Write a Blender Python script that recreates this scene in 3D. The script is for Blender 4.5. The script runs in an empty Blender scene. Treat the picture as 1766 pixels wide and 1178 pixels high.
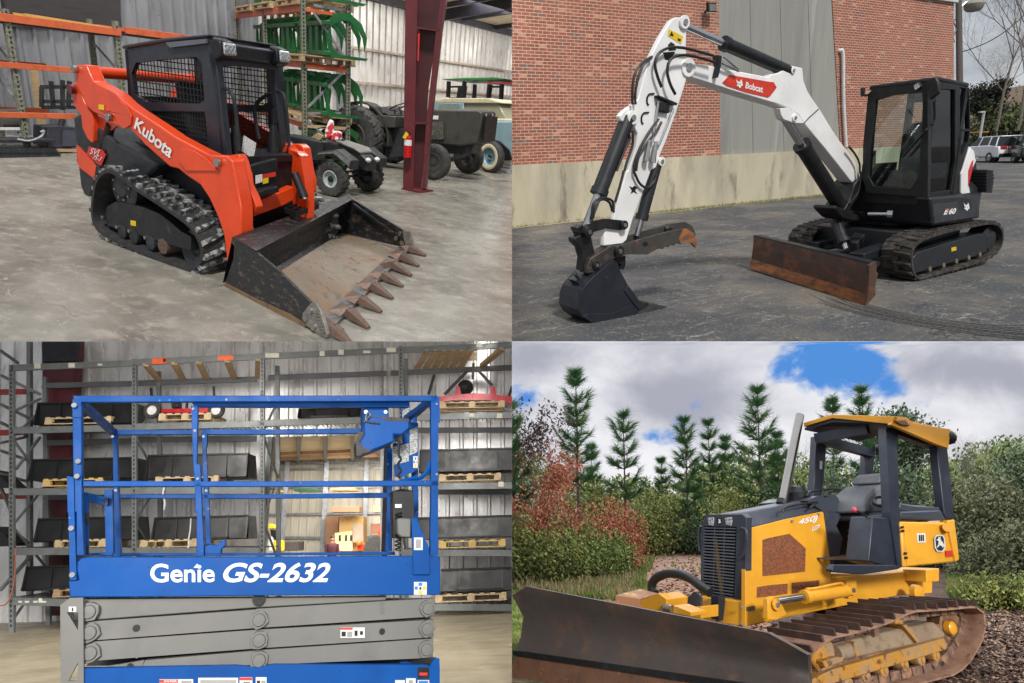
import bpy, bmesh, math, random
from mathutils import Vector as V, Matrix as M
R_ = math.radians
rnd = random.Random(7)
scn = bpy.context.scene
FPX = 1100.0
# four places, each with its own rigid frame: columns = local axes (x fwd of the machine, y left, z up) seen from the camera
FR = {'TL': (((0.8525941, 0.5125153, 0.1020359), (-0.2690901, 0.2631981, 0.9264541), (-0.4479663, 0.8173462, -0.362314)), (-4.106757, 0.995587, 6.491458)), 'TR': (((-0.864744, 0.5009067, -0.0361981), (-0.1727669, -0.2290299, 0.957965), (-0.4715607, -0.8346483, -0.2845923)), (5.658796, 1.170964, 9.694653)), 'BL': (((0.9497062, -0.3117897, -0.029075), (-0.0625941, -0.2799923, 0.9579595), (0.3068226, 0.9079601, 0.2854266)), (-1.596172, -2.774027, 3.83811)), 'BR': (((-0.896394, 0.4411163, -0.0435226), (0.084865, 0.2671634, 0.9599071), (-0.4350583, -0.8567614, 0.276919)), (3.520578, -3.786318, 7.343506))}
def camxf(q):
    R, t = FR[q]
    S = M(((1,0,0,0),(0,1,0,0),(0,0,-1,0),(0,0,0,1)))
    A = M(((R[0][0],R[0][1],R[0][2],t[0]),(R[1][0],R[1][1],R[1][2],t[1]),(R[2][0],R[2][1],R[2][2],t[2]),(0,0,0,1)))
    return S @ A
# ---- camera: level world = the asphalt yard
inv = camxf('TR').inverted()
fw = inv.to_3x3() @ V((0,0,-1)); yaw = math.atan2(fw.x, fw.y)
CAM = M.Rotation(yaw, 4, 'Z') @ M.Translation(-V((inv.translation.x, inv.translation.y, 0))) @ inv
cd = bpy.data.cameras.new('camera'); cam = bpy.data.objects.new('camera', cd); scn.collection.objects.link(cam)
cam.matrix_world = CAM; scn.camera = cam
cd.sensor_width = 36; cd.lens = FPX/1766*36; cd.clip_start = .1; cd.clip_end = 3000
GX = {q: CAM @ camxf(q) for q in FR}
# ---- world, sun, exposure
scn.view_settings.view_transform = 'Standard'; scn.view_settings.look = 'None'; scn.view_settings.exposure = EXPOSURE = 0.0
w = bpy.data.worlds.new("World"); scn.world = w; w.use_nodes = True
nt = w.node_tree; bg = nt.nodes['Background']
sky = nt.nodes.new('ShaderNodeTexSky'); sky.sky_type = 'NISHITA'; sky.sun_disc = False
sky.sun_elevation = R_(50); sky.sun_rotation = R_(200); sky.dust_density = 3
tc = nt.nodes.new('ShaderNodeTexCoord'); mp = nt.nodes.new('ShaderNodeMapping'); mp.inputs['Scale'].default_value = (1.6,1.6,7)
nz = nt.nodes.new('ShaderNodeTexNoise'); nz.inputs['Scale'].default_value = 2.2; nz.inputs['Detail'].default_value = 7; nz.inputs['Roughness'].default_value = .55
rp = nt.nodes.new('ShaderNodeValToRGB'); rp.color_ramp.elements[0].position = .36; rp.color_ramp.elements[0].color = (4.3,4.7,5.3,1)
rp.color_ramp.elements[1].position = .64; rp.color_ramp.elements[1].color = (7.6,7.9,8.3,1)
mx = nt.nodes.new('ShaderNodeMix'); mx.data_type = 'RGBA'; mx.inputs[0].default_value = .92
for a_, b_ in ((tc.outputs['Generated'], mp.inputs[0]), (mp.outputs[0], nz.inputs[0]), (nz.outputs[0], rp.inputs[0]), (sky.outputs[0], mx.inputs[6]), (rp.outputs[0], mx.inputs[7]), (mx.outputs[2], bg.inputs[0])):
    nt.links.new(a_, b_)
bg.inputs[1].default_value = .088
sl = bpy.data.lights.new('sun', 'SUN'); sl.energy = 3.3; sl.angle = R_(8); sl.color = (1,.96,.9)
so = bpy.data.objects.new('sun', sl); scn.collection.objects.link(so)
SUN_EL, SUN_AZ = 50, 163    # azimuth measured like the sky's sun_rotation (0 = +Y, clockwise)
sky.sun_elevation = R_(SUN_EL); sky.sun_rotation = R_(SUN_AZ)
sd = V((math.sin(R_(SUN_AZ))*math.cos(R_(SUN_EL)), math.cos(R_(SUN_AZ))*math.cos(R_(SUN_EL)), math.sin(R_(SUN_EL))))
so.rotation_euler = sd.to_track_quat('Z', 'Y').to_euler()

# ---- pixels of the photograph -> rays in a place's own frame
ZO = {'a':(0,0),'b':(441,0),'c':(0,294),'d':(441,294),'e':(883,0),'f':(1324,0),'g':(883,294),'h':(1324,294),'i':(0,589),'j':(441,589),'k':(0,883),'l':(441,883),'m':(883,589),'n':(1324,589),'o':(883,883),'p':(1324,883)}
def zz(c, *pts):
    o = ZO[c]; return [(o[0]+x/3.993, o[1]+y/3.993) for x, y in pts]
INVQ = {q: camxf(q).inverted() for q in FR}
def ray(q, p):
    m = INVQ[q]; return m.translation.copy(), m.to_3x3() @ V(((p[0]-883)/FPX, (589-p[1])/FPX, -1))
def on(q, p, ax, val):
    o, d = ray(q, p); return o + d*((val-o[ax])/d[ax])
class Pl:
    """a vertical (or any) plane of a place: origin, in-plane u and v, normal n"""
    def __init__(s, q, o, u, v=(0,0,1)):
        s.q = q; s.o = V(o); s.u = V(u).normalized(); s.v = V(v).normalized(); s.n = s.u.cross(s.v).normalized()
    def at(s, p, off=0):
        o, d = ray(s.q, p); return o + d*(((s.o-o).dot(s.n)+off)/d.dot(s.n))
    def pts(s, ps, off=0): return [s.at(p, off) for p in ps]
def yp(q, y): return Pl(q, (0,y,0), (1,0,0) if INVQ[q].translation.y<y else (-1,0,0))        # normal faces the camera
def xp(q, x): return Pl(q, (x,0,0), (0,1,0))        # normal = +x
def zp(q, z): return Pl(q, (0,0,z), (1,0,0), (0,1,0))
# ---- mesh builder
class MB:
    def __init__(s): s.v = []; s.f = []
    def add(s, vs, fs):
        b = len(s.v); s.v += [V(x) for x in vs]; s.f += [tuple(b+i for i in f) for f in fs]; return s
    def prism(s, poly, vec):
        n = len(poly); vec = V(vec); P = [V(p) for p in poly]
        return s.add(P+[p+vec for p in P], [tuple(range(n))[::-1], tuple(range(n,2*n))]+[(i,(i+1)%n,n+(i+1)%n,n+i) for i in range(n)])
    def plate(s, pl, ps, t, off=0):
        return s.prism(pl.pts(ps, off), pl.n*-t)
    def box(s, c, d):
        x,y,z = c; a,b,e = d[0]/2,d[1]/2,d[2]/2
        return s.prism([(x-a,y-b,z-e),(x+a,y-b,z-e),(x+a,y+b,z-e),(x-a,y+b,z-e)], (0,0,d[2]))
    def bb(s, a, b): return s.box([(a[i]+b[i])/2 for i in range(3)], [abs(a[i]-b[i]) for i in range(3)])
    def par(s, o, a, b, c):
        o,a,b,c = V(o),V(a),V(b),V(c); return s.prism([o,o+a,o+a+b,o+b], c)
    def beam(s, p, q, w, h, up=(0,0,1)):
        p,q = V(p),V(q); d=(q-p); k=d.cross(V(up))
        if k.length<1e-6: k=d.cross(V((1,0,0)))
        k.normalize(); u=k.cross(d).normalized()
        return s.prism([p-k*w/2-u*h/2,p+k*w/2-u*h/2,p+k*w/2+u*h/2,p-k*w/2+u*h/2], d)
    def tube(s, pts, r, n=8, caps=True):
        P=[V(p) for p in pts]; rr=r if isinstance(r,(list,tuple)) else [r]*len(P); b=len(s.v); ref=None
        for i,p in enumerate(P):
            d=(P[min(i+1,len(P)-1)]-P[max(i-1,0)]).normalized()
            if ref is None:
                ref=d.cross(V((0,0,1)));
                if ref.length<1e-3: ref=d.cross(V((1,0,0)))
            ref=(ref-d*ref.dot(d)).normalized(); k=d.cross(ref)
            for j in range(n):
                a=2*math.pi*j/n; s.v.append(p+(ref*math.cos(a)+k*math.sin(a))*rr[i])
        for i in range(len(P)-1):
            for j in range(n):
                s.f.append((b+i*n+j,b+i*n+(j+1)%n,b+(i+1)*n+(j+1)%n,b+(i+1)*n+j))
        if caps:
            s.f.append(tuple(b+j for j in range(n))[::-1]); s.f.append(tuple(b+(len(P)-1)*n+j for j in range(n)))
        return s
    def cyl(s, p, q, r, n=16): return s.tube([p,q], r, n)
    def sph(s, c, r, n=10, m=6):
        c=V(c); r=r if isinstance(r,(list,tuple)) else (r,r,r)
        vs=[];fs=[]
        for i in range(m+1):
            t=math.pi*i/m
            for j in range(n):
                a=2*math.pi*j/n; vs.append(c+V((r[0]*math.sin(t)*math.cos(a),r[1]*math.sin(t)*math.sin(a),r[2]*math.cos(t))))
        for i in range(m):
            for j in range(n): fs.append((i*n+j,i*n+(j+1)%n,(i+1)*n+(j+1)%n,(i+1)*n+j))
        return s.add(vs,fs)
    def holes(s, pl, outer, holes, t, off=0, world=False):
        """flat plate with openings; outlines in pixels on plane pl"""
        bm=bmesh.new(); es=[]
        for loop in [outer]+list(holes):
            P=[V(p) for p in loop] if world else pl.pts(loop, off)
            vs=[bm.verts.new(p) for p in P]
            es+=[bm.edges.new((vs[i],vs[(i+1)%len(vs)])) for i in range(len(vs))]
        r=bmesh.ops.triangle_fill(bm, edges=es, use_beauty=True, normal=pl.n)
        ex=bmesh.ops.extrude_face_region(bm, geom=list(bm.faces))
        bmesh.ops.translate(bm, vec=pl.n*-t, verts=[g for g in ex['geom'] if isinstance(g,bmesh.types.BMVert)])
        bm.verts.index_update()
        s.add([v.co.copy() for v in bm.verts],[tuple(v.index for v in f.verts) for f in bm.faces]); bm.free(); return s
    def grid(s, pl, poly, du, dv, r, off=0, phase=0):
        """wire mesh clipped to an opening"""
        P=pl.pts(poly, off); UV=[((p-pl.o).dot(pl.u),(p-pl.o).dot(pl.v)) for p in P]; base=pl.o+pl.n*off
        for ax,st in ((0,du),(1,dv)):
            lo=min(q[ax] for q in UV); hi=max(q[ax] for q in UV); k=lo+st*.5
            while k<hi:
                xs=[]
                for i in range(len(UV)):
                    a=UV[i]; b=UV[(i+1)%len(UV)]
                    if (a[ax]-k)*(b[ax]-k)<0:
                        t=(k-a[ax])/(b[ax]-a[ax]); xs.append(a[1-ax]+t*(b[1-ax]-a[1-ax]))
                xs.sort()
                for i in range(0,len(xs)-1,2):
                    c=[0,0]; d=[0,0]; c[ax]=d[ax]=k; c[1-ax]=xs[i]; d[1-ax]=xs[i+1]
                    s.tube([base+pl.u*c[0]+pl.v*c[1], base+pl.u*d[0]+pl.v*d[1]], r, 4)
                k+=st
        return s
    def ring(s, c, ax, ro, ri, w, n=24):
        """annulus of width w along axis ax"""
        c=V(c); ax=V(ax).normalized(); a=ax.orthogonal().normalized(); b=ax.cross(a); vs=[]; fs=[]
        for i in range(n):
            t=2*math.pi*i/n; d=a*math.cos(t)+b*math.sin(t)
            vs+=[c+d*ro-ax*w/2,c+d*ro+ax*w/2,c+d*ri+ax*w/2,c+d*ri-ax*w/2]
        for i in range(n):
            for k in range(4): fs.append((i*4+k,i*4+(k+1)%4,((i+1)%n)*4+(k+1)%4,((i+1)%n)*4+k))
        return s.add(vs,fs)
    def lathe(s, c, ax, prof, n=24):
        """profile [(along axis, radius)]"""
        c=V(c); ax=V(ax).normalized()
        return s.tube([c+ax*p[0] for p in prof],[max(p[1],1e-4) for p in prof],n) if all(prof[i][0]<prof[i+1][0] for i in range(len(prof)-1)) else s._lathe(c,ax,prof,n)
    def _lathe(s,c,ax,prof,n=24):
        c=V(c); ax=V(ax).normalized()
        a=ax.orthogonal().normalized(); b=ax.cross(a); vs=[]; fs=[]; m=len(prof)
        for i in range(n):
            t=2*math.pi*i/n; d=a*math.cos(t)+b*math.sin(t)
            vs+=[c+ax*h+d*max(r,1e-4) for h,r in prof]
        for i in range(n):
            for k in range(m-1): fs.append((i*m+k,i*m+k+1,((i+1)%n)*m+k+1,((i+1)%n)*m+k))
        return s.add(vs,fs)
def finish():
    """trim whatever crosses the dividing planes between the four places"""
    bpy.context.view_layer.update()
    CI=CAM.inverted(); gone=[]
    for o in list(scn.objects):
        if o.type!='MESH': continue
        q=root(o).get('_q')
        if not q: continue
        L=CI@o.matrix_world; bb=[L@V(c) for c in o.bound_box]
        for ax,sg in ((0,1 if q in('TR','BR') else -1),(1,1 if q in('TL','TR') else -1)):
            if min(c[ax]*sg for c in bb)>=0: continue
            if max(c[ax]*sg for c in bb)<=0:
                gone.append(o); break
            if o.data.users>1: o.data=o.data.copy()
            bm=bmesh.new(); bm.from_mesh(o.data); n=V(L.to_3x3()[ax])*sg; co=L.inverted().translation
            bmesh.ops.bisect_plane(bm, geom=list(bm.verts)+list(bm.edges)+list(bm.faces), dist=1e-6, plane_co=co+n.normalized()*.0, plane_no=n, clear_inner=True)
            bm.to_mesh(o.data); bm.free()
            if len(o.data.polygons)==0: gone.append(o); break
    dead=set()
    def kill(o):
        for c in o.children: kill(c)
        dead.add(o)
    for o in gone: kill(o)
    for o in dead: bpy.data.objects.remove(o)
    for o in list(scn.objects):
        for k in ('_q','_b','_c'):
            if k in o: del o[k]
NAMES={}
def link(o):
    scn.collection.objects.link(o); return o
def tag(o, label=None, cat=None, group=None, kind=None):
    if label: o['label']=label
    if cat: o['category']=cat
    if group: o['group']=group
    if kind: o['kind']=kind
    return o
def thing(q, name, base, label, cat, group=None, rz=None):
    o=link(bpy.data.objects.new(name,None)); o.empty_display_size=.2
    T=M.Translation(V(base))
    if rz is not None: T=T@M.Rotation(rz,4,'Z')
    o.matrix_world=GX[q]@T; o['_q']=q; o['_b']=tuple(base) if rz is None else (0,0,0); tag(o,label,cat,group); return o
def root(o):
    while o.parent: o=o.parent
    return o
SPLIT={'hoses','front_post','hinge','bolts','pivot_pin','hole','post','end_rail','rear_post','steel_pipes','frame','timber','travel_levers','track_rollers','terminal','hitch_bar','gate_rail','pillars','rear_frame','hand_rail','stand'}
def pieces(mb):
    n=len(mb.v); up=list(range(n))
    def fd(i):
        while up[i]!=i: up[i]=up[up[i]]; i=up[i]
        return i
    for f in mb.f:
        a=fd(f[0])
        for i in f[1:]: up[fd(i)]=a
    g={}
    for f in mb.f: g.setdefault(fd(f[0]),[]).append(f)
    out=[]
    for fs in g.values():
        ids=sorted({i for f in fs for i in f}); mp={i:k for k,i in enumerate(ids)}; m=MB(); m.v=[mb.v[i] for i in ids]; m.f=[tuple(mp[i] for i in f) for f in fs]; out.append(m)
    return out
def part(name, mb, mat, par, smooth=.6, **k):
    if name in SPLIT and par is not None:
        ps=pieces(mb)
        if 1<len(ps)<=40: return [part1(name,m,mat,par,smooth,**k) for m in ps][0]
    return part1(name,mb,mat,par,smooth,**k)
def part1(name, mb, mat, par, smooth=.6, bevel=0, label=None, clip=True, q=None, kind=None):
    """one mesh object; par = thing / part, or None with q for a top-level mesh"""
    me=bpy.data.meshes.new(name)
    if par is not None: r=root(par); q=r['_q']; b=V(r['_b'])
    me.from_pydata([tuple(v) for v in mb.v],[],mb.f)
    if par is None:
        n=max(1,len(me.vertices)); b=V((sum(v.co.x for v in me.vertices)/n,sum(v.co.y for v in me.vertices)/n,min([v.co.z for v in me.vertices] or [0])))
    me.transform(M.Translation(-b))
    if smooth is not False or True:
        bm=bmesh.new(); bm.from_mesh(me)
        if len(me.polygons)<60000: bmesh.ops.recalc_face_normals(bm, faces=list(bm.faces))
        bm.to_mesh(me); bm.free()
    if smooth:
        me.polygons.foreach_set('use_smooth',[True]*len(me.polygons)); me.set_sharp_from_angle(angle=smooth)
    o=link(bpy.data.objects.new(name,me)); me.materials.append(mat)
    if par is not None: o.parent=par
    else: o.matrix_world=GX[q]@M.Translation(b); o['_q']=q; o['_b']=tuple(b)
    if bevel:
        m=o.modifiers.new('bevel','BEVEL'); m.width=bevel; m.segments=2; m.limit_method='ANGLE'; m.angle_limit=R_(40); m.harden_normals=False
    if label: o['label']=label
    if kind: o['kind']=kind
    return o
def single(q, name, mb, mat, label, cat, group=None, **k):
    return tag(part(name,mb,mat,None,q=q,**k),label,cat,group)
def pattern(o, mb, mat):
    """surface pattern (punched holes) kept inside its part's own mesh"""
    b=V(root(o)['_b']); me=o.data; me.materials.append(mat); bm=bmesh.new(); bm.from_mesh(me); vs=[bm.verts.new(v-b) for v in mb.v]
    for f in mb.f: bm.faces.new([vs[i] for i in f]).material_index=len(me.materials)-1
    bm.to_mesh(me); bm.free()
def struct(q, name, mb, mat, **k):
    return tag(part(name,mb,mat,None,q=q,**k),kind='structure')
def dup(o, q, base, label=None, rz=0, scale=1, par=None):
    """copy of a thing with its parts, set on another spot of the same place"""
    c=o.copy(); link(c)
    if par is None:
        c.matrix_world=GX[q]@M.Translation(V(base))@M.Rotation(rz,4,'Z')@M.Scale(scale,4)
        if label: c['label']=label
    else: c.parent=par
    for ch in list(o.children): dup(ch,q,None,par=c)
    return c
# ---- lettering: flat vinyl letters on a surface, fitted to four corners (bl, br, tr, tl)
def text(par, body, q4, mat, shear=0, bold=0, name='lettering', gap=1.0, label=None, font_fix=None):
    cu=bpy.data.curves.new('t','FONT'); cu.body=body; cu.shear=shear; cu.offset=bold; cu.space_character=gap; cu.resolution_u=8
    ob=bpy.data.objects.new('t',cu); link(ob)
    dg=bpy.context.evaluated_depsgraph_get(); me=bpy.data.meshes.new_from_object(ob.evaluated_get(dg)); bpy.data.objects.remove(ob); bpy.data.curves.remove(cu)
    xs=[v.co.x for v in me.vertices]; ys=[v.co.y for v in me.vertices]; x0,x1,y0,y1=min(xs),max(xs),min(ys),max(ys)
    bl,br,tr,tl=[V(p) for p in q4]; mb=MB()
    for v in me.vertices:
        a=(v.co.x-x0)/(x1-x0); b=(v.co.y-y0)/(y1-y0)
        mb.v.append((bl*(1-a)+br*a)*(1-b)+(tl*(1-a)+tr*a)*b)
    mb.f=[tuple(p.vertices) for p in me.polygons]; bpy.data.meshes.remove(me)
    return part(name,mb,mat,par,smooth=False,label=label)
# ---- materials
MATS={}
def azp(q, base, az):
    return Pl(q, base, (math.cos(R_(az)),math.sin(R_(az)),0))
def mt(name, c, r=.5, m=0, c2=None, s=6, lo=.5, hi=.7, amt=1, bump=0, bs=60, c3=None, s3=25, lo3=.6, hi3=.7, st=(1,1,1), rv=.12, spec=.5, tr=0, coat=0, dt=6, emit=None):
    if name in MATS: return MATS[name]
    mm=bpy.data.materials.new(name); mm.use_nodes=True; N=mm.node_tree; n=N.nodes; L=N.links; b=n['Principled BSDF']; MATS[name]=mm
    tc=n.new('ShaderNodeTexCoord'); mp=n.new('ShaderNodeMapping'); mp.inputs['Scale'].default_value=st; L.new(tc.outputs['Object'],mp.inputs[0])
    def noise(sc,dt=dt,ro=.6):
        k=n.new('ShaderNodeTexNoise'); k.inputs['Scale'].default_value=sc; k.inputs['Detail'].default_value=dt; k.inputs['Roughness'].default_value=ro; L.new(mp.outputs[0],k.inputs[0]); return k.outputs[0]
    def rng(v,a,z,o0=0,o1=1):
        k=n.new('ShaderNodeMapRange'); k.inputs[1].default_value=a; k.inputs[2].default_value=z; k.inputs[3].default_value=o0; k.inputs[4].default_value=o1; L.new(v,k.inputs[0]); return k.outputs[0]
    def mix(f,a,z):
        k=n.new('ShaderNodeMix'); k.data_type='RGBA'; L.new(f,k.inputs[0])
        for i,x in ((6,a),(7,z)):
            if isinstance(x,tuple): k.inputs[i].default_value=(*x,1)
            else: L.new(x,k.inputs[i])
        return k.outputs[2]
    # small tone variation everywhere
    g=tuple(x*.82 for x in c); col=mix(rng(noise(s*.45),.3,.7),g,tuple(min(1,x*1.08) for x in c))
    if c2: col=mix(rng(noise(s),lo,hi,0,amt),col,c2)
    if c3: col=mix(rng(noise(s3),lo3,hi3,0,1),col,c3)
    L.new(col,b.inputs['Base Color']); L.new(rng(noise(s*1.7),.3,.7,max(0,r-rv),min(1,r+rv)),b.inputs['Roughness'])
    b.inputs['Metallic'].default_value=m; b.inputs['Specular IOR Level'].default_value=spec
    if tr: b.inputs['Transmission Weight'].default_value=tr
    if coat: b.inputs['Coat Weight'].default_value=coat; b.inputs['Coat Roughness'].default_value=.15
    if emit: b.inputs['Emission Color'].default_value=(*emit[:3],1); b.inputs['Emission Strength'].default_value=emit[3]
    if bump:
        k=n.new('ShaderNodeBump'); k.inputs['Strength'].default_value=bump; k.inputs['Distance'].default_value=.02; L.new(noise(bs,4),k.inputs['Height']); L.new(k.outputs[0],b.inputs['Normal'])
    return mm
def glass(name, c, alpha=.35, r=.04):
    if name in MATS: return MATS[name]
    mm=bpy.data.materials.new(name); mm.use_nodes=True; N=mm.node_tree; n=N.nodes; L=N.links; MATS[name]=mm; n.remove(n['Principled BSDF'])
    t=n.new('ShaderNodeBsdfTransparent'); t.inputs[0].default_value=(*c,1); g=n.new('ShaderNodeBsdfGlossy'); g.inputs['Roughness'].default_value=r
    f=n.new('ShaderNodeFresnel'); f.inputs[0].default_value=1.5; a=n.new('ShaderNodeMath'); a.operation='ADD'; a.inputs[1].default_value=alpha; L.new(f.outputs[0],a.inputs[0])
    k=n.new('ShaderNodeMixShader'); L.new(a.outputs[0],k.inputs[0]); L.new(t.outputs[0],k.inputs[1]); L.new(g.outputs[0],k.inputs[2]); L.new(k.outputs[0],n['Material Output'].inputs[0]); return mm
def C(r,g,b):
    f=lambda x:(x/255/12.92 if x<=10 else ((x/255+.055)/1.055)**2.4); return (f(r),f(g),f(b))
white_l=mt('white_lettering',(.8,.8,.8),.4); blackm=mt('black_paint',(.011,.012,.014),.45,c2=(.034,.034,.034),s=9,amt=.5,spec=.35)
dark=mt('dark_grey_paint',(.02,.022,.026),.42,c2=(.045,.045,.045),s=7,amt=.5,spec=.4); rubber=mt('rubber',(.022,.022,.024),.75,c2=(.06,.058,.055),s=14,amt=.6,bump=.4)
steel=mt('bright_steel',(.55,.56,.58),.22,1,rv=.06); hosem=mt('hose_rubber',(.012,.012,.013),.5); zinc=mt('zinc_bolt',(.45,.45,.44),.4,1)
yellow_d=mt('yellow_decal',(.75,.52,.01),.5); white_d=mt('white_decal',(.75,.75,.74),.5,c2=(.35,.35,.35),s=90,lo=.55,hi=.6); red_d=mt('red_decal',(.6,.03,.02),.5)
wood=mt('pallet_wood',(.42,.29,.16),.75,c2=(.22,.14,.08),s=9,amt=.7,st=(1,1,5)); woodl=mt('pale_pallet_wood',(.58,.44,.26),.75,c2=(.35,.24,.13),s=9,amt=.6)
def cap(mb, p, ax, r, t, n=14):
    p=V(p); return mb.cyl(p, p+V(ax)*t, r, n)
# one crawler belt: closed side outline (x,z), from y0 to y1
def resample(P, step):
    P=[V(p) for p in P]; n=len(P); out=[]; acc=0; L=sum((P[(i+1)%n]-P[i]).length for i in range(n)); k=max(8,round(L/step)); st=L/k; pos=0; need=0
    for i in range(n):
        a=P[i]; b=P[(i+1)%n]; l=(b-a).length
        while need<=pos+l+1e-9 and len(out)<k:
            out.append(a+(b-a)*((need-pos)/max(l,1e-9))); need+=st
        pos+=l
    return out
def smoothloop(P, it=2):
    for _ in range(it):
        Q=[]; n=len(P)
        for i in range(n):
            a=P[i]; b=P[(i+1)%n]; Q+=[a*.75+b*.25,a*.25+b*.75]
        P=Q
    return P
def belt(path2, y0, y1, th, step=.03):
    """path2: outer surface outline as 3D points in the side plane; returns belt mesh and sample frames"""
    P=resample(smoothloop([V(p) for p in path2],2), step); n=len(P); c=sum(P,V())/n; fr=[]
    for i in range(n):
        t=(P[(i+1)%n]-P[i-1]).normalized(); nn=V((-t.z,0,t.x))
        if nn.dot(P[i]-c)<0: nn=-nn
        fr.append((P[i],t,nn))
    mb=MB(); vs=[]; fs=[]
    for p,t,nn in fr:
        for y,o in ((y0,0),(y1,0),(y1,-th),(y0,-th)):
            vs.append(V((p.x,y,p.z))+nn*o)
    for i in range(n):
        for k in range(4): fs.append((i*4+k,i*4+(k+1)%4,((i+1)%n)*4+(k+1)%4,((i+1)%n)*4+k))
    return mb.add(vs,fs), fr
def lug(mb, p, t, nn, y0, y1, w, h, skew=0):
    """one tread bar across the belt"""
    a=V((p.x,y0,p.z))-nn*.004; b=V((p.x,y1,p.z))-nn*.004; s=t*skew
    mb.add([a-t*w/2-s,a+t*w/2-s,b+t*w/2+s,b-t*w/2+s,a-t*w*.32-s+nn*h,a+t*w*.32-s+nn*h,b+t*w*.32+s+nn*h,b-t*w*.32+s+nn*h],
           [(0,1,2,3),(4,5,6,7),(0,1,5,4),(1,2,6,5),(2,3,7,6),(3,0,4,7)])
def cylinder_ram(par, a, b, r, frac, body_m, rod_m, name='hydraulic_cylinder'):
    a,b=V(a),V(b); m=a+(b-a)*frac; mb=MB(); mb.cyl(a,m,r,14); d=(b-a).normalized(); mb.cyl(m-d*.05,m+d*.015,r*1.15,14)
    o=part(name,mb,body_m,par); part('rod',MB().cyl(m,b,r*.55,12),rod_m,o); return o
def hose(mb, pts, r=.014, n=6, sub=5):
    P=[V(p) for p in pts]; out=[]
    for i in range(len(P)-1):
        p0=P[max(i-1,0)];p1=P[i];p2=P[i+1];p3=P[min(i+2,len(P)-1)]
        for k in range(sub):
            t=k/sub; out.append(.5*((2*p1)+(p2-p0)*t+(2*p0-5*p1+4*p2-p3)*t*t+(3*p1-p0-3*p2+p3)*t**3))
    out.append(P[-1]); return mb.tube(out,r,n)
# =====================================================================  TOP LEFT: red track loader in a machinery shed
Q='TL'
red=mt('orange_red_paint',C(224,70,22),.38,c2=C(204,58,20),s=5,amt=.6,c3=C(120,40,26),s3=30,lo3=.66,hi3=.74,coat=.3)
cabp=mt('cab_slate_paint',C(40,43,52),.4,c2=C(56,58,66),s=6,amt=.5)
buckm=mt('worn_black_bucket_paint',C(30,31,34),.42,c2=C(96,94,90),s=14,lo=.56,hi=.68,amt=.7,c3=C(110,88,66),s3=5,lo3=.6,hi3=.8,bump=.25,st=(1,1,2.5))
buckin=mt('scraped_bucket_floor',C(140,129,114),.42,.15,c2=C(148,112,86),s=4,lo=.45,hi=.7,amt=.8,c3=C(84,78,74),s3=9,lo3=.56,hi3=.7,bump=.3)
rusty=mt('rusty_tooth_steel',C(104,88,78),.5,.3,c2=C(118,82,64),s=14,c3=C(60,50,48),s3=30,bump=.3)
conc=mt('shed_floor_concrete',C(142,138,129),.27,c2=C(98,94,87),s=.9,lo=.42,hi=.66,amt=.85,c3=C(160,155,145),s3=4.5,lo3=.5,hi3=.72,bump=.12,bs=30,rv=.16,dt=9,st=(1,1.6,1))
# floor: slab cut where the place ends
mb=MB(); A=[on(Q,p,2,0) for p in ((-40,589),(883,589))]
fl=[A[0],A[1],V((9,3.5,0)),V((9,34,0)),V((-9.3,34,0)),V((-9.3,-3,0)),V((1,-6,0))]
a,b=A
mb.prism([a,b,b+V((0,40,0)),V((-9.3,40,0)),V((-9.3,a.y-6,0))],(0,0,-.02))
struct(Q,'floor',mb,conc,smooth=0)
wallm=mt('ribbed_white_steel',C(222,220,218),.35,.25,c2=C(165,160,156),s=3,amt=.6,c3=C(128,120,114),s3=4,lo3=.62,hi3=.8,st=(1,1,.35))
wallg=mt('ribbed_grey_steel',C(160,162,168),.35,.4,c2=C(112,110,112),s=2.5,amt=.8,c3=C(92,88,88),s3=4,lo3=.6,hi3=.8,st=(1,1,.3))
def ribbed(mb, o, u, n, L, z0, z1, pitch=.3, d=.03, rw=.05, z1b=None, upf=None):
    """standing rib sheet; z1b lets the eave slope"""
    o,u,n=V(o),V(u).normalized(),V(n).normalized(); prof=[]; s=0; z1b=z1 if z1b is None else z1b
    while s<L:
        prof+=[(s,0),(s+pitch-rw*2,0),(s+pitch-rw*1.5,d),(s+pitch-rw*.5,d)]; s+=pitch
    vs=[];fs=[]
    for i,(a,h) in enumerate(prof):
        t=a/L; up=upf(o+u*a) if upf else V((0,0,1)); vs+=[o+u*a+n*h+up*z0,o+u*a+n*h+up*(z1+(z1b-z1)*t)]
    for i in range(len(prof)-1): fs.append((2*i,2*i+2,2*i+3,2*i+1))
    # a backing sheet gives the wall its depth
    k=len(vs); vs+=[o-n*.08+V((0,0,z0)),o+u*L-n*.08+V((0,0,z0)),o+u*L-n*.08+V((0,0,z1b)),o-n*.08+V((0,0,z1))]; fs.append((k,k+1,k+2,k+3))
    return mb.add(vs,fs)
WX=-9.0
wall=thing(Q,'shed_wall',(WX,0,0),'long ribbed white steel wall of the shed behind the pallet racks and the old tractor','wall')
part('sheeting',ribbed(MB(),(WX,9.2,0),(0,1,0),(1,0,0),24,0,4.1,pitch=.3,d=.045),wallm,wall,smooth=0)
part('lower_sheeting',ribbed(MB(),(WX,-4,0),(0,1,0),(1,0,0),13.2,0,6,pitch=.3,d=.045),wallg,wall,smooth=0)
girtm=mt('girt_steel',C(176,164,146),.5,c2=C(130,118,100),s=4); colg=mt('galvanised_steel',C(150,152,156),.38,.4,c2=C(110,112,116),s=6)
mb=MB()
for z in (1.62,2.62):
    mb.beam((WX+.12,9.4,z),(WX+.12,33,z+.1),.12,.07)
part('girt',mb,girtm,wall)
for y in (3.1,8.3):
    part('wall_column',MB().bb((WX+.04,y-.07,0),(WX+.2,y+.07,6 if y<8 else 5)),colg,wall)
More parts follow.
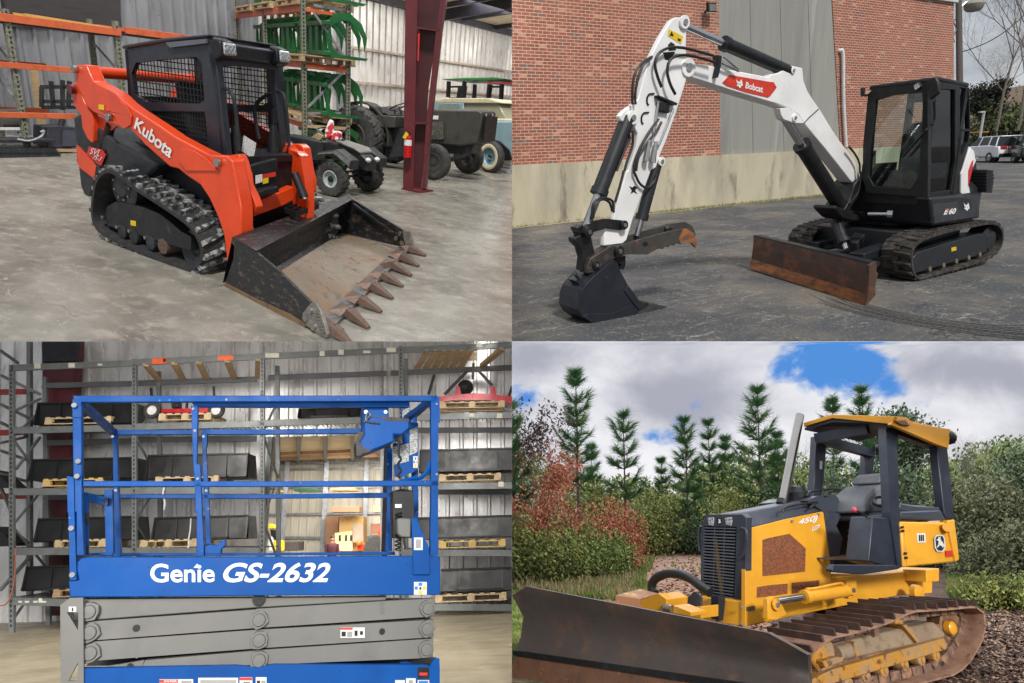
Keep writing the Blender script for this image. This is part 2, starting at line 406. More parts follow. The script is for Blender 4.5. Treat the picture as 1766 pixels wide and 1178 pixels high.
part('wall_column',MB().bb((WX+.04,12.0,0),(WX+.25,12.16,4.1)),colg,wall)
# dark tarpaulin-like upper panels at the left
pan=MB(); p=Pl(Q,(WX+.12,0,0),(0,1,0))
pan.plate(p,[(-40,-60),(208,-60),(208,46),(120,46),(40,46),(-40,46)],.03)
single(Q,'dark_wall_panel',pan,mt('charcoal_sheet',C(62,58,60),.8,c2=C(48,45,46),s=2,st=(1,1,5)),'big charcoal sheet covering the upper wall above the orange rack','wall panel')
# roof deck and purlins at the right
roof=thing(Q,'shed_roof',(-4,20,4),'shed ceiling with dark purlins and pale insulation at the upper right','roof')
insul=mt('ceiling_insulation',C(236,220,192),.8,c2=C(206,188,160),s=3); darkst=mt('dark_purlin_steel',C(44,44,58),.5,c2=C(60,56,62),s=5)
mb=MB(); mb.prism([(WX+.1,12.6,4.25),(-1.5,12.6,5.4),(-1.5,33,5.4),(WX+.1,33,4.25)],(0,0,.06)); part('insulation',mb,insul,roof)
mb=MB()
for i in range(9):
    y=13.6+i*2.3; mb.beam((WX+.15,y,4.17),(-1.5,y,5.32),.12,.14)
part('purlin',mb,darkst,roof,kind=None)
mb=MB(); mb.beam((WX+.1,12.5,4.15),(WX+.1,33,4.15),.3,.22)
mb.beam((WX+.2,16.4,4.0),(-1.5,16.4,5.2),.12,.35)
part('rafter',mb,darkst,roof)

# ---------------------------------------------------------------- pallet racks
orange=mt('orange_beam_paint',C(196,96,58),.45,c2=C(160,70,40),s=8,amt=.7); spk=mt('speckled_upright',C(128,128,112),.5,c2=C(70,78,66),s=40,lo=.5,hi=.54,amt=.9)
rack=thing(Q,'pallet_rack',(-6.3,0,0),'long orange beamed pallet rack against the grey wall at the left','rack')
pr_=Pl(Q,(-6.3,0,0),(0,1,0))
def upright(par,p,w=.09,z1=3,mat=None,d=.08):
    mb=MB(); x,y=p[0],p[1]; mb.bb((x-d/2,y-w/2,0),(x+d/2,y+w/2,z1)); k=.1
    o=part('upright',mb,mat or spk,par)
    hb=MB()
    while k<z1-.05: hb.bb((x+d/2,y-.012,k),(x+d/2+.004,y+.012,k+.03)); k+=.075
    pattern(o,hb,blackm); return o
for px,zt in ((22,2.1),(211,2.1)):
    q_=pr_.at((px+8 if px<100 else px,150)); zt=pr_.at((px,17 if px<100 else 38))[2]
    upright(rack,(q_.x,q_.y),.09,zt)
    mb=MB(); mb.bb((-7.2,q_.y-.04,0),(-7.12,q_.y+.04,zt)); part('upright',mb,spk,rack)
    mb=MB(); z=.2
    while z<zt-.6: mb.beam((-6.34,q_.y,z),(-7.16,q_.y,z+.5),.03,.03); z+=.62
    part('brace',mb,colg,rack)
for (pa,pb) in (((0,28),(205,50)),((214,52),(355,64)),((0,108),(125,118)),((0,195),(128,197))):
    a=pr_.at(pa); b=pr_.at(pb); a.y-=.8*(pa[0]==0); zm=(a.z+b.z)/2
    th=.12 if pa[1]<60 else .09
    mb=MB().beam((a.x+.05,a.y,zm-th*.3),(b.x+.05,b.y,zm-th*.3),.05,th); part('beam',mb,orange,rack,bevel=.005)
    mb=MB().beam((a.x-.9,a.y,zm-th*.3),(b.x-.9,b.y,zm-th*.3),.05,th); part('beam',mb,orange,rack)
    if pa[1]<60:
        mb=MB().bb((a.x-.85,a.y,zm-.12),(a.x+.02,b.y,zm-.06)); part('shelf_deck',mb,darkst,rack)
l=MB(); a=pr_.at((45,30)); b=pr_.at((195,48)); l.beam((-6.35,a.y,a.z+.03),(-6.35,b.y,a.z+.0),.05,.06)
l.beam((-6.7,a.y,a.z+.03),(-6.7,b.y,a.z+.0),.05,.06)
for i in range(9): y=a.y+.1+i*(b.y-a.y-.2)/8; l.beam((-6.35,y,a.z),(-6.7,y,a.z),.03,.03)
single(Q,'ladder',l,mt('yellow_ladder_paint',C(206,160,84),.5),'yellow ladder lying flat on the top orange beam at the left','ladder')
# dark implements on and below the left rack
imp=mt('matt_black_implement',C(38,40,44),.5,c2=C(58,60,64),s=6)
def pxbox(mb,pl,x0,y0,x1,y1,t,off=0): return mb.plate(pl,[(x0,y1),(x1,y1),(x1,y0),(x0,y0)],t,off)
mb=MB(); pxbox(mb,pr_,-30,223,45,193,.7,-.1); tank=thing(Q,'storage_tank',pr_.at((20,222)),'rounded grey steel tank in a white frame under the lowest orange beam','tank')
c0=pr_.at((-6,206),-.4); c1=pr_.at((44,204),-.4)
part('shell',MB().tube([c0,c0+(c1-c0)*.05,c0+(c1-c0)*.9,c1],[.1,.16,.16,.08],16),mt('tank_grey',C(92,88,84),.35,c2=C(70,66,62),s=5),tank)
mb=MB(); P=[pr_.at(p,-.2) for p in ((0,222),(38,222),(44,262),(0,262))]; mb.beam(P[0],P[1],.04,.04); mb.beam(P[1],P[2],.03,.03); part('stand',mb,white_l,tank)
sw=thing(Q,'brush_cutter',pr_.at((50,275)),'low black flail cutter with toothed edge lying on the floor under the left rack','implement')
mb=MB(); pl=Pl(Q,(-5.9,0,0),(0,1,0)); pxbox(mb,pl,-30,262,105,272,.9); pxbox(mb,pl,-30,240,95,246,.3,-.2); part('deck',mb,imp,sw,bevel=.01)
mb=MB()
for k in range(14):
    x=-10+k*8; P=[pl.at(p,.02) for p in ((x,263),(x+6,263),(x+3,257))]; mb.prism(P,(-.3,0,0))
part('teeth',mb,imp,sw)
mb=MB(); hose(mb,[pl.at(p,-.1) for p in ((30,240),(50,243),(70,236),(76,226),(70,228))],.02); part('hose',mb,colg,sw)
for i,(x,y,x2,y2) in enumerate([(105,222,128,262)]):
    k=thing(Q,'engine_crate',pl.at((x,y2)),'dark slate equipment cabinet on a pallet beside the red loader tail','crate')
    part('cabinet',pxbox(MB(),pl,82,220,132,255,.5,-.4),mt('slate_cabinet',C(52,54,64),.5),k,bevel=.01)
    part('door',pxbox(MB(),pl,108,225,131,252,.02,-.375),mt('slate_cabinet2',C(66,68,80),.5),k)
    part('pallet_base',pxbox(MB(),pl,84,257,134,262,.5,-.38),wood,k)
gt=thing(Q,'snow_pusher_frame',pr_.at((100,215)),'black forked carriage hanging on the rack beside the loader tail','implement')
mb=MB()
for (xa,ya,xb,yb) in ((70,150,133,150),(70,175,132,175),(72,185,130,185),(72,150,72,185),(88,140,92,185),(108,138,108,190),(120,140,118,185)):
    mb.beam(pr_.at((xa,ya),-.3),pr_.at((xb,yb),-.3),.05,.06)
part('frame',mb,imp,gt); mb=MB(); mb.cyl(pr_.at((108,205),-.3),pr_.at((104,222),-.3),.05); part('hub',mb,imp,gt)
mb=MB(); p0_=Pl(Q,(-8.6,0,0),(0,1,0)); mb.beam(p0_.at((58,120)),p0_.at((74,222)),.08,.12); single(Q,'timber_post',mb,wood,'brown timber plank leaning on the wall behind the left rack','plank')

# centre rack with green grapples
cb=V((-3.9,6.12,0)); az=155; pf=azp(Q,cb,az); U=pf.u.copy(); Wd=V((math.cos(R_(65)),math.sin(R_(65)),0)); pe=azp(Q,cb,65)
cr=thing(Q,'pallet_rack',cb,'tall pallet rack with braced end frame holding green grapples behind the loader','rack')
def up2(par,p,z1,name='upright',w=.085):
    mb=MB(); mb.par(V((p[0],p[1],0))-U*w/2-Wd*w/2,U*w,Wd*w,(0,0,z1)); o=part(name,mb,spk,par)
    h=MB(); k=.08
    while k<z1-.05: h.par(V((p[0],p[1],k))-U*(w/2+.004)-Wd*.015,U*.003,Wd*.03,(0,0,.03)); h.par(V((p[0],p[1],k))-Wd*(w/2+.004)-U*.015,U*.03,Wd*.003,(0,0,.03)); k+=.07
    pattern(o,h,blackm); return o
far=pe.at((600,150)); D=(far-cb); D.z=0; dl=D.length
up2(cr,cb,4.3); up2(cr,far,4.3); LB=5.6
for s in (2.8,5.55): up2(cr,cb+U*s+Wd*dl,4.3); up2(cr,cb+U*s,4.3) 
mb=MB()
for (a,b) in (((541,22),(598,103)),((531,185),(598,118)),((531,208),(560,235)),((541,10),(600,20))):
    A_=pe.at(a); B_=pe.at(b); mb.beam(A_,B_,.04,.04)
mb.beam(pe.at((541,9)),pe.at((600,19)),.05,.05); mb.beam(pe.at((531,195)),pe.at((588,195)),.04,.04)
part('brace',mb,colg,cr)
levels=[.8,1.93,2.93]
for z in levels:
    for off in (0,dl):
        o_=cb+Wd*off+V((0,0,z)); part('beam',MB().beam(o_,o_+U*LB,.05,.12),orange,cr,bevel=.005)
    part('beam',MB().beam(cb+V((0,0,z-.02)),cb+Wd*dl+V((0,0,z-.02)),.05,.06),wood if z==.8 else orange,cr)
def pallet(q,name,base,rz,label,group,mat=wood,L=1.2,Wp=1.0,H=.13):
    t=thing(q,name,base,label,'pallet',group,rz=rz)
    mb=MB()
    for i in range(7): x=-L/2+.05+i*(L-.1)/6; mb.bb((x-.045,-Wp/2,H-.02),(x+.045,Wp/2,H))
    part('deck_boards',mb,mat,t)
    mb=MB()
    for y in (-Wp/2+.04,0,Wp/2-.04):
        mb.bb((-L/2,y-.04,.02),(L/2,y+.04,H-.02)) if False else None
        for x in (-L/2+.07,0,L/2-.07): mb.bb((x-.07,y-.04,.02),(x+.07,y+.04,H-.02))
        mb.bb((-L/2,y-.045,H-.04),(L/2,y+.045,H-.021)); mb.bb((-L/2,y-.045,0),(L/2,y+.045,.019))
    part('runners',mb,mat,t); return t
green=mt('green_grapple_paint',C(24,92,44),.4,c2=C(16,64,34),s=6,amt=.7,coat=.2)
def grapple(base,rz,label):
    t=thing(Q,'grapple_bucket',base,label,'grapple','green grapples on the racks',rz=rz)
    mb=MB()
    for i in range(6):
        x=-.85+i*.34; prof=[(-.05,0),(.72,0),(.78,.05),(.2,.06),(.04,.16),(.0,.6),(-.03,.6),(-.05,.2)]
        mb.prism([(x-.012,-p,z) for p,z in prof],(.024,0,0))
    part('lower_tines',mb,green,t)
    mb=MB(); mb.bb((-.9,.02,.56),(.9,.1,.64)); mb.bb((-.9,.02,.02),(.9,.12,.1)); mb.bb((-.3,-.02,.1),(-.1,.06,.6)); mb.bb((.1,-.02,.1),(.3,.06,.6)); part('back_frame',mb,green,t,bevel=.008)
    for sx in (-.5,.5):
        mb=MB()
        for dx in (-.16,.16):
            prof=[(0,.66),(.2,.82),(.46,.84),(.7,.68),(.82,.44),(.78,.16),(.73,.42),(.62,.58),(.44,.7),(.24,.68),(.06,.54)]
            mb.prism([(sx+dx-.012,-p,z) for p,z in prof],(.024,0,0))
        mb.bb((sx-.16,-.2,.74),(sx+.16,-.12,.8)); mb.bb((sx-.16,-.5,.66),(sx+.16,-.44,.72)); part('clamp',mb,green,t)
        c=MB(); c.cyl((sx,0,.5),(sx,-.3,.74),.035,8); part('hydraulic_cylinder',c,blackm,t)
    return t
rzc=R_(az)
k=0
gl=['green grapple on the top shelf of the centre rack','green grapple with open claws on the middle shelf beside the braced end frame','green grapple on the lower shelf nearest the rack end frame','green grapple on the floor under the centre rack','green grapple on the top shelf farther from the end frame','green grapple on the middle shelf seen through the cab mesh','green grapple on the lower shelf seen through the cab mesh','green grapple on the top shelf at the left end of that rack','green grapple on the middle shelf at the left end of that rack']
for s,z,i in ((.75,2.99,0),(.6,1.99,1),(.75,.86,2),(.7,-.1,3),(2.7,2.99,4),(2.6,1.99,5),(2.7,.86,6),(4.4,2.99,7),(4.4,1.99,8)):
    c=cb+U*s+Wd*(dl*.5)+V((0,0,z+.0))
    if z>0:
        pallet(Q,'wooden_pallet',c,rzc,'pallet under the '+gl[i].replace(' on the ',' of ',1),'pallets on the centre rack',L=1.5,Wp=1.1); c=c+V((0,0,.135))
    else: c.z=.01
    g_=grapple(c,rzc,gl[i])

# ---------------------------------------------------------------- maroon column
mar=mt('maroon_primer',C(96,34,40),.45,c2=C(74,28,32),s=4,amt=.8,c3=C(120,52,54),s3=12,lo3=.66,hi3=.8)
cp=on(Q,(712,329),2,0); pc=azp(Q,cp,28); col=thing(Q,'steel_column',cp,'maroon steel H column carrying the fire extinguisher','column')
mb=MB(); mb.plate(pc,[(695,330),(713,330),(720,0),(722,-60),(700,-60),(699,0)],.02); part('flange',mb,mar,col)
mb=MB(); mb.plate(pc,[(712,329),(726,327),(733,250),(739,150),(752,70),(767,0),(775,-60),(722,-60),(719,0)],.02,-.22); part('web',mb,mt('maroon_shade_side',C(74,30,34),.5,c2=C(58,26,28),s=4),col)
mb=MB(); mb.plate(pc,[(727,327),(733,326),(742,212),(760,53),(768,0),(776,-60),(766,-60),(760,0),(752,53),(735,212)],.24,-.0); part('flange',mb,mar,col)
mb=MB(); mb.plate(pc,[(714,212),(740,212),(740,214),(714,214)],.22); mb.plate(pc,[(719,46),(760,52),(760,55),(719,49)],.22); part('stiffener',mb,mar,col)
mb=MB(); c=pc.at((713,329)); mb.bb((c.x-.2,c.y-.1,0),(c.x+.22,c.y+.3,.03)); part('base_plate',mb,mar,col)
part('sticker',MB().plate(pc,[(720,105),(721,58),(724,57),(722,105)],.004,.03),red_d,col)
fe=thing(Q,'fire_extinguisher',pc.at((704,276),.1),'red fire extinguisher with a yellow tag hanging on the maroon column','fire extinguisher')
a=pc.at((703,272),.12); b=pc.at((704,233),.12); d=(b-a)
rb=mt('extinguisher_red',C(190,24,24),.3)
part('cylinder',MB().tube([a,a+d*.03,a+d*.9,a+d*.97,b],[.05,.068,.068,.045,.02],16),rb,fe); part('gauge_label',MB().tube([a+d*.55,a+d*.8],.0695,16),white_d,fe)
mb=MB(); mb.beam(b,b+V((0,0,.05)),.03,.04); hose(mb,[b+V((0,0,.03)),b+V((-.08,-.03,0)),b+V((-.09,-.03,-.2))],.01); part('valve',mb,blackm,fe)
part('tag',MB().plate(pc,[(694,237),(700,227),(705,231),(699,240)],.004,.2),yellow_d,fe)

# ---------------------------------------------------------------- far machines
tyre_m=mt('dusty_tyre',C(50,50,50),.8,c2=C(92,88,82),s=12,amt=.6,bump=.4)
def wheel(par,c,axis,R,Wt,rim_m,tread=0,rimr=.5,hub_m=None,name='wheel'):
    """tyre with rounded shoulders + dished rim; c = centre, axis = axle direction (outwards)"""
    c=V(c); ax=V(axis).normalized(); h=Wt/2; mb=MB()
    mb._lathe(c,ax,[(-h*.7,R*rimr),(-h,R*.72),(-h*.95,R*.92),(-h*.6,R*.99),(0,R),(h*.6,R*.99),(h*.95,R*.92),(h,R*.72),(h*.7,R*rimr)],28)
    if tread:
        a=ax.orthogonal().normalized(); b=ax.cross(a); n=int(2*math.pi*R/tread)
        for i in range(n):
            for sd in (-1,1):
                t=2*math.pi*(i+(.25 if sd>0 else -.25))/n; d=a*math.cos(t)+b*math.sin(t); e=ax.cross(d); k=e*tread*.28
                o=c+d*R*.97; mb.add([o+ax*sd*h*.02-k+e*.1*tread,o+ax*sd*h*.02+k+e*.1*tread,o+ax*sd*h*1.0+k-d*R*.06-e*tread*.5,o+ax*sd*h*1.0-k-d*R*.06-e*tread*.5]+[x+d*R*.055 for x in (o+ax*sd*h*.02-k,o+ax*sd*h*.02+k,o+ax*sd*h*1.0+k-d*R*.06-e*tread*.5,o+ax*sd*h*1.0-k-d*R*.06-e*tread*.5)],[(0,1,2,3),(4,5,6,7),(0,1,5,4),(1,2,6,5),(2,3,7,6),(3,0,4,7)])
    w_=part(name,mb,tyre_m,par,smooth=.9)
    mb=MB(); mb._lathe(c,ax,[(h*.75,R*rimr*1.02),(h*.8,R*rimr*.92),(h*.35,R*rimr*.8),(h*.3,R*rimr*.4),(h*.5,R*rimr*.36),(h*.55,.0)],24)
    mb._lathe(c,ax,[(-h*.75,R*rimr*1.02),(-h*.2,R*rimr*.8),(-h*.1,0)],24); part('rim',mb,rim_m,w_,smooth=.5); 
    if hub_m: part('hub_cap',MB()._lathe(c,ax,[(h*.5,R*.2),(h*.75,R*.17),(h*.85,R*.08),(h*.87,0)],16),hub_m,w_)
    return w_
# ATV
atv=thing(Q,'quad_bike',on(Q,(600,335),2,0),'black quad bike with grey wheels parked beside the maroon column','quad bike')
greyr=mt('atv_rim',C(170,180,180),.4,c2=C(120,126,126),s=30); plast=mt('black_plastic',C(26,28,30),.4,c2=C(56,56,56),s=8); 
wa=on(Q,(574,338),2,0); wb=on(Q,(634,329),2,0); AX=(wb-wa).normalized(); FWD=V((AX.y,-AX.x,0)); 
if FWD.dot(V((.45,-.82,0)))<0: FWD=-FWD
Rw=.27
wa=wa+V((0,0,Rw)); wb=wb+V((0,0,Rw))
wheel(atv,wa,-AX,Rw,.2,greyr,.09,.5,blackm); wheel(atv,wb,AX,Rw,.2,blackm,.09,.5)
wheel(atv,wa-FWD*1.15,-AX,Rw,.24,blackm,.09,.5); wheel(atv,wb-FWD*1.15,AX,Rw,.24,blackm,.09,.5)
mid=(wa+wb)/2
def F3(x,y,z): return V((mid.x,mid.y,0))+FWD*x+AX*y+V((0,0,z))
mb=MB(); 
for sd in (-1,1):
    mb.prism([F3(.35,sd*.28,.45),F3(.38,sd*.28,.6),F3(.1,sd*.3,.74),F3(-.25,sd*.28,.66),F3(-.42,sd*.3,.5),F3(-.25,sd*.3,.6),F3(.08,sd*.34,.66),F3(.28,sd*.32,.55)],AX*sd*.22)
    mb.prism([F3(-.75,sd*.22,.5),F3(-1.0,sd*.24,.72),F3(-1.3,sd*.24,.74),F3(-1.5,sd*.24,.55),F3(-1.3,sd*.24,.68),F3(-1.0,sd*.24,.66)],AX*sd*.24)
mb.prism([F3(.4,-.14,.42),F3(.42,-.14,.6),F3(.2,-.14,.74),F3(-.3,-.14,.78),F3(-.5,-.14,.58),F3(.2,-.14,.46)],AX*.28)
mb.prism([F3(-.4,-.16,.5),F3(-.45,-.16,.78),F3(-1.3,-.16,.8),F3(-1.35,-.16,.6),F3(-.9,-.16,.45)],AX*.32)
part('bodywork',mb,plast,atv,bevel=.03)
part('hood_panel',MB().prism([F3(.3,-.16,.68),F3(.2,-.2,.74),F3(-.2,-.16,.8),F3(-.2,.16,.8),F3(.2,.2,.74),F3(.3,.16,.68)],(0,0,.03)),mt('grey_plastic',C(110,108,104),.5),atv,bevel=.01)
mb=MB(); hose(mb,[F3(-.35,-.4,1.0),F3(-.28,-.3,1.02),F3(-.25,-.1,.95),F3(-.25,.1,.95),F3(-.28,.3,1.02),F3(-.35,.4,1.0)],.014); mb.tube([F3(-.25,0,.94),F3(-.1,0,.7)],.03); part('handlebar',mb,blackm,atv)
for sd in (-1,1): part('headlight',MB().sph(F3(.42,sd*.12,.6),(.05,.05,.04)),mt('lamp_lens',C(200,205,205),.15),atv)
mb=MB()
for z in (.28,.36): mb.tube([F3(.0,-.5,z),F3(.0,.5,z)],.02)
for sd in(-1,1):
    mb.tube([F3(.05,sd*.1,.3),F3(.0,sd*.5,.27)],.018); mb.tube([F3(.15,sd*.12,.6),F3(.02,sd*.4,.3)],.03)
mb.tube([F3(-1.15,-.5,.27),F3(-1.15,.5,.27)],.025); part('suspension',mb,blackm,atv)
hm=mt('red_white_plastic',C(186,40,48),.4,c2=C(220,210,210),s=9,lo=.48,hi=.52)
mb=MB(); mb.prism([F3(-.2,-.42,.85),F3(-.08,-.36,.92),F3(-.12,-.33,1.14),F3(-.18,-.34,1.16),F3(-.22,-.4,.98)],AX*.05); mb.prism([F3(-.12,-.4,.84),F3(.0,-.34,.86),F3(-.02,-.32,.98),F3(-.1,-.34,1.0)],AX*.12); part('hand_guard',mb,hm,atv,bevel=.02)
# cardboard sheet behind the ATV
mb=MB(); pc2=azp(Q,(-3.2,5.3,0),150); mb.plate(pc2,[(522,248),(543,252),(560,235),(549,229)],.02); single(Q,'cardboard_sheet',mb,mt('cardboard',C(186,158,116),.8),'flat tan cardboard sheet resting behind the quad bike','cardboard')
# old dark tractor
trm=mt('old_dark_tractor_paint',C(60,60,54),.55,c2=C(42,42,38),s=5,amt=.8)
tf1=on(Q,(747,310),2,0); tf2=on(Q,(806,299),2,0)
AX=(tf2-tf1).normalized(); FWD=V((AX.y,-AX.x,0)); 
if FWD.dot(V((.6,-.6,0)))<0: FWD=-FWD
trac=thing(Q,'farm_tractor',(tf1+tf2)/2,'old dark olive tractor with big rear tyres behind the maroon column','tractor')
mid=(tf1+tf2)/2; mid.z=0
fh=.36
wheel(trac,tf1+V((0,0,fh)),-AX,fh,.2,trm,0,.5); wheel(trac,tf2+V((0,0,fh)),AX,fh,.2,trm,0,.5)
ptl=Pl(Q,tf1+AX*.35,FWD); ptl_ok=ptl
def tp(*ps): return ptl.pts([ZO_b(p) for p in ps])
def ZO_b(p): return (441+p[0]/3.993,p[1]/3.993)
def ob(mb,pts,t,off=0): return mb.prism(ptl.pts([ZO_b(p) for p in pts],off),AX*t)
part('hood',ob(MB(),[(1020,750),(1530,755),(1565,775),(1530,990),(1400,1010),(1190,990),(1020,960)],.75),trm,trac,bevel=.04)
g=Pl(Q,ptl.at(ZO_b((1530,800))),AX); mb=MB()
fc=ptl.at(ZO_b((1548,780))); fb=ptl.at(ZO_b((1525,985)))
for i in range(14):
    a=fc+(fb-fc)*(.12+i*.062); mb.beam(a+AX*.06+FWD*.1,a+AX*.69+FWD*.1,.03,.035)
part('grille',mb,blackm,trac)
for s_ in (.2,.55):
    part('headlight',MB().cyl(fc+AX*s_-V((0,0,.03))+FWD*.0,fc+AX*s_-V((0,0,.03))+FWD*.05,.03,12),mt('lamp_lens',C(200,205,205),.15),trac)
mb=MB(); ob(mb,[(1190,990),(1400,1010),(1500,1000),(1480,1060),(1200,1060)],.5,-.12); mb.tube([tf1+V((0,0,fh)),tf2+V((0,0,fh))],.05); mb.prism(ptl.pts([ZO_b(p) for p in ((800,900),(1200,860),(1200,1040),(820,1100))],-.2),AX*.5); part('chassis',mb,imp,trac)
part('engine',ob(MB(),[(1120,840),(1290,840),(1290,960),(1120,960)],.1,.06),mt('engine_grime',C(70,68,62),.6,c2=C(120,116,108),s=30),trac)
mb=MB(); ob(mb,[(810,790),(960,800),(960,880),(830,880)],.5); part('tool_box',mb,trm,trac,bevel=.02)
part('seat',ob(MB(),[(775,730),(870,735),(885,790),(930,785),(925,800),(790,795)],.45,-.1),mt('grey_vinyl',C(56,56,58),.6),trac,bevel=.04)
st=ptl.at(ZO_b((985,735)),-.35); mb=MB()
up_=(V((0,0,1))+FWD*-.5).normalized(); a_=AX; b_=up_.cross(AX)
mb.tube([st+a_*.2*math.cos(t*math.pi/8)+b_*.2*math.sin(t*math.pi/8) for t in range(17)],.014); mb.tube([st,st-up_*.5],.02); mb.tube([st-a_*.19,st+a_*.19],.008); part('steering_wheel',mb,blackm,trac)
rc=ptl.at(ZO_b((715,905)),-.0); rc.z=.62
wheel(trac,rc-AX*.1,-AX,.62,.42,trm,.18,.48); wheel(trac,rc+AX*1.35,AX,.62,.42,trm,.18,.48)
mb=MB(); vs=[]
for i in range(9):
    t=R_(-10+i*17); vs.append(rc+FWD*math.cos(t)*.72+V((0,0,math.sin(t)*.72)))
mb.prism(vs+[rc+(v-rc)*.95 for v in vs[::-1]],AX*.35); part('fender',mb,trm,trac)
pb_=Pl(Q,ptl.at(ZO_b((1225,808)),.01),FWD); part('name_plate',MB().prism(ptl.pts([ZO_b(p) for p in ((1200,795),(1258,797),(1256,823),(1200,821))],.012),AX*.01),white_d,trac)
tri=MB().plate(azp(Q,rc+AX*.5,30),[(622,187),(628,187),(624,179)],.02); single(Q,'warning_triangle',tri,mt('orange_plastic',C(220,110,50),.5),'small orange safety triangle standing behind the dark tractor','sign')
# blue pickup truck
blue=mt('faded_blue_truck_paint',C(126,152,160),.4,c2=C(150,168,170),s=4,amt=.6,coat=.2); tan=mt('cream_roof_paint',C(196,186,156),.45,c2=C(170,160,130),s=4)
tw=on(Q,(846,297),2,0); FT=V((.28,-.96,0)); AT=V((.96,.28,0)) 
AT=-V((-.96,-.28,0))
trk=thing(Q,'pickup_truck',tw,'old pale blue pickup truck with a cream roof and whitewall tyres at the right edge','truck')
FT=V((.985,-.17,0)).normalized(); LT=V((.17,.985,0)).normalized()
pt=Pl(Q,tw,FT)  # side plane towards the camera
def tq(mb,pts,t,off=0): return mb.prism(pt.pts([ZO_b(p) for p in pts],off),LT*t)
mb=MB(); tq(mb,[(1480,860),(1560,830),(1800,830),(2000,860),(2080,1000),(2080,1130),(1770,1130),(1740,1040),(1680,985),(1600,970),(1540,990),(1500,960)],1.7); part('body',mb,blue,trk,bevel=.05)
part('hood_top',tq(MB(),[(1560,832),(1600,815),(1780,818),(1900,835),(1800,842)],1.6,-.05),tan,trk,bevel=.03)
part('cab_roof',tq(MB(),[(1222,690),(1290,676),(1600,676),(1685,700),(1690,712),(1430,712),(1230,708)],1.5,-.1),tan,trk,bevel=.04)
part('cab',tq(MB(),[(1225,705),(1430,708),(1430,850),(1225,850)],1.5,-.1),blue,trk,bevel=.02)
part('window',tq(MB(),[(1262,722),(1300,715),(1400,715),(1405,770),(1262,770)],.02,-.07),mt('dusty_glass',C(120,130,126),.2),trk)
part('windshield',tq(MB(),[(1440,712),(1670,712),(1725,822),(1560,830),(1440,800)],1.35,-.15),mt('fogged_glass',C(150,148,124),.2,c2=C(120,124,110),s=3),trk,bevel=.02)
wc=tw+V((0,0,.36)); W_=wheel(trk,wc+LT*-.02,-LT,.37,.2,mt('truck_rim_blue',C(120,152,164),.4),0,.62,steel)
part('whitewall',MB()._lathe(wc-LT*.125,-LT,[(0,.3),(.006,.29),(.006,.22),(0,.21)],28),tan,W_)
wheel(trk,wc+LT*1.5,LT,.37,.2,tan,0,.62)
# canopies of two tractors behind
for (pts,mat,nm,lab,posts) in (
  ([(1275,545),(1430,535),(1650,532),(1700,540),(1690,550),(1560,553),(1300,552)],mt('green_canopy',C(60,130,70),.4),'utility_tractor','tractor with a thin green canopy standing behind the old dark tractor',((1330,560,1325,670),(1440,560,1425,670))),
  ([(1562,570),(1800,568),(1800,577),(1600,577)],mt('red_canopy',C(190,40,50),.4),'utility_tractor','tractor with a thin red canopy behind the blue pickup',((1610,580,1600,680),(1695,580,1690,690)))):
    pk=Pl(Q,tw+LT*2.2,FT); t_=thing(Q,nm,pk.at(ZO_b((1400,900))),lab,'tractor')
    part('canopy',MB().prism(pk.pts([ZO_b(p) for p in pts]),LT*1.2),mat,t_,bevel=.02)
    for (a,b,c,d) in posts:
        A_=pk.at(ZO_b((a,b))); B_=pk.at(ZO_b((c,d))); part('post',MB().beam(A_,B_,.09,.09).beam(A_+LT*1.1,B_+LT*1.1,.09,.09),blackm,t_)
    a=pk.at(ZO_b(posts[0][2:])); b=pk.at(ZO_b(posts[1][2:])); part('fender',MB().prism([a+V((0,0,-.0)),b,b-V((0,0,1.6)),a-V((0,0,1.6))],LT*1.2),imp,t_,bevel=.03)
    part('crossbar',MB().beam(pk.at(ZO_b((posts[0][0],598))),pk.at(ZO_b((posts[1][0],598))),.05,.05),blackm,t_)
mb=MB(); pk=Pl(Q,tw+LT*1.2,FT); mb.plate(pk,[ZO_b(p) for p in ((1370,745),(1395,590),(1430,590),(1415,745))],.15); single(Q,'exhaust_stack',mb,blackm,'black upright exhaust between the dark tractor hood and the green canopy','exhaust')
mb=MB(); a=on(Q,(636,300),2,0); mb.bb((a.x-.35,a.y-.06,.3),(a.x+.35,a.y+.1,.35))
tr_=thing(Q,'wooden_trestle',a,'low wooden trestle between the quad bike and the dark tractor','trestle'); part('top_board',mb,wood,tr_)
for sx in (-.28,.28): part('leg',MB().beam((a.x+sx,a.y-.1,.0),(a.x+sx,a.y+.02,.3),.05,.05),wood,tr_)

# the shed's ceiling lamps and added fills
def area(q,loc,tgt,sx,sy,en,col=(1,.96,.9),nm='shed_lamp_and_fill'):
    l=bpy.data.lights.new(nm,'AREA'); l.shape='RECTANGLE'; l.size=sx; l.size_y=sy; l.energy=en; l.color=col
    o=link(bpy.data.objects.new(nm,l)); d=(GX[q].to_3x3()@(V(tgt)-V(loc))); o.matrix_world=M.Translation(GX[q]@V(loc))@d.to_track_quat('-Z','Y').to_matrix().to_4x4(); return o
area(Q,(-4.5,17,4.1),(-5.2,17.0,0),3,6,420)
def fill_bulb(q,loc,en,nm='shed_lamp_and_fill'):
    l=bpy.data.lights.new(nm,'POINT'); l.energy=en; l.shadow_soft_size=.35; l.color=(1,.95,.87); o=link(bpy.data.objects.new(nm,l)); o.matrix_world=M.Translation(GX[q]@V(loc)); return o
fill_bulb(Q,(-4.0,18,3.6),170); fill_bulb(Q,(-4.5,25,3.6),200)  # unseen point lights added to brighten the ceiling and wall
area(Q,(-3.0,8,6.5),(-4.5,8.6,0),3,3,300)
area(Q,(-3.0,1.5,6.5),(-5.5,1.5,0),3,3,160)
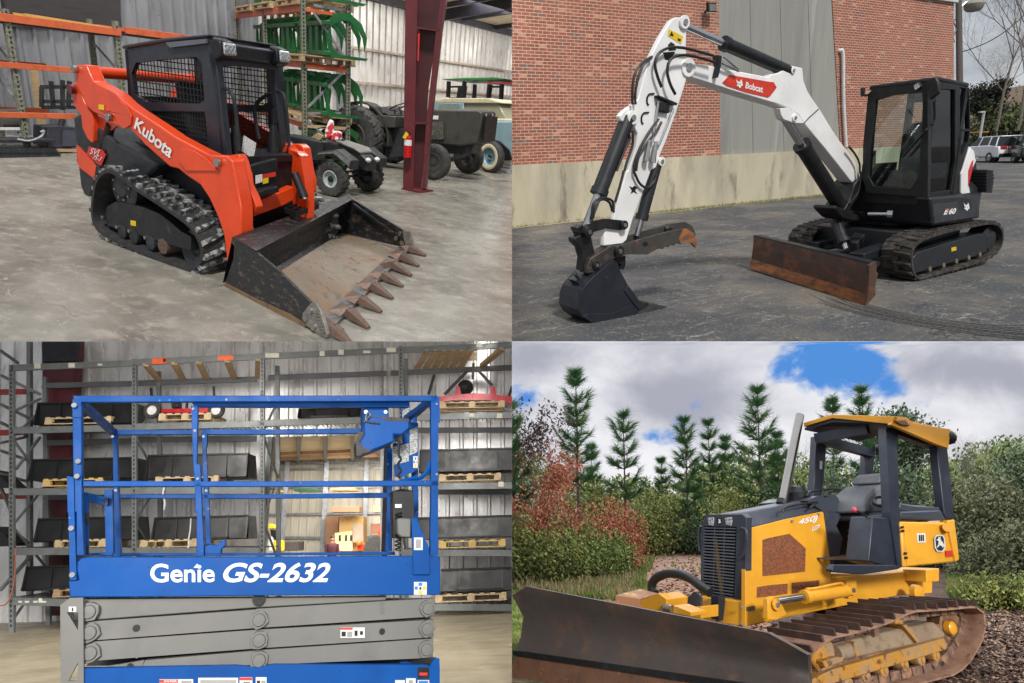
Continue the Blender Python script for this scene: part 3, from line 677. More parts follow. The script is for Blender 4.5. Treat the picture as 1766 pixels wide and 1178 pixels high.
# ---------------------------------------------------------------- the track loader
def A(*p): return zz('a',*p)
def B(*p): return zz('b',*p)
def Cc(*p): return zz('c',*p)
def D_(*p): return zz('d',*p)
T=thing(Q,'track_loader',(0.6,.85,0),'orange red compact track loader with caged cab and a worn black toothed bucket','track loader')
SH=V((-.12,1.42,0))
# tracks
tpath=yp(Q,0).pts(Cc((740,-15),(690,8),(655,55),(640,110),(628,200),(622,300),(640,375),(685,440),(900,548),(1100,635),(1250,690),(1320,697),(1375,655),(1400,590),(1392,520),(1355,435),(1290,350),(1100,222),(900,95),(800,12)))
def ltrack(dy,skx):
    P=[p+V((skx,0,0)) for p in tpath]; mb,fr=belt(P,dy,dy+.36,.035,.03); k=part('track_belt',mb,rubber,T)
    L=MB(); n=len(fr)
    Q5=resample(smoothloop(P,2),.125); c=sum(Q5,V())/len(Q5)
    for i in range(len(Q5)):
        p=Q5[i]; t=(Q5[(i+1)%len(Q5)]-Q5[i-1]).normalized(); nn=V((-t.z,0,t.x)); nn=nn if nn.dot(p-c)>0 else -nn
        lug(L,p,t,nn,dy+.004,dy+.15,.052,.042,.02); lug(L,p+t*.055,t,nn,dy+.2,dy+.356,.052,.042,-.02); lug(L,p+t*.028,t,nn,dy+.12,dy+.23,.04,.038,.02)
    part('track_lugs',L,mt('tread_rubber',C(58,60,62),.45,c2=C(158,162,160),s=16,lo=.46,hi=.58,amt=.85),k)
    return k
ltrack(0,0); ltrack(1.42,-.12)
def undercarriage(dy,skx):
    pl=yp(Q,.07); mb=MB()
    P=[p+V((skx,dy,0)) for p in pl.pts(Cc((735,245),(790,215),(860,225),(1000,260),(1100,300),(1165,350),(1240,420),(1310,455),(1312,555),(1100,495),(900,430),(740,385),(715,330)))]
    fr_=part('track_frame',mb.prism(P,(0,.2,0)),mt('undercarriage_black',C(24,26,30),.5,c2=C(44,42,40),s=8,c3=C(84,76,64),s3=5,lo3=.62,hi3=.75),T,bevel=.008)
    for (x,y,r) in ((845,420,.07),(925,455,.07),(1040,498,.07),(1125,522,.075)):
        c=pl.at(Cc((x,y))[0])+V((skx,dy-.01,0)); part('roller',MB().cyl(c,c+V((0,.2,0)),r,18),rusty if x>1100 else imp,T)
    c=pl.at(Cc((1290,560))[0])+V((skx,dy+.02,0)); part('idler_wheel',MB()._lathe(c+V((0,.08,0)),(0,-1,0),[(-.08,.17),(.03,.19),(.05,.16),(.02,.06),(.06,0)],24),imp,T)
    c=pl.at(Cc((830,110))[0])+V((skx,dy+.05,0)); w_=part('drive_sprocket',MB()._lathe(c,(0,-1,0),[(-.1,.2),(.02,.22),(.03,.12),(.06,.1),(.07,0)],20),imp,T)
    mb=MB()
    for k in range(9): a=k*.7; cc=c+V((math.cos(a)*.13,-.03,math.sin(a)*.13)); mb.cyl(cc,cc+V((0,-.02,0)),.012,6)
    part('bolts',mb,zinc,w_)
    b=MB()
    for (x,y) in ((720,320),(820,388),(905,415),(1015,460)): c=pl.at(Cc((x,y))[0]); cap(b,c+V((skx,dy-.01,0)),(0,-1,0),.018,.02,8)
    part('bolts',b,zinc,fr_)
    if dy==0: part('warning_decal',MB().plate(yp(Q,.066),Cc((898,343),(935,349),(936,384),(900,377)),.002,.002),yellow_d,fr_)
undercarriage(0,0); undercarriage(1.28,-.12)
# chassis
part('chassis',MB().bb((-.05,.38,.24),(1.42,1.34,1.0)),blackm,T,bevel=.03)
hp=yp(Q,.2)
part('engine_hood',MB().prism(hp.pts(A((500,805),(545,785),(640,850),(800,980),(1000,1080),(1090,1130))+Cc((1000,60),(740,-10),(665,40),(622,195),(575,172),(550,105))),(-.1,1.3,0)),dark,T,bevel=.03)
pl=yp(Q,.19)
pn=part('side_panel',MB().plate(pl,A((527,998),(607,1012),(725,1035))+Cc((655,75),(560,0),(530,-60)),.01),dark,T)
part('red_stripe',MB().plate(yp(Q,.185),A((527,998),(545,1010),(640,1110),(660,1150))+Cc((648,72),(640,50),(560,-10),(535,-40)),.004),red,T)
dc=part('badge_panel',MB().plate(yp(Q,.18),A((612,1008),(700,1030),(727,1068),(695,1143),(660,1120),(597,1062)),.006),mt('decal_red',C(200,44,36),.4),T)
q4=lambda pl,z,*p: pl.pts(zz(z,*p))
text(dc,'SVL',q4(yp(Q,.172),'a',(617,1058),(682,1075),(700,1034),(627,1018)),white_l,.2,.0)
text(dc,'75-3',q4(yp(Q,.172),'a',(634,1094),(692,1108),(705,1082),(645,1070)),white_l,.2,.0)
# lift arms
armp=A((512,480),(520,448),(590,445),(612,500),(640,560),(700,590),(790,640),(850,700),(930,760),(1100,870),(1200,940),(1350,1020),(1450,1068),(1560,1075),(1600,1110))+Cc((1610,0),(1635,120),(1658,250),(1662,440),(1610,470),(1605,560),(1580,655),(1560,640),(1555,560),(1540,440),(1500,320),(1440,190),(1380,100),(1290,40),(1230,-10))+A((1170,1150),(1000,1000),(900,890),(840,885),(770,850),(720,810),(640,770),(590,725),(560,650),(520,580))
pa=yp(Q,.13)
arm=part('lift_arm',MB().plate(pa,armp,-.13 if False else .13),red,T,bevel=.012)
def far_(p): return p+V((-.15,1.2-.33*min(1,max(0,(p.x-1.2)/.6)),0))
P=pa.pts(armp); arm2=part('lift_arm',MB().prism([far_(p) for p in P],(0,.1,0)),red,T)
pr2=yp(Q,.12)
text(arm,'Kubota',q4(pr2,'a',(921,882),(1168,1092),(1203,1012),(942,806)),white_l,0,.025)
part('warning_decal',MB().plate(pr2,A((678,720),(715,722),(716,758),(680,752)),.003),yellow_d,arm)
part('raised_plate',MB().plate(yp(Q,.115),A((770,700),(820,690),(870,730),(905,800),(900,860),(850,888),(810,850),(790,800),(740,765),(700,760),(760,770)),.01),red,arm,bevel=.006)
part('raised_plate',MB().plate(yp(Q,.115),A((1245,1020),(1330,1035),(1420,1090),(1500,1178),(1280,1178),(1225,1110)),.01),red,arm,bevel=.006)
mb=MB()
for (x,y) in ((522,478),(758,806),(1507,1120)): cap(mb,pr2.at(A((x,y))[0]),(0,-1,0),.035,.03)
part('pivot_pin',mb,zinc,arm)
lk=yp(Q,.16)
link_=part('rear_link',MB().plate(lk,A((480,605),(500,572),(535,575),(552,640),(575,700),(622,770),(640,830),(642,975),(628,985),(600,955),(565,880),(555,790),(510,730),(490,660)),.07),red,T,bevel=.01)
part('rear_link',MB().prism([p+V((-.15,1.15,0)) for p in lk.pts(A((480,605),(500,572),(535,575),(552,640),(575,700),(622,770),(640,830),(642,975),(628,985),(600,955),(565,880),(555,790),(510,730),(490,660)))],(0,.07,0)),red,T)
cap(mb:=MB(),lk.at(A((507,615))[0],.01),(0,-1,0),.045,.04); part('pivot_pin',mb,mar,link_)
part('fender_bracket',MB().plate(yp(Q,.22),A((640,780),(740,830),(800,870),(760,900),(690,990),(670,1000),(645,960)),.03),red,T)
a=lk.at(A((590,470))[0]); part('cross_tube',MB().cyl(V((a.x,.2,a.z-.03)),V((a.x-.12,1.4,a.z-.03)),.055,20),red,T)
cylinder_ram(T,yp(Q,.24).at(A((765,860))[0]),yp(Q,.24).at(A((700,1060))[0]),.045,.8,blackm,steel)
# front of the near arm: link, cylinder, quick hitch
fl_=part('tilt_link',MB().plate(yp(Q,.34),A((1580,1068),(1640,1060),(1665,1110),(1682,1178))+Cc((1690,20),(1700,100),(1742,185),(1765,250),(1752,303),(1720,300),(1662,205),(1628,60),(1612,0)),.08),red,T,bevel=.01)
cylinder_ram(T,yp(Q,.38).at(Cc((1672,230))[0]),yp(Q,.38).at(Cc((1740,420))[0]),.04,.6,blackm,steel)
# far front tower
fp=yp(Q,1.3)
part('tilt_link',MB().plate(fp,B((235,1005),(262,990),(300,992),(330,1020),(355,1178))+D_((372,60),(370,150),(345,165),(318,150),(290,85),(300,0),(265,-50)),.1),red,T,bevel=.01)
cylinder_ram(T,yp(Q,.95).at(D_((268,20))[0]),yp(Q,.95).at(D_((338,200))[0]),.04,.85,blackm,steel)
part('front_post',MB().plate(yp(Q,1.2),B((160,1080),(205,1000),(240,1000))+D_((262,0),(285,190),(262,180),(250,90),(240,0),(190,-60)),.06),red,T)
# front lower body
xf_=xp(Q,1.62)
part('front_beam',MB().plate(xf_,D_((-60,240),(20,210),(265,110),(270,200),(200,240),(-40,330)),.1),red,T,bevel=.01)
fb_=part('front_panel',MB().plate(xf_,B((-60,1150),(150,1090))+D_((155,0),(155,100),(60,150),(-70,200),(-80,0)),.06,-.02),blackm,T,bevel=.01)
part('warning_decal',MB().plate(xf_,D_((0,35),(45,25),(45,80),(0,92)),.004,.006),white_d,fb_); part('warning_decal',MB().plate(xf_,D_((48,58),(88,48),(88,84),(50,94)),.004,.006),yellow_d,fb_)
part('warning_decal',MB().plate(xf_,D_((48,28),(138,10),(138,40),(48,56)),.004,.006),red_d,fb_)
part('step',MB().plate(xp(Q,1.7),D_((-70,190),(60,130),(155,110),(165,150),(60,175),(-60,230)),.1),blackm,T,bevel=.01)
# cab
pc_=yp(Q,.4); SC=V((-.2,.86,0))
outer=A((858,340),(1160,300),(1440,275),(1450,330),(1478,390),(1500,560),(1525,860),(1540,1072),(1470,1060),(1330,1005),(1190,920),(1060,830),(960,740),(885,700),(872,500))
h1=A((905,505),(935,432),(1100,412),(1352,393),(1387,430),(1407,690),(1372,714),(1005,702),(925,650))
h2=A((1035,765),(1410,768),(1438,1032),(1330,1010),(1200,930),(1060,800))
cabside=part('cab_side_frame',MB().holes(pc_,outer,[h1,h2],.045),cabp,T,bevel=.004)
part('screen',MB().grid(pc_,h1,.052,.052,.005,-.02).grid(pc_,h2,.04,.04,.0045,-.02),blackm,cabside)
mo=[p+SC for p in pc_.pts(outer)]; m1=[p+SC for p in pc_.pts(h1)]; m2=[p+SC for p in pc_.pts(h2)]
cs2=part('cab_side_frame',MB().holes(pc_,mo,[m1,m2],.045,world=True),cabp,T)
g=MB().grid(pc_,h1,.052,.052,.005).grid(pc_,h2,.04,.04,.0045); g.v=[v+SC for v in g.v]; part('screen',g,blackm,cs2)
rf=pc_.pts(A((850,338),(1155,292),(1440,262),(1446,235),(1150,262),(852,312)))
roofo=part('cab_roof',MB().prism([p+V((0,-.02,0)) for p in rf],SC+V((0,.04,0))),cabp,T,bevel=.02)
r2=pc_.pts(A((1160,295),(1190,330),(1440,300),(1440,270)))
part('roof_trim',MB().prism([p+V((0,-.03,0)) for p in r2],(0,.02,0)),mt('roof_edge_grey',C(96,100,108),.45),roofo)
ff=pc_.at(A((1446,300))[0]); fd=pc_.at(A((1540,1072))[0])
vz=MB().prism([ff+V((.0,0,.03)),ff+V((.14,.02,.01)),ff+V((.1,.02,-.1)),ff+V((0,0,-.14))],SC)
part('visor',vz,cabp,T,bevel=.015)
for k in range(2):
    s_=SC*(.0 if k==0 else .86)
    o_=ff+V((.1,-.02,-.03))+s_
    hd=part('headlight_housing',MB().prism([o_+V((-.02,-.02,.09)),o_+V((.09,-.02,.06)),o_+V((.1,-.02,-.06)),o_+V((.03,-.02,-.1)),o_+V((-.05,-.02,-.07))],SC*.2),blackm,T,bevel=.02)
    part('headlight',MB().prism([o_+V((.085,0.005,.055)),o_+V((.11,.005,.04)),o_+V((.115,.005,-.04)),o_+V((.09,.005,-.055))],SC*.17),mt('clear_lens',C(190,195,198),.12,c2=C(120,124,128),s=50,lo=.5,hi=.52),hd,bevel=.01)
post=MB(); 
for s_ in (V(),SC-V((0,.07,0))):
    post.par(ff+s_+V((-.02,0,-.1)),V((.08,0,0)),V((0,.07,0)),fd-ff+V((-.02,0,.1)))
part('front_post',post,cabp,T,bevel=.01)
mb=MB(); mb.par(ff+V((-.02,0,-.16)),V((.07,0,0)),SC,V((0,0,.08))); part('header',mb,cabp,T)
mb=MB(); rr=pc_.at(A((862,345))[0]); rl=pc_.at(A((885,700))[0]); mb.par(rr,V((.05,0,0)),V((0,.05,0)),rl-rr); mb.par(rr+SC,V((.05,0,0)),V((0,.05,0)),rl-rr); mb.par(rl+V((0,0,0)),V((.05,0,0)),SC,V((0,0,.06))); part('rear_frame',mb,cabp,T)
mb=MB(); hose(mb,[V((1.36,.46,1.62)),V((1.44,.46,1.58)),V((1.48,.46,1.45)),V((1.5,.46,1.1))],.016,8); part('grab_handle',mb,dark,T)
mb=MB(); hose(mb,[V((1.15,1.2,1.62)),V((1.26,1.2,1.55)),V((1.3,1.2,1.1)),V((1.2,1.2,1.02))],.016,8); part('grab_handle',mb,dark,T)
st_=part('seat',MB().bb((.45,.62,1.0),(.95,1.04,1.14)),blackm,T,bevel=.04); part('seat_back',MB().prism([(.45,.64,1.1),(.56,.64,1.1),(.42,.64,1.62),(.3,.64,1.6)],(0,.38,0)),mt('seat_vinyl',C(40,36,38),.6),st_,bevel=.04)
part('cab_floor',MB().bb((.0,.44,.98),(1.45,1.24,1.04)),blackm,T)
for (x,y) in ((1.25,.62),(1.2,1.1)):
    j=part('joystick',MB().tube([(x,y,1.04),(x,y,1.2),(x,y,1.3)],[.07,.05,.03],12).tube([(x,y,1.3),(x+.02,y,1.45)],[.02,.028],10),blackm,T,bevel=0)
mb=MB(); hose(mb,[V((1.1,1.0,1.15)),V((1.0,1.05,1.45)),V((1.15,1.12,1.6))],.02); part('lap_bar',mb,blackm,T)
part('paper_tag',MB().plate(xp(Q,1.42),A((1680,932),(1765,985),(1745,1098),(1665,1040)),.004),white_d,T)
part('rear_bulkhead',MB().prism([V((.02,.5,1.0)),V((.1,.5,1.0)),V((.02,.5,1.35)),V((-.03,.5,1.35))],(0,.7,0)),blackm,T)
# bucket
heel=on(Q,Cc((1545,795))[0],2,.0); frn=on(Q,D_((490,1158))[0],2,0)
NP=Pl(Q,heel,frn-heel); YF=1.98
FPp=Pl(Q,on(Q,D_((1020,515))[0],1,YF),V((frn-heel)))
def dn(p): return NP.at(D_(p)[0])
def df(p): return FPp.at(D_(p)[0])
nA=NP.at(Cc((1600,458))[0]); nL=dn((5,555)); fA=df((632,165)); fL=df((665,200))
nb=NP.at(D_((175,690))[0],-.06); fb=df((590,430)); nfr=on(Q,D_((463,1000))[0],2,.03); ffr=on(Q,D_((988,522))[0],2,.06)
bk=part('bucket_shell',MB(),buckm,T)
mb=MB(); up=V((0,0,1))
def lerp(a,b,t): return a+(b-a)*t
nin=[nL+V((0,0,-.01)),lerp(nL,nb,.35)+V((-.05,0,-.03)),lerp(nL,nb,.75)+V((-.05,0,-.05)),nb]
fin=[fL+V((0,0,-.01)),lerp(fL,fb,.35)+V((-.07,0,-.03)),lerp(fL,fb,.75)+V((-.06,0,-.05)),fb]
hf=FPp.at(D_((600,440))[0])+V((-.25,0,-.2)); hf.z=max(0.0,hf.z*0+.02)
rows=[(nA,fA),(nL,fL)]+list(zip(nin[1:],fin[1:])); vs=[];fs=[]
for a,b in rows: vs+=[a,b]
for i in range(len(rows)-1): fs.append((2*i,2*i+1,2*i+3,2*i+2))
k=len(vs); vs+=[nA+V((-.01,0,-.03)),fA+V((-.01,0,-.03)),heel+V((-.02,0,.02)),hf]; fs+=[(0,1,k+1,k),(k,k+1,k+3,k+2)]
mb.add(vs,fs); bpy.data.objects.remove(bk)
bk=part('bucket_shell',mb,buckm,T,smooth=.9)
m_=MB(); gv=[]; gn_=10
for lo_ in (0,-.03):
    for i in range(gn_+1):
        for j in range(gn_+1): s_,t_=i/gn_,j/gn_; gv.append((nb*(1-s_)+fb*s_)*(1-t_)+(nfr*(1-s_)+ffr*s_)*t_+V((0,0,lo_)))
b0=(gn_+1)**2; gf=[(k+i*(gn_+1)+j,k+i*(gn_+1)+j+1,k+(i+1)*(gn_+1)+j+1,k+(i+1)*(gn_+1)+j) for k in (0,b0) for i in range(gn_) for j in range(gn_)]
m_.add(gv,gf)
part('bucket_floor',m_,buckin,T,smooth=1.2)
part('bucket_underside',MB().add([heel+V((0,.02,.005)),hf,ffr-up*.03,nfr-up*.02],[(0,1,2,3)]),buckm,T,smooth=0)
npoly=NP.pts(Cc((1600,455),(1590,490),(1612,520),(1605,610),(1545,790),(1555,825))+D_((0,938),(340,1080),(488,1157),(330,980),(378,912),(170,705),(0,560)))
part('side_plate',MB().prism(npoly,-NP.n*.025),buckm,T,bevel=.004)
part('worn_strip',MB().plate(NP,Cc((1548,770),(1545,795),(1555,825))+D_((0,938),(340,1080),(350,1060),(230,985),(0,880)),.004,.005),mt('rubbed_steel',C(120,98,72),.5,.2,c2=C(80,70,60),s=8),T)
fpoly=FPp.pts(D_((632,165),(670,200),(1008,408),(1025,420),(1025,515),(985,522),(590,430),(560,400)))
part('side_plate',MB().prism(fpoly,-FPp.n*.025),buckm,T)
part('side_rib',MB().beam(df((690,235))+V((0,-.03,0)),df((960,430))+V((0,-.03,0)),.02,.03),buckm,T)
sc=part('side_cutter',MB().plate(NP,D_((378,912),(412,908),(445,965),(492,1130),(486,1157),(430,1130),(345,1068),(320,985)),.03,.012),mt('bare_plate_steel',C(120,116,110),.45,.3,c2=C(150,146,138),s=20),T,bevel=.004)
mb=MB()
for (x,y) in ((380,965),(350,1015),(403,1075)): cap(mb,NP.at(D_((x,y))[0],.012),NP.n,.028,.02,12)
for k in range(7): mb.beam(NP.at(D_((405+k*6,975+k*22))[0],.02),NP.at(D_((430+k*8,978+k*22))[0],.02),.01,.012)
part('bolts',mb,zinc,sc)
sc2=part('side_cutter',MB().plate(FPp,D_((1008,418),(1060,420),(1078,520),(1030,515)),.03,.02),mt('bare_plate_steel',(0,0,0)),T)
mb=MB()
for (x,y) in ((998,435),(973,467),(1012,498)): cap(mb,FPp.at(D_((x,y))[0],.01),-FPp.n*-1,.025,.02,10)
part('bolts',mb,zinc,sc2)
E0=on(Q,D_((492,1118))[0],2,.03); E1=on(Q,D_((1068,528))[0],2,.05)
part('cutting_edge',MB().add([nfr,ffr,E1,E0,nfr-up*.03,ffr-up*.04,E1-up*.04,E0-up*.03],[(0,1,2,3),(4,5,6,7),(0,1,5,4),(1,2,6,5),(2,3,7,6),(3,0,4,7)]),mt('edge_steel',C(110,112,112),.4,.4,c2=C(128,84,62),s=12,lo=.5,hi=.62),T)
tips=[(655,1190),(778,1082),(865,972),(943,880),(1012,797),(1070,722),(1122,657),(1170,585)]
rts=[(545,1092),(650,975),(735,890),(818,795),(890,722),(958,650),(1015,592),(1068,535)]
bks=[(470,1055),(550,960),(640,870),(728,785),(805,712),(878,648),(935,582),(1000,528)]
for (tx,ty),(rx,ry),(bx,by) in zip(tips,rts,bks):
    t=on(Q,D_((tx,ty))[0],2,.015); r=on(Q,D_((rx,ry))[0],2,.06); b_=on(Q,D_((bx,by))[0],2,.07)
    ax=(t-r).normalized(); sd=V((0,0,1)).cross(ax).normalized()
    w=.085; mb=MB()
    mb.add([r-sd*w*.7-ax*.02-up*.03,r+sd*w*.7-ax*.02-up*.03,r+sd*w*.45+up*.035,r-sd*w*.45+up*.035,t-sd*.022-up*.008,t+sd*.022-up*.008,t+sd*.016+up*.012,t-sd*.016+up*.012],[(0,1,2,3),(4,5,6,7),(0,1,5,4),(1,2,6,5),(2,3,7,6),(3,0,4,7)])
    o=part('tooth',mb,rusty,T,bevel=.003)
    mb=MB(); mb.add([r+sd*.09-up*.02,r-sd*.09-up*.02,r+up*.045,b_+up*.01-sd*.06,b_+up*.012+sd*.05,r-ax*.12+up*.035],[(0,2,1),(0,2,4),(1,3,2),(2,3,4),(3,4,5),(2,3,5),(2,4,5)]); part('adapter',mb,rusty,o)
# step grid on the lip
lip=MB(); c0=lerp(nA,fA,.40); c1=lerp(nA,fA,.60); dd=(c1-c0); lx=(nL-nA); lx.z=0; lx=lx.normalized()*.16
for i in range(5): lip.beam(c0+dd*i/4+up*.05-lx*.3,c0+dd*i/4+up*.05+lx*.9,.012,.05)
for i in range(3): lip.beam(c0+lx*(-.3+i*.6)+up*.05,c1+lx*(-.3+i*.6)+up*.05,.012,.05)
part('step_grate',lip,blackm,T)
# =====================================================================  TOP RIGHT: white excavator by a brick wall
Q='TR'
def e_(*p): return zz('e',*p)
def f_(*p): return zz('f',*p)
def g_(*p): return zz('g',*p)
def h_(*p): return zz('h',*p)
asph=mt('worn_asphalt',C(74,76,80),.78,c2=C(118,112,102),s=.5,lo=.46,hi=.66,amt=.85,c3=C(132,127,117),s3=34,lo3=.57,hi3=.68,bump=.6,bs=120,dt=12)
def add_scratches(mat, col, scale, wid, amt, dist=2.0):
    """pale scrape lines and cracks: warped thin voronoi edges / noise iso-lines mixed into the base colour"""
    n=mat.node_tree.nodes; L=mat.node_tree.links; b=n['Principled BSDF']; src=b.inputs['Base Color'].links[0].from_socket
    tc=n.new('ShaderNodeTexCoord'); mp=n.new('ShaderNodeMapping'); L.new(tc.outputs['Object'],mp.inputs[0]); mp.inputs['Scale'].default_value=scale
    nz=n.new('ShaderNodeTexNoise'); nz.inputs['Scale'].default_value=1; nz.inputs['Detail'].default_value=5; nz.inputs['Distortion'].default_value=dist; L.new(mp.outputs[0],nz.inputs[0])
    s1=n.new('ShaderNodeMath'); s1.operation='SUBTRACT'; s1.inputs[1].default_value=.5; L.new(nz.outputs[0],s1.inputs[0])
    s2=n.new('ShaderNodeMath'); s2.operation='ABSOLUTE'; L.new(s1.outputs[0],s2.inputs[0])
    r=n.new('ShaderNodeMapRange'); r.inputs[1].default_value=0; r.inputs[2].default_value=wid; r.inputs[3].default_value=amt; r.inputs[4].default_value=0; L.new(s2.outputs[0],r.inputs[0])
    n2=n.new('ShaderNodeTexNoise'); n2.inputs['Scale'].default_value=.9; L.new(mp.outputs[0],n2.inputs[0])
    r2=n.new('ShaderNodeMapRange'); r2.inputs[1].default_value=.48; r2.inputs[2].default_value=.6; L.new(n2.outputs[0],r2.inputs[0])
    m=n.new('ShaderNodeMath'); m.operation='MULTIPLY'; L.new(r.outputs[0],m.inputs[0]); L.new(r2.outputs[0],m.inputs[1])
    k=n.new('ShaderNodeMix'); k.data_type='RGBA'; L.new(m.outputs[0],k.inputs[0]); L.new(src,k.inputs[6]); k.inputs[7].default_value=(*col,1); L.new(k.outputs[2],b.inputs['Base Color'])
add_scratches(asph,C(184,180,168),(1.2,5,1),.014,.7)
add_scratches(asph,C(176,170,156),(3.1,2.2,1),.02,.45,1.2)
add_scratches(asph,C(40,40,42),(.5,.5,1),.006,.8,.6)
add_scratches(conc,C(196,192,182),(2.2,5,1),.008,.7)
add_scratches(conc,C(92,88,82),(.3,.4,1),.004,.8,.4)
mb=MB(); mb.prism([(-260,-160,0),(12,-160,0),(12,60,0),(-260,60,0)],(0,0,-.02))
struct(Q,'yard',mb,asph,smooth=0)
WY=-8.75
def brickmat():
    mm=bpy.data.materials.new('red_brick'); mm.use_nodes=True; n=mm.node_tree.nodes; L=mm.node_tree.links; b=n['Principled BSDF']
    tc=n.new('ShaderNodeTexCoord'); sp=n.new('ShaderNodeSeparateXYZ'); cb_=n.new('ShaderNodeCombineXYZ'); L.new(tc.outputs['Object'],sp.inputs[0]); L.new(sp.outputs[0],cb_.inputs[0]); L.new(sp.outputs[2],cb_.inputs[1])
    br=n.new('ShaderNodeTexBrick'); br.inputs['Scale'].default_value=1; br.inputs['Brick Width'].default_value=.235; br.inputs['Row Height'].default_value=.076; br.inputs['Mortar Size'].default_value=.0085; br.inputs['Mortar Smooth'].default_value=.2; br.inputs['Bias'].default_value=-.1
    br.inputs['Color1'].default_value=(*C(142,72,56),1); br.inputs['Color2'].default_value=(*C(166,92,72),1); br.inputs['Mortar'].default_value=(*C(186,160,142),1); L.new(cb_.outputs[0],br.inputs['Vector'])
    # odd dark and pale bricks: white noise per brick cell
    vm=n.new('ShaderNodeVectorMath'); vm.operation='DIVIDE'; vm.inputs[1].default_value=(.235,.076,1); L.new(cb_.outputs[0],vm.inputs[0])
    s2=n.new('ShaderNodeSeparateXYZ'); L.new(vm.outputs[0],s2.inputs[0]); fy=n.new('ShaderNodeMath'); fy.operation='FLOOR'; L.new(s2.outputs[1],fy.inputs[0])
    md=n.new('ShaderNodeMath'); md.operation='MODULO'; md.inputs[1].default_value=2; L.new(fy.outputs[0],md.inputs[0]); h=n.new('ShaderNodeMath'); h.operation='MULTIPLY'; h.inputs[1].default_value=.5; L.new(md.outputs[0],h.inputs[0])
    sx=n.new('ShaderNodeMath'); sx.operation='SUBTRACT'; L.new(s2.outputs[0],sx.inputs[0]); L.new(h.outputs[0],sx.inputs[1]); fx=n.new('ShaderNodeMath'); fx.operation='FLOOR'; L.new(sx.outputs[0],fx.inputs[0])
    c2=n.new('ShaderNodeCombineXYZ'); L.new(fx.outputs[0],c2.inputs[0]); L.new(fy.outputs[0],c2.inputs[1]); wn=n.new('ShaderNodeTexWhiteNoise'); L.new(c2.outputs[0],wn.inputs[0])
    rp=n.new('ShaderNodeValToRGB'); e=rp.color_ramp.elements; e[0].position=0; e[0].color=(*C(92,80,82),1); e[1].position=1; e[1].color=(*C(198,140,112),1); rp.color_ramp.interpolation='CONSTANT'
    for p,c in ((.035,C(128,66,54)),(.5,C(144,76,62)),(.85,C(158,92,74)),(.95,C(184,132,108))): x=e.new(p); x.color=(*c,1)
    L.new(wn.outputs[0],rp.inputs[0])
    k=n.new('ShaderNodeMix'); k.data_type='RGBA'; L.new(br.outputs['Fac'],k.inputs[0]); L.new(rp.outputs[0],k.inputs[6]); k.inputs[7].default_value=(*C(196,174,154),1)
    nz=n.new('ShaderNodeTexNoise'); nz.inputs['Scale'].default_value=.5; nz.inputs['Detail'].default_value=8; L.new(tc.outputs['Object'],nz.inputs[0]); r=n.new('ShaderNodeMapRange'); r.inputs[1].default_value=.3; r.inputs[2].default_value=.75; r.inputs[3].default_value=.0; r.inputs[4].default_value=.38; L.new(nz.outputs[0],r.inputs[0])
    k2=n.new('ShaderNodeMix'); k2.data_type='RGBA'; L.new(r.outputs[0],k2.inputs[0]); L.new(k.outputs[2],k2.inputs[6]); k2.inputs[7].default_value=(*C(178,128,104),1)
    L.new(k2.outputs[2],b.inputs['Base Color']); b.inputs['Roughness'].default_value=.85
    bm_=n.new('ShaderNodeBump'); bm_.inputs['Strength'].default_value=.5; bm_.inputs['Distance'].default_value=.01; bm_.invert=True; L.new(br.outputs['Fac'],bm_.inputs['Height']); L.new(bm_.outputs[0],b.inputs['Normal'])
    return mm
brick=brickmat()
cwall=mt('stained_concrete_wall',C(192,184,160),.85,c2=C(160,153,134),s=1.2,lo=.42,hi=.62,amt=.9,c3=C(104,98,84),s3=2.6,lo3=.58,hi3=.74,st=(1,1,.32),bump=.2,dt=10)
cpan=mt('grey_concrete_panel',C(146,146,140),.85,c2=C(120,120,116),s=1.4,lo=.45,hi=.7,amt=.8,c3=C(166,166,158),s3=2.2,lo3=.6,hi3=.75,st=(1,1,.12),bump=.15,dt=10)
wl=yp(Q,WY); XR=wl.at((1645,150)).x; X1=wl.at((1241,150)).x; X2=wl.at((1441,150)).x; zb=1.53
bld=thing(Q,'brick_building',((XR+4)/2,WY,0),'red brick building with a grey concrete panel and a stained concrete base wall','building')
def wq(px,z): # wall point under picture column px at height z
    a=wl.at((px,20)); b=wl.at((px,250)); return V((b.x+(a.x-b.x)*(z-b.z)/(a.z-b.z),WY,z))
zt=6.5; Q1a,Q1b,Q2a,Q2b,Q3a,Q3b=wq(1236,9),wq(1243,zb),wq(1433,9),wq(1450,zb),wq(1645,zt),wq(1645,zb)
part('wall',MB().prism([Q1b,(6,WY,zb),(6,WY,9),Q1a],(0,-.3,0)),brick,bld,smooth=0)
Q2t=wq(1434,zt)
part('wall',MB().prism([Q3b,Q2b,Q2t,Q3a],(0,-.3,0)),brick,bld,smooth=0)
part('wall',MB().prism([V((Q3b.x,WY-.3,zb)),V((Q3a.x,WY-.3,zt)),V((Q3a.x,-30,zt)),V((Q3b.x,-30,zb))],(.3,0,0)),brick,bld,smooth=0)
pm=part('concrete_panel',MB().prism([p+V((0,-.03,0)) for p in (Q2b,Q1b,Q1a,Q2a)],(0,-.27,0)),cpan,bld,smooth=0)
mb=MB(); 
for i in range(1,4): mb.beam(Q2b+(Q1b-Q2b)*i/4+V((0,-.03,0)),Q2a+(Q1a-Q2a)*i/4+V((0,-.03,0)),.02,.006)
part('joints',mb,mt('joint_shadow',C(104,104,100),.9),pm)
part('base_wall',MB().bb((XR-.5,WY-.3,0),(6,WY+.07,zb)),cwall,bld,smooth=0)
part('cornice',MB().bb((Q3a.x-.12,-30,6.5),(X2+1,WY+.1,6.72)),mt('white_cornice',C(200,200,198),.6),bld,bevel=.01)
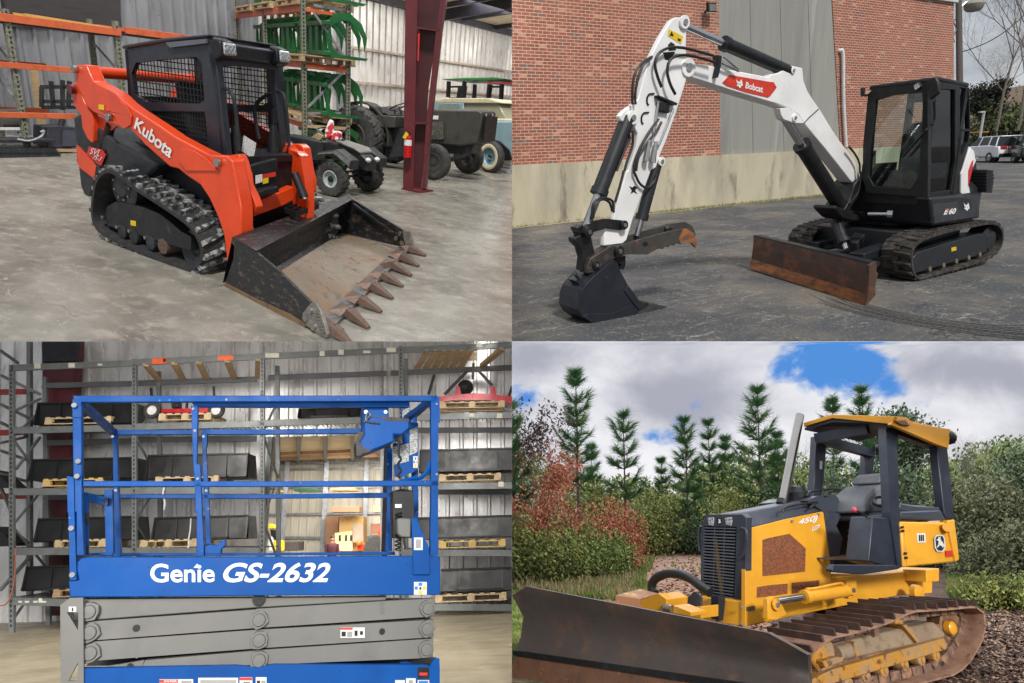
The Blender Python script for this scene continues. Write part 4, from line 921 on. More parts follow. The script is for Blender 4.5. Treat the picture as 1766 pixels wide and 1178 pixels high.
mb=MB(); P=[wl.at(p,.1) for p in f_((508,360),(519,380),(523,700),(540,1010))]; P[0]=P[0]+V((0,-.15,.04)); hose(mb,[P[0],P[0]+V((0,.1,.02)),P[1],P[2],P[3]],.055,10,4)
pp=single(Q,'downpipe',mb,mt('white_pvc',C(214,216,216),.4),'white plastic downpipe on the right brick wall beside the cab','pipe')
part('bracket',MB().beam(wl.at(f_((505,548))[0],.02),wl.at(f_((540,548))[0],.02),.16,.03),zinc,pp)
fl=thing(Q,'floodlight',wl.at(e_((1365,60))[0]),'small black square floodlight high on the brick wall beside the concrete panel','light')
a=wl.at(e_((1365,50))[0],.2)
part('housing',MB().prism([a+V((-.17,0,-.1)),a+V((.15,0,-.12)),a+V((.17,0,.12)),a+V((-.15,0,.12))],(0,.08,-.03)),blackm,fl,bevel=.01); part('lens',MB().prism([a+V((-.13,.085,-.1)),a+V((.11,.085,-.12)),a+V((.13,.085,.06)),a+V((-.11,.085,.06))],(0,.008,0)),mt('flood_lens',C(110,116,112),.2),fl)
part('arm',MB().beam(a,a+V((0,-.2,-.1)),.04,.04),blackm,fl)
# thin strip of grit and weeds at the wall foot
mb=MB(); mb.prism([(6,WY+.07,.004),(6,WY+.42,.004),(-3,WY+.3,.004),(-11,WY+.16,.004),(-17,WY+.12,.004),(-17,WY+.07,.004)],(0,0,.012)); struct(Q,'gravel_strip',mb,mt('pale_grit',C(168,158,132),.95,c2=C(112,104,84),s=9,lo=.45,hi=.6,bump=.5))
def blades(mb, fn, n, h, w, r):
    for _ in range(n):
        p=fn(); a=r.random()*6.28; hh=h*(.5+r.random()); l=V((math.cos(a),math.sin(a),0)); t=l*hh*.35*r.random()+V((0,0,hh)); s=V((-l.y,l.x,0))*w
        mb.add([p-s,p+s,p+t],[(0,1,2)])
grassm=mt('grass_green',C(92,112,52),.8,c2=C(140,138,80),s=20,lo=.45,hi=.55)
mb=MB(); blades(mb,lambda: V((-2-9*rnd.random()**.8 if rnd.random()<.6 else 2-12*rnd.random(),WY+.08+.2*rnd.random()**2,0)),1500,.07,.012,rnd)
tag(part('weeds',mb,grassm,None,q=Q),kind='stuff')
# pole, lamp, wires
def at_depth(q,p,Z):
    o,d=ray(q,p); return o+d*Z
pz_=34; pb=at_depth(Q,f_((1332,1160))[0],pz_); pt_=at_depth(Q,f_((1314,-100))[0],pz_); pb.z=0
pol=thing(Q,'utility_pole',pb,'weathered wooden utility pole rising behind the brick building','utility pole')
part('pole',MB().tube([pb,pt_],[.17,.14],12),mt('weathered_pole_wood',C(84,76,70),.85,c2=C(60,54,50),s=6,st=(6,6,.4)),pol)
la=at_depth(Q,f_((1335,45))[0],pz_); lb=at_depth(Q,f_((1395,18))[0],pz_); lc=at_depth(Q,f_((1420,35))[0],pz_)
sl_=thing(Q,'street_lamp',la,'grey street lamp on a short arm at the top of the wooden pole','street lamp')
mb=MB(); hose(mb,[la,la+(lb-la)*.5+V((0,0,.12)),lb+V((0,0,.05)),lc],.045); part('arm',mb,zinc,sl_); part('lamp_head',MB()._lathe(lc+V((0,0,.15)),(0,0,-1),[(-.12,.02),(-.08,.25),(.05,.46),(.1,.5),(.35,.42),(.45,.3),(.5,0)],16),mt('lamp_grey',C(142,138,128),.4),sl_)
mb=MB(); wa_=at_depth(Q,f_((1345,355))[0],pz_); wb_=at_depth(Q,(1790,2),pz_+6); mb.tube([wa_+(wb_-wa_)*t+V((0,0,-.5*math.sin(math.pi*t))) for t in [i/10 for i in range(11)]],.03,5); single(Q,'overhead_wire',mb,blackm,'single black overhead wire running from the wooden pole to the right','wire')
mb=MB(); hose(mb,[at_depth(Q,f_(p)[0],pz_-.2) for p in ((1295,130),(1280,150),(1298,200),(1280,250),(1285,290))],.03); single(Q,'cable_loop',mb,blackm,'drooping black cable loops on the left of the wooden pole','cable')
# background
def limb(mb, lv, p, d, L, r, depth, rn, tw=.5, split=3, sides=4, gn=.0, lvfn=None):
    segs=3; pts=[p]; rr=[r]
    for i in range(segs):
        d=(d+V((rn.uniform(-1,1),rn.uniform(-1,1),rn.uniform(-.5,1)))*.16+V((0,0,gn))).normalized(); p=p+d*L/segs; pts.append(p); rr.append(r*(1-.45*(i+1)/segs))
        if depth>0 and (i>0 or depth<3):
            for _ in range(split-1 if i<segs-1 else split):
                s=V((rn.uniform(-1,1),rn.uniform(-1,1),rn.uniform(-.2,.8))).normalized(); nd=(d*(1-tw)+s*tw).normalized()
                limb(mb,lv,p,nd,L*rn.uniform(.5,.72),rr[-1]*.55,depth-1,rn,tw,split,3,gn,lvfn)
    mb.tube(pts,rr,sides,caps=False)
    if depth==0 and lvfn: lvfn(lv,pts[-1],d)
def leaf(mb,p,s,rn):
    a=V((rn.gauss(0,1),rn.gauss(0,1),rn.gauss(0,1))).normalized(); b=a.orthogonal().normalized(); c=a.cross(b); mb.add([p-b*s,p-c*s*.5,p+b*s,p+c*s*.5],[(0,1,2,3)])
barkg=mt('grey_bark',C(112,102,92),.9,c2=C(80,72,66),s=8); barkb=mt('brown_bark',C(92,78,70),.9,c2=C(66,56,50),s=8)
budm=mt('pale_buds',C(186,178,158),.8,c2=C(150,146,120),s=8)
def bare_tree(q,base,h,label,group,seed,bark,lmat=None,ls=.06,ln=4,depth=4,tw=.5,r=.05,cat='tree',name='bare_tree',spread=.13,split=3):
    rn=random.Random(seed); t=thing(q,name,base,label,cat,group); tr=MB(); lv=MB()
    def lf(m,p,d):
        for _ in range(ln): leaf(m,p+V((rn.gauss(0,spread),rn.gauss(0,spread),rn.gauss(0,spread)))*.6,ls*rn.uniform(.6,1.4),rn)
    b=V(base); limb(tr,lv,b,V((rn.uniform(-.08,.08),rn.uniform(-.08,.08),1)),h*.5,h*r*.5,depth,rn,tw,split,6,.05,lf if lmat else None)
    part('trunk',tr,bark,t,smooth=.9)
    if lmat and lv.v: part('crown',lv,lmat,t,smooth=0)
    return t
def clump(q,base,rx,ry,h,label,mat,n,ls,seed,name='shrub',cat='shrub',group=None,trunk=None,low=0,lobes=9,stemr=.03):
    """foliage mass from many leaf faces on uneven lobes, with stems inside"""
    rn=random.Random(seed); t=thing(q,name,base,label,cat,group); b=V(base); lv=MB(); st=MB(); L=[]
    for i in range(lobes):
        a=rn.random()*6.28; rr=rn.random()**.5; zc=low+(h-low)*(.15+.7*rn.random()); k=1-.45*((zc-low)/max(.01,h-low))
        L.append((V((math.cos(a)*rx*rr*k,math.sin(a)*ry*rr*k,zc)),rn.uniform(.26,.46)*min(rx,h-low)))
    per=max(1,n//lobes)
    for c,r in L:
        st.tube([b+V((c.x*.15,c.y*.15,0)),b+V((c.x*.6,c.y*.6,c.z*.55)),b+c],[stemr,stemr*.6,stemr*.25],4,caps=False)
        for _ in range(per):
            v=V((rn.gauss(0,1),rn.gauss(0,1),rn.gauss(0,1)))*r*.62; v.z*=.85; p=b+c+v
            if p.z<b.z: p.z=b.z+rn.random()*.1
            leaf(lv,p,ls*rn.uniform(.6,1.5),rn)
    part('stems' if not trunk else 'trunk',st,trunk or barkb,t); part('foliage' if not trunk else 'crown',lv,mat,t,smooth=0); return t
evg=mt('dark_evergreen_leaves',C(50,56,40),.8,c2=C(38,42,32),s=1.2,lo=.4,hi=.6,c3=C(92,92,62),s3=3,lo3=.6,hi3=.7)
gbush=mt('spring_green_leaves',C(84,96,52),.8,c2=C(62,74,42),s=1,lo=.4,hi=.6,c3=C(120,124,72),s3=3,lo3=.58,hi3=.7)
hill=MB(); n_=22; vs=[];fs=[]
for i in range(n_):
    for j in range(5):
        x=-150-j*30+4*math.sin(i*.9); y=-130+i*9; z=[0,7,14,18,17][j]*(1+.13*math.sin(i*.7+j)); vs.append((x,y,z))
for i in range(n_-1):
    for j in range(4): fs.append((i*5+j,(i+1)*5+j,(i+1)*5+j+1,i*5+j+1))
struct(Q,'hill',hill.add(vs,fs),mt('brown_hillside',C(112,92,78),.95,c2=C(92,84,66),s=.15,c3=C(130,110,92),s3=.5),smooth=.9)
clump(Q,at_depth(Q,(1699,247),62).xy.to_3d(),1.9,1.9,7.2,'dark evergreen thicket beyond the parked cars, tallest mass left of the lamp post',evg,9000,.13,3,name='evergreen_tree',cat='tree',trunk=barkb,low=.2,lobes=16)
for i,(px,Z,rx,h) in enumerate(((1730,60,4.5,5.5),(1752,66,5,6.5),(1778,62,5,6.0),(1716,78,4,5))):
    b_=at_depth(Q,(px,250),Z); b_.z=0; clump(Q,b_,rx*.8,3,h*.62,['leafy green bush mass behind the white car','leafy green bush mass behind the black car','leafy green bush at the right edge of the yard','small green bush between the evergreen and the lamp post'][i],gbush,4500,.17,20+i,name='bush',cat='bush',group='green bushes beyond the cars',lobes=12)
for i,(px,Z,h) in enumerate(((1712,58,16.5),(1744,54,17),(1768,50,18),(1690,70,13))):
    b_=at_depth(Q,(px,250),Z); b_.z=0; bare_tree(Q,b_,h,['budding bare tree with a round pale crown behind the white car','budding bare tree between the two parked cars','tall bare tree at the far right edge','low bare tree behind the dark evergreen thicket'][i],'bare trees beyond the parking lot',31+i,barkg,budm,.05,2,4,.5,.018,spread=.25)
lpb=at_depth(Q,(1697,240),50); lpb.z=0; lpt=at_depth(Q,f_((1490,770))[0],50)
lp=thing(Q,'lamp_post',lpb,'thin white parking lot lamp post in front of the dark evergreens','lamp post'); part('pole',MB().tube([V((lpt.x,lpt.y,0)),lpt],.1,8),mt('pale_pole',C(170,172,170),.5),lp); part('lamp_head',MB().beam(lpt,at_depth(Q,f_((1457,772))[0],50),.3,.12),mt('pale_pole',(0,0,0)),lp)
def suv(q,base,rz,label,paint,lights,name='parked_car'):
    t=thing(q,name,base,label,'car','cars parked beyond the yard',rz=rz); W=.92
    side=[(-2.3,.35),(-2.32,.8),(-2.2,1.05),(-1.0,1.12),(.9,1.05),(2.1,.92),(2.3,.7),(2.28,.35)]
    part('body',MB().prism([(x,-W,z) for x,z in side],(0,2*W,0)),paint,t,bevel=.07)
    mb=MB(); a=[(-2.18,.86,1.05),(1.0,.86,1.05),(.35,.68,1.62),(-1.9,.68,1.66)]; vs=[(x,-y,z) for x,y,z in a]+[(x,y,z) for x,y,z in a]; mb.add(vs,[(0,1,2,3),(4,5,6,7),(0,1,5,4),(1,2,6,5),(2,3,7,6),(3,0,4,7)]); part('glasshouse',mb,mt('dark_car_glass',C(30,36,40),.08),t,bevel=.03)
    part('roof',MB().prism([(.3,-.68,1.6),(-1.95,-.68,1.64),(-1.95,.68,1.64),(.3,.68,1.6)],(0,0,.07)),paint,t,bevel=.03)
    mb=MB()
    for s in (-1,1):
        for (x0,z0,x1,z1) in ((-1.1,1.08,-1.05,1.64),(-.05,1.08,-.1,1.62),(-1.9,1.08,-1.75,1.64)): mb.beam((x0,s*.87,z0),(x1,s*.7,z1),.07,.04)
    part('pillars',mb,paint,t)
    for x in (-1.4,1.4):
        for s in (-1,1): wheel(t,(x,s*.84,.34),(0,s,0),.34,.22,mt('alloy_rim',C(150,152,154),.3,.6),0,.62)
    for s in (-1,1): part('tail_light',MB().bb((-2.36,s*.62-.17,.88),(-2.2,s*.62+.17,1.06)),lights,t,bevel=.02)
    part('bumper',MB().bb((-2.4,-.85,.35),(-2.25,.85,.6)),blackm,t,bevel=.04); part('number_plate',MB().bb((-2.35,-.25,.72),(-2.33,.25,.86)),white_d,t); return t
tl=mt('tail_light_red',C(170,30,30),.25)
c1_=at_depth(Q,(1706,275),44); c1_.z=0; c2_=at_depth(Q,(1758,278),42); c2_.z=0
hd_=math.atan2((INVQ[Q].translation-c1_).y,(INVQ[Q].translation-c1_).x)
suv(Q,c1_,hd_+math.pi+.55,'white sport utility car parked beyond the yard beside the black one',mt('white_car_paint',C(232,233,235),.25,coat=.5),tl)
suv(Q,c2_,hd_+math.pi+.35,'black sport utility car with red tail lights parked at the right edge',mt('black_car_paint',C(26,27,30),.2,coat=.5),tl)
for i in range(6):
    b_=at_depth(Q,(1682+i*17,270),54); b_.z=0; t=thing(Q,'utility_vehicle',b_,['first dark utility vehicle in the row, by the cab','dark utility vehicle behind the white car roof','dark utility vehicle beyond the gap between the parked cars','dark utility vehicle behind the black car windscreen','dark utility vehicle behind the black car roof','last dark utility vehicle at the right edge'][i],'utility vehicle','dark utility vehicles behind the cars',rz=hd_+1.2)
    part('body',MB().bb((-1.3,-.7,.4),(1.3,.7,1.15)),blackm,t,bevel=.1); mb=MB()
    for x in (-.6,.6):
        for s in (-.6,.6): mb.beam((x,s,1.1),(x*.8,s,1.95),.07,.07)
    part('roll_cage',mb,blackm,t); part('canopy',MB().bb((-.7,-.7,1.95),(.7,.7,2.05)),mt('orange_canopy',C(196,130,40),.5) if i==0 else blackm,t,bevel=.03)
    for x in (-.9,.9): part('wheel',MB().cyl((x,-.75,.35),(x,.75,.35),.35,14),tyre_m,t)

# ---------------------------------------------------------------- excavator
X=thing(Q,'excavator',(0,0,0),'white and black tracked excavator with a raised boom, thumb, bucket and a rusty dozer blade','excavator')
whitep=mt('white_machine_paint',C(232,232,232),.35,c2=C(216,216,214),s=3,amt=.6,c3=C(150,146,138),s3=20,lo3=.7,hi3=.76,coat=.2)
chr_=mt('charcoal_machine_paint',C(34,36,41),.4,c2=C(48,50,54),s=5,amt=.5)
exrub=mt('dusty_black_rubber',C(46,44,42),.7,c2=C(92,84,74),s=10,lo=.45,hi=.65,amt=.7,bump=.4)
def etrack(sy,skx):
    P=[p+V((skx,0,0)) for p in yp(Q,.98).pts(h_((985,680),(985,600),(1010,545),(1060,500),(1200,450),(1400,405),(1550,378),(1602,400),(1624,460),(1620,520),(1590,590),(1500,650),(1300,712),(1080,775),(1030,785),(1000,750)))]
    mn=min(p.z for p in P); P=[V((p.x,p.y,p.z-mn+.02)) for p in P]
    y0,y1=(.58,.98) if sy>0 else (-.98,-.58)
    mb,fr=belt(P,y0,y1,.035,.03); k=part('track_belt',mb,exrub,X); L=MB(); Q5=resample(smoothloop(P,2),.13); c=sum(Q5,V())/len(Q5)
    for i in range(len(Q5)):
        p=Q5[i]; t=(Q5[(i+1)%len(Q5)]-Q5[i-1]).normalized(); nn=V((-t.z,0,t.x)); nn=nn if nn.dot(p-c)>0 else -nn
        lug(L,p,t,nn,y0+.01,y0+.24,.075,.025,.012); lug(L,p+t*.065,t,nn,y0+.17,y1-.01,.075,.025,-.012)
    part('track_lugs',L,exrub,k)
etrack(1,0); etrack(-1,-.15)
pl=yp(Q,.94)
fr_=part('track_frame',MB().plate(pl,h_((1002,600),(1030,565),(1240,500),(1440,440),(1505,432),(1512,560),(1440,590),(1250,640),(1010,712),(988,660)),.25),chr_,X,bevel=.01)
for (x,y) in ((1120,678),(1215,652),(1303,624),(1388,600),(1465,578)):
    c=pl.at(h_((x,y))[0],.01); part('track_roller',MB().cyl(c,c+V((0,-.1,-.02)),.035,14),mt('dusty_roller',C(104,94,76),.7),X); 
c=pl.at(h_((1540,482))[0]); part('drive_motor',MB()._lathe(c,(0,1,0),[(-.25,.2),(-.05,.2),(-.03,.14),(.0,.13),(.01,0)],20),chr_,X)
part('track_frame',MB().bb((-1.0,-.95,.18),(.85,-.7,.5)),chr_,X,bevel=.02)
part('warning_decal',MB().plate(yp(Q,.943),h_((1265,532),(1298,525),(1300,550),(1267,558)),.002),yellow_d,fr_)
part('chassis',MB().bb((-.6,-.7,.28),(.75,.7,.62)),chr_,X,bevel=.03)
part('swing_bearing',MB().cyl((-.2,-.05,.6),(-.2,-.05,.74),.5,28),blackm,X)
# blade
npz=on(Q,h_((672,930))[0],2,0.0); BN=yp(Q,npz.y); fpz=on(Q,g_((1628,672))[0],2,.03); BF=yp(Q,fpz.y)
N_=[BN.at(p) for p in h_((712,652),(694,740),(690,850))]+[npz]; F_=[BF.at(p) for p in g_((1665,458),(1660,520),(1650,610))]+[fpz]
rustbl=mt('rusty_blade_face',C(84,60,50),.6,.1,c2=C(118,74,50),s=4,lo=.5,hi=.66,c3=C(60,54,52),s3=9,lo3=.55,hi3=.65,bump=.25,st=(1,1,1.5)); rustor=mt('orange_rust',C(160,98,52),.8,c2=C(96,68,54),s=5,lo=.4,hi=.62,bump=.3,st=(1,1,2.5))
mb=MB(); bk=V((-.06,0,0))
for i in range(2):
    mb.add([N_[i],N_[i+1],F_[i+1],F_[i],N_[i]+bk,N_[i+1]+bk,F_[i+1]+bk,F_[i]+bk],[(0,1,2,3),(4,5,6,7),(0,1,5,4),(2,3,7,6)]+([(0,3,7,4)] if i==0 else []))
part('blade_face',mb,rustbl,X,smooth=.9)
part('cutting_edge',MB().add([N_[2]+V((.01,0,0)),N_[3],F_[3],F_[2]+V((.01,0,0)),N_[2]+bk,N_[3]+bk,F_[3]+bk,F_[2]+bk],[(0,1,2,3),(4,5,6,7),(0,1,5,4),(1,2,6,5),(2,3,7,6),(3,0,4,7)]),rustor,X)
part('blade_end_plate',MB().plate(BN,h_((700,655),(742,630),(752,650),(748,690),(760,712),(745,765),(742,860),(675,932),(692,850)),.03,.01),rustbl,X)
part('top_rail',MB().beam(N_[0]+bk*1.2,F_[0]+bk*1.2,.12,.05),chr_,X)
cz=V((.7,0,.3))
for (a,b) in ((h_((610,600))[0],h_((800,535))[0]),):
    A_=on(Q,a,2,.33); B_=on(Q,b,2,.38); part('push_arm',MB().beam(A_,B_,.2,.12),chr_,X,bevel=.01)
part('push_arm',MB().beam(on(Q,h_((320,520))[0],2,.33),on(Q,h_((560,470))[0],2,.38),.18,.12),chr_,X,bevel=.01)
cylinder_ram(X,V((1.0,-.2,.72)),on(Q,h_((545,545))[0],2,.36),.075,.75,chr_,steel)
part('cylinder_guard',MB().beam(on(Q,h_((690,405))[0],1,-.02),on(Q,h_((575,525))[0],1,.05),.16,.14),chr_,X,bevel=.01)
# house
YS=.84
fx=xp(Q,.55)
part('house_front',MB().plate(fx,h_((690,150),(1045,175),(1142,188),(1140,380),(1060,366),(800,340),(740,330),(725,270),(722,200)),1.2),chr_,X,bevel=.03)
YL=fx.at(h_((1141,280))[0]).y+.004; sp=yp(Q,YL)
hs=part('house_side',MB().plate(sp,h_((1120,188),(1335,168),(1410,182),(1420,350),(1300,365),(1135,383)),1.5,-.0),chr_,X,bevel=.03)
part('counterweight',MB()._lathe((-.62,-.08,.7),(0,0,1),[(-.02,.82),(.05,.87),(.42,.87),(.5,.8),(.5,.0)],40),chr_,X,smooth=.9)
part('access_panel',MB().plate(sp,h_((1142,235),(1310,215),(1312,355),(1142,372)),.01,.003),mt('charcoal_panel2',C(54,57,62),.4),hs,bevel=.004)
text(hs,'60',q4(yp(Q,YL+.006),'h',(1245,302),(1290,299),(1302,258),(1254,262)),white_l,.15,.04); text(hs,'E',q4(yp(Q,YL+.006),'h',(1210,305),(1240,302),(1250,266),(1222,268)),white_l,.15,.04)
part('red_mark',MB().plate(yp(Q,YL+.006),h_((1232,262),(1252,260),(1250,270),(1228,273)),.002),red_d,hs)
def cathead(par,pl,x0,y0,x1,y1,z,mat,off=0):
    P=[(.0,.0),(.22,.22),(.42,.3),(.6,.28),(.8,.02),(.92,.3),(.95,.5),(1,.72),(.8,.78),(.7,.95),(.5,1),(.35,.8),(.12,.78),(.2,.55),(.1,.3)]
    part('emblem',MB().plate(pl,zz(z,*[(x0+(x1-x0)*a,y0+(y1-y0)*b) for a,b in P]),.003,off),mat,par)
    for a in (.33,.66): part('emblem_eye',MB().plate(pl,zz(z,*[(x0+(x1-x0)*(a+dx),y0+(y1-y0)*(.52+dy)) for dx,dy in ((-.09,-.04),(.09,.0),(.02,.08))]),.002,off+.003),blackm if a else blackm,par)
cathead(hs,yp(Q,YL+.006),1350,222,1390,278,'h',white_l)
part('warning_decal',MB().plate(xp(Q,.56),h_((892,132),(972,136),(972,166),(892,160)),.004),yellow_d,X)
for (x,y,w_,hh) in ((885,185,22,14),(815,240,24,8),(885,270,30,12),(900,255,60,5)): part('small_label',MB().plate(xp(Q,.56),h_((x-w_/2,y-hh/2),(x+w_/2,y-hh/2),(x+w_/2,y+hh/2),(x-w_/2,y+hh/2)),.004,.002),white_l,X)
part('front_lamp',MB().plate(xp(Q,.57),h_((950,200),(978,202),(978,238),(950,234)),.01),mt('clear_lens',(0,0,0)),X)
# cab
cf=xp(Q,.8); YS=cf.at(f_((1104,900))[0]).y; cyl_=yp(Q,YS)
fo=f_((690,645),(725,612),(1092,572),(1108,600),(1105,1178))+h_((1100,188),(680,155),(652,60))+f_((655,1000),(682,720))
fh_=f_((742,690),(862,655),(1062,636),(1070,655),(1042,1178))+h_((1030,55),(985,122),(730,108),(694,40))+f_((700,1178),(722,880))
cabf=part('cab_front_frame',MB().holes(cf,fo,[fh_],.07),blackm,X,bevel=.006)
so_=f_((1098,572),(1175,560),(1320,585),(1390,605),(1397,900),(1390,975),(1375,1040),(1345,1178))+h_((1330,168),(1102,190))+f_((1105,1178))
s1=f_((1158,690),(1168,612),(1290,618),(1290,1178))+h_((1283,130),(1112,155))+f_((1117,1178),(1132,900))
s2_=f_((1326,602),(1384,614),(1390,888),(1326,884)); s3_=f_((1328,905),(1388,905),(1380,975),(1332,1085))
cabs=part('cab_side_frame',MB().holes(cyl_,so_,[s1,s2_,s3_],.06),blackm,X,bevel=.004)
gl_=glass('tinted_cab_glass',(.72,.82,.79),.02)
part('windscreen',MB().plate(cf,fh_,.008,-.03),gl_,cabf,smooth=0); part('door_glass',MB().plate(cyl_,s1,.008,-.03),gl_,cabs,smooth=0); part('rear_side_glass',MB().plate(cyl_,s2_,.008,-.03),glass('clear_cab_glass',(.75,.82,.82),.1),cabs,smooth=0); part('rear_side_glass',MB().plate(cyl_,s3_,.008,-.03),gl_,cabs,smooth=0)
FLp=cf.at(f_((695,622))[0]); FRp=cf.at(f_((1092,574))[0]); RRp=cyl_.at(f_((1388,604))[0]); RLp=FLp+(RRp-FRp); 
part('cab_roof',MB().prism([FLp,FRp,cyl_.at(f_((1175,560))[0]),RRp,RLp],(0,0,.06)),blackm,X,bevel=.02)
lowF=cf.at(h_((680,155))[0]); mb=MB()
for p in (RLp,): mb.par(p-V((.0,0,.0)),V((.07,0,0)),V((0,.07,0)),V((0,0,lowF.z-p.z)))
mb.par(RRp+V((.0,-.07,0)),V((.07,0,0)),V((0,.07,0)),V((0,0,1.0-RRp.z))); part('rear_post',mb,blackm,X)
part('cab_base',MB().bb((RRp.x,FLp.y+.02,.98),(.72,YS-.08,1.16)),blackm,X)
part('far_side_panel',MB().bb((RRp.x,FLp.y,1.0),(.75,FLp.y+.04,1.5)),blackm,X)
mb=MB(); mb.par(RLp,V((.04,0,0)),RRp-RLp,V((0,0,-.12))); mb.par(V((RLp.x,RLp.y,1.0)),V((.04,0,0)),V((0,RRp.y-RLp.y,0)),V((0,0,.55))); part('rear_frame',mb,blackm,X)
xm=(RRp.x+.75)/2; ym=(FLp.y+YS)/2
s_=part('seat',MB().bb((xm-.3,ym-.25,1.16),(xm+.15,ym+.25,1.4)),mt('seat_grey',C(62,64,68),.7),X,bevel=.05); part('seat_back',MB().prism([(xm-.25,ym-.25,1.35),(xm-.13,ym-.25,1.35),(xm-.3,ym-.22,2.05),(xm-.42,ym-.22,2.0)],(0,.48,0)),mt('seat_grey',(0,0,0)),s_,bevel=.05)
for s in (-.34,.34): part('control_console',MB().bb((xm-.2,ym+s-.06,1.3),(xm+.3,ym+s+.06,1.5)).tube([(xm+.25,ym+s,1.5),(xm+.28,ym+s,1.68)],.02),blackm,X)
mb=MB()
for s in (-.12,.12): mb.beam((.55,ym+s,1.16),(.68,ym+s,1.45),.05,.03)
part('travel_levers',mb,blackm,X)
wp=MB(); hose(wp,[cf.at(p,.05) for p in f_((1140,850),(1090,900),(1000,1000),(930,1080))],.016); part('wiper',wp,blackm,X)
mir=part('mirror',MB().plate(xp(Q,.95),f_((1100,545),(1150,528),(1172,560),(1178,640),(1115,690),(1092,640)),.06),blackm,X,bevel=.015)
wl_=part('work_light',MB().plate(xp(Q,.95),f_((995,585),(1035,565),(1055,600),(1015,630)),.06),blackm,X,bevel=.01); part('lens',MB().plate(xp(Q,.952),f_((1003,590),(1034,573),(1048,600),(1016,620)),.004),mt('clear_lens',(0,0,0)),wl_)
part('mirror_arm',MB().tube([xp(Q,.9).at(p) for p in f_((1050,605),(1110,605))],.02),blackm,X)
m2=part('work_light',MB().plate(xp(Q,.85),f_((637,605),(660,603),(655,650),(636,655)),.05),blackm,X,bevel=.008); part('bracket',MB().tube([xp(Q,.84).at(p) for p in f_((645,655),(690,655))],.015),blackm,m2)
mb=MB(); hose(mb,[cyl_.at(p,.05) for p in f_((1145,700),(1150,780),(1140,850),(1080,900))],.014); part('grab_handle',mb,blackm,X)
part('side_cowl',MB().plate(yp(Q,YS+.02),f_((1395,1012),(1422,1040),(1436,1110),(1402,1178))+h_((1398,10),(1385,100),(1402,182),(1342,176),(1330,150),(1334,20))+f_((1347,1165),(1372,1080)),.3),whitep,X,bevel=.01)
part('red_stripe',MB().plate(yp(Q,YS+.023),f_((1404,1115),(1418,1100),(1408,1178))+h_((1380,118),(1382,0)),.003),red_d,X)
lv_=MB()
for k in range(7): a=cyl_.at(h_((1398,5+k*22))[0],-.1); b=cyl_.at(h_((1450-abs(k-2)*3,10+k*22))[0],-.1); lv_.beam(a,b,.4,.04)
part('rear_louvres',lv_,blackm,X); part('engine_cover',MB().plate(yp(Q,YS-.1),f_((1400,1090),(1440,1100),(1448,1178))+h_((1445,60),(1450,170),(1400,180)),1.0),chr_,X,bevel=.03)
# boom, stick, bucket: one vertical plane
YB=-.10
bp=yp(Q,YB); st_=yp(Q,YB+.03)
boomP=e_((1160,500),(1155,462),(1180,436),(1215,432),(1330,445),(1500,480),(1765,530))+f_((25,512),(80,500),(130,462),(160,450),(240,468),(250,560),(275,625),(315,690),(365,760),(430,870),(500,975),(565,1060),(610,1130))+h_((628,20),(640,60),(600,100),(560,60),(530,20))+f_((480,1130),(400,1030),(320,935),(250,850),(215,790),(130,740),(60,715),(0,698))+e_((1500,620),(1350,570),(1210,525))
boom=part('boom',MB().plate(bp,boomP,.2),whitep,X,bevel=.012)
part('boom_lug',MB().plate(yp(Q,YB+.02),f_((85,745),(140,742),(215,790),(252,850),(180,848),(110,822),(92,790)),.1),whitep,boom,bevel=.006)
lg=part('logo_panel',MB().plate(bp,e_((1450,570),(1500,515),(1765,562))+f_((42,566),(62,602),(18,662),(0,672))+e_((1750,668),(1620,638),(1480,592)),.006,.006),mt('logo_red',C(206,54,34),.4,c2=C(160,36,24),s=3),boom)
text(lg,'Bobcat',q4(yp(Q,YB+.01),'e',(1606,608),(1728,640),(1728,594),(1612,563)),white_l,0,.03)
cathead(lg,yp(Q,YB+.01),1543,545,1590,606,'e',white_l)
seam=MB(); seam.tube([bp.at(p,.004) for p in f_((250,850),(285,810),(350,752))],.008,4); part('weld_seam',seam,blackm,boom)
def pin(par,pl,z,x,y,r=.05,t=.02,mat=None,rr=None):
    c=pl.at(zz(z,(x,y))[0]); o=part('pin_boss',MB().cyl(c-pl.n*.0,c+pl.n*t,r,18),mat or whitep,par,bevel=.004); part('pin',MB().cyl(c+pl.n*t,c+pl.n*(t+.012),r*.45,12),zinc,o)
pin(boom,bp,'e',1197,468,.1,.05); pin(boom,bp,'f',170,485,.04,.02); pin(boom,bp,'f',172,812,.045,.04)
stickP=e_((1095,140),(1130,118),(1172,120),(1205,160),(1200,300),(1205,430),(1210,520),(1190,590),(1130,780),(1070,950),(1015,1080),(1042,1110),(1030,1140),(1000,1150))+g_((960,0),(900,160),(835,330),(790,480),(762,505),(630,520),(640,430),(700,330),(722,230),(790,0))+e_((800,1178),(858,1000),(865,920),(840,872),(800,860),(748,830),(740,800),(770,765),(830,720),(870,680),(900,560),(950,400),(1020,260))
stick=part('stick',MB().plate(st_,stickP,.07),whitep,X,bevel=.012)
part('opening',MB().plate(yp(Q,YB+.034),e_((1075,310),(1095,288),(1120,305),(1130,345),(1080,350)),.003),chr_,stick); part('opening',MB().plate(yp(Q,YB+.034),e_((1040,360),(1125,355),(1090,415),(1055,410)),.003),blackm,stick)
for (x,y) in ((950,680),(912,810)):
    mb=MB(); hose(mb,[st_.at(p,.006) for p in e_((x+30,y-35),(x-5,y-30),(x-20,y),(x-18,y+35),(x-8,y+40))],.01,5); part('stiffener_edge',mb,blackm,stick)
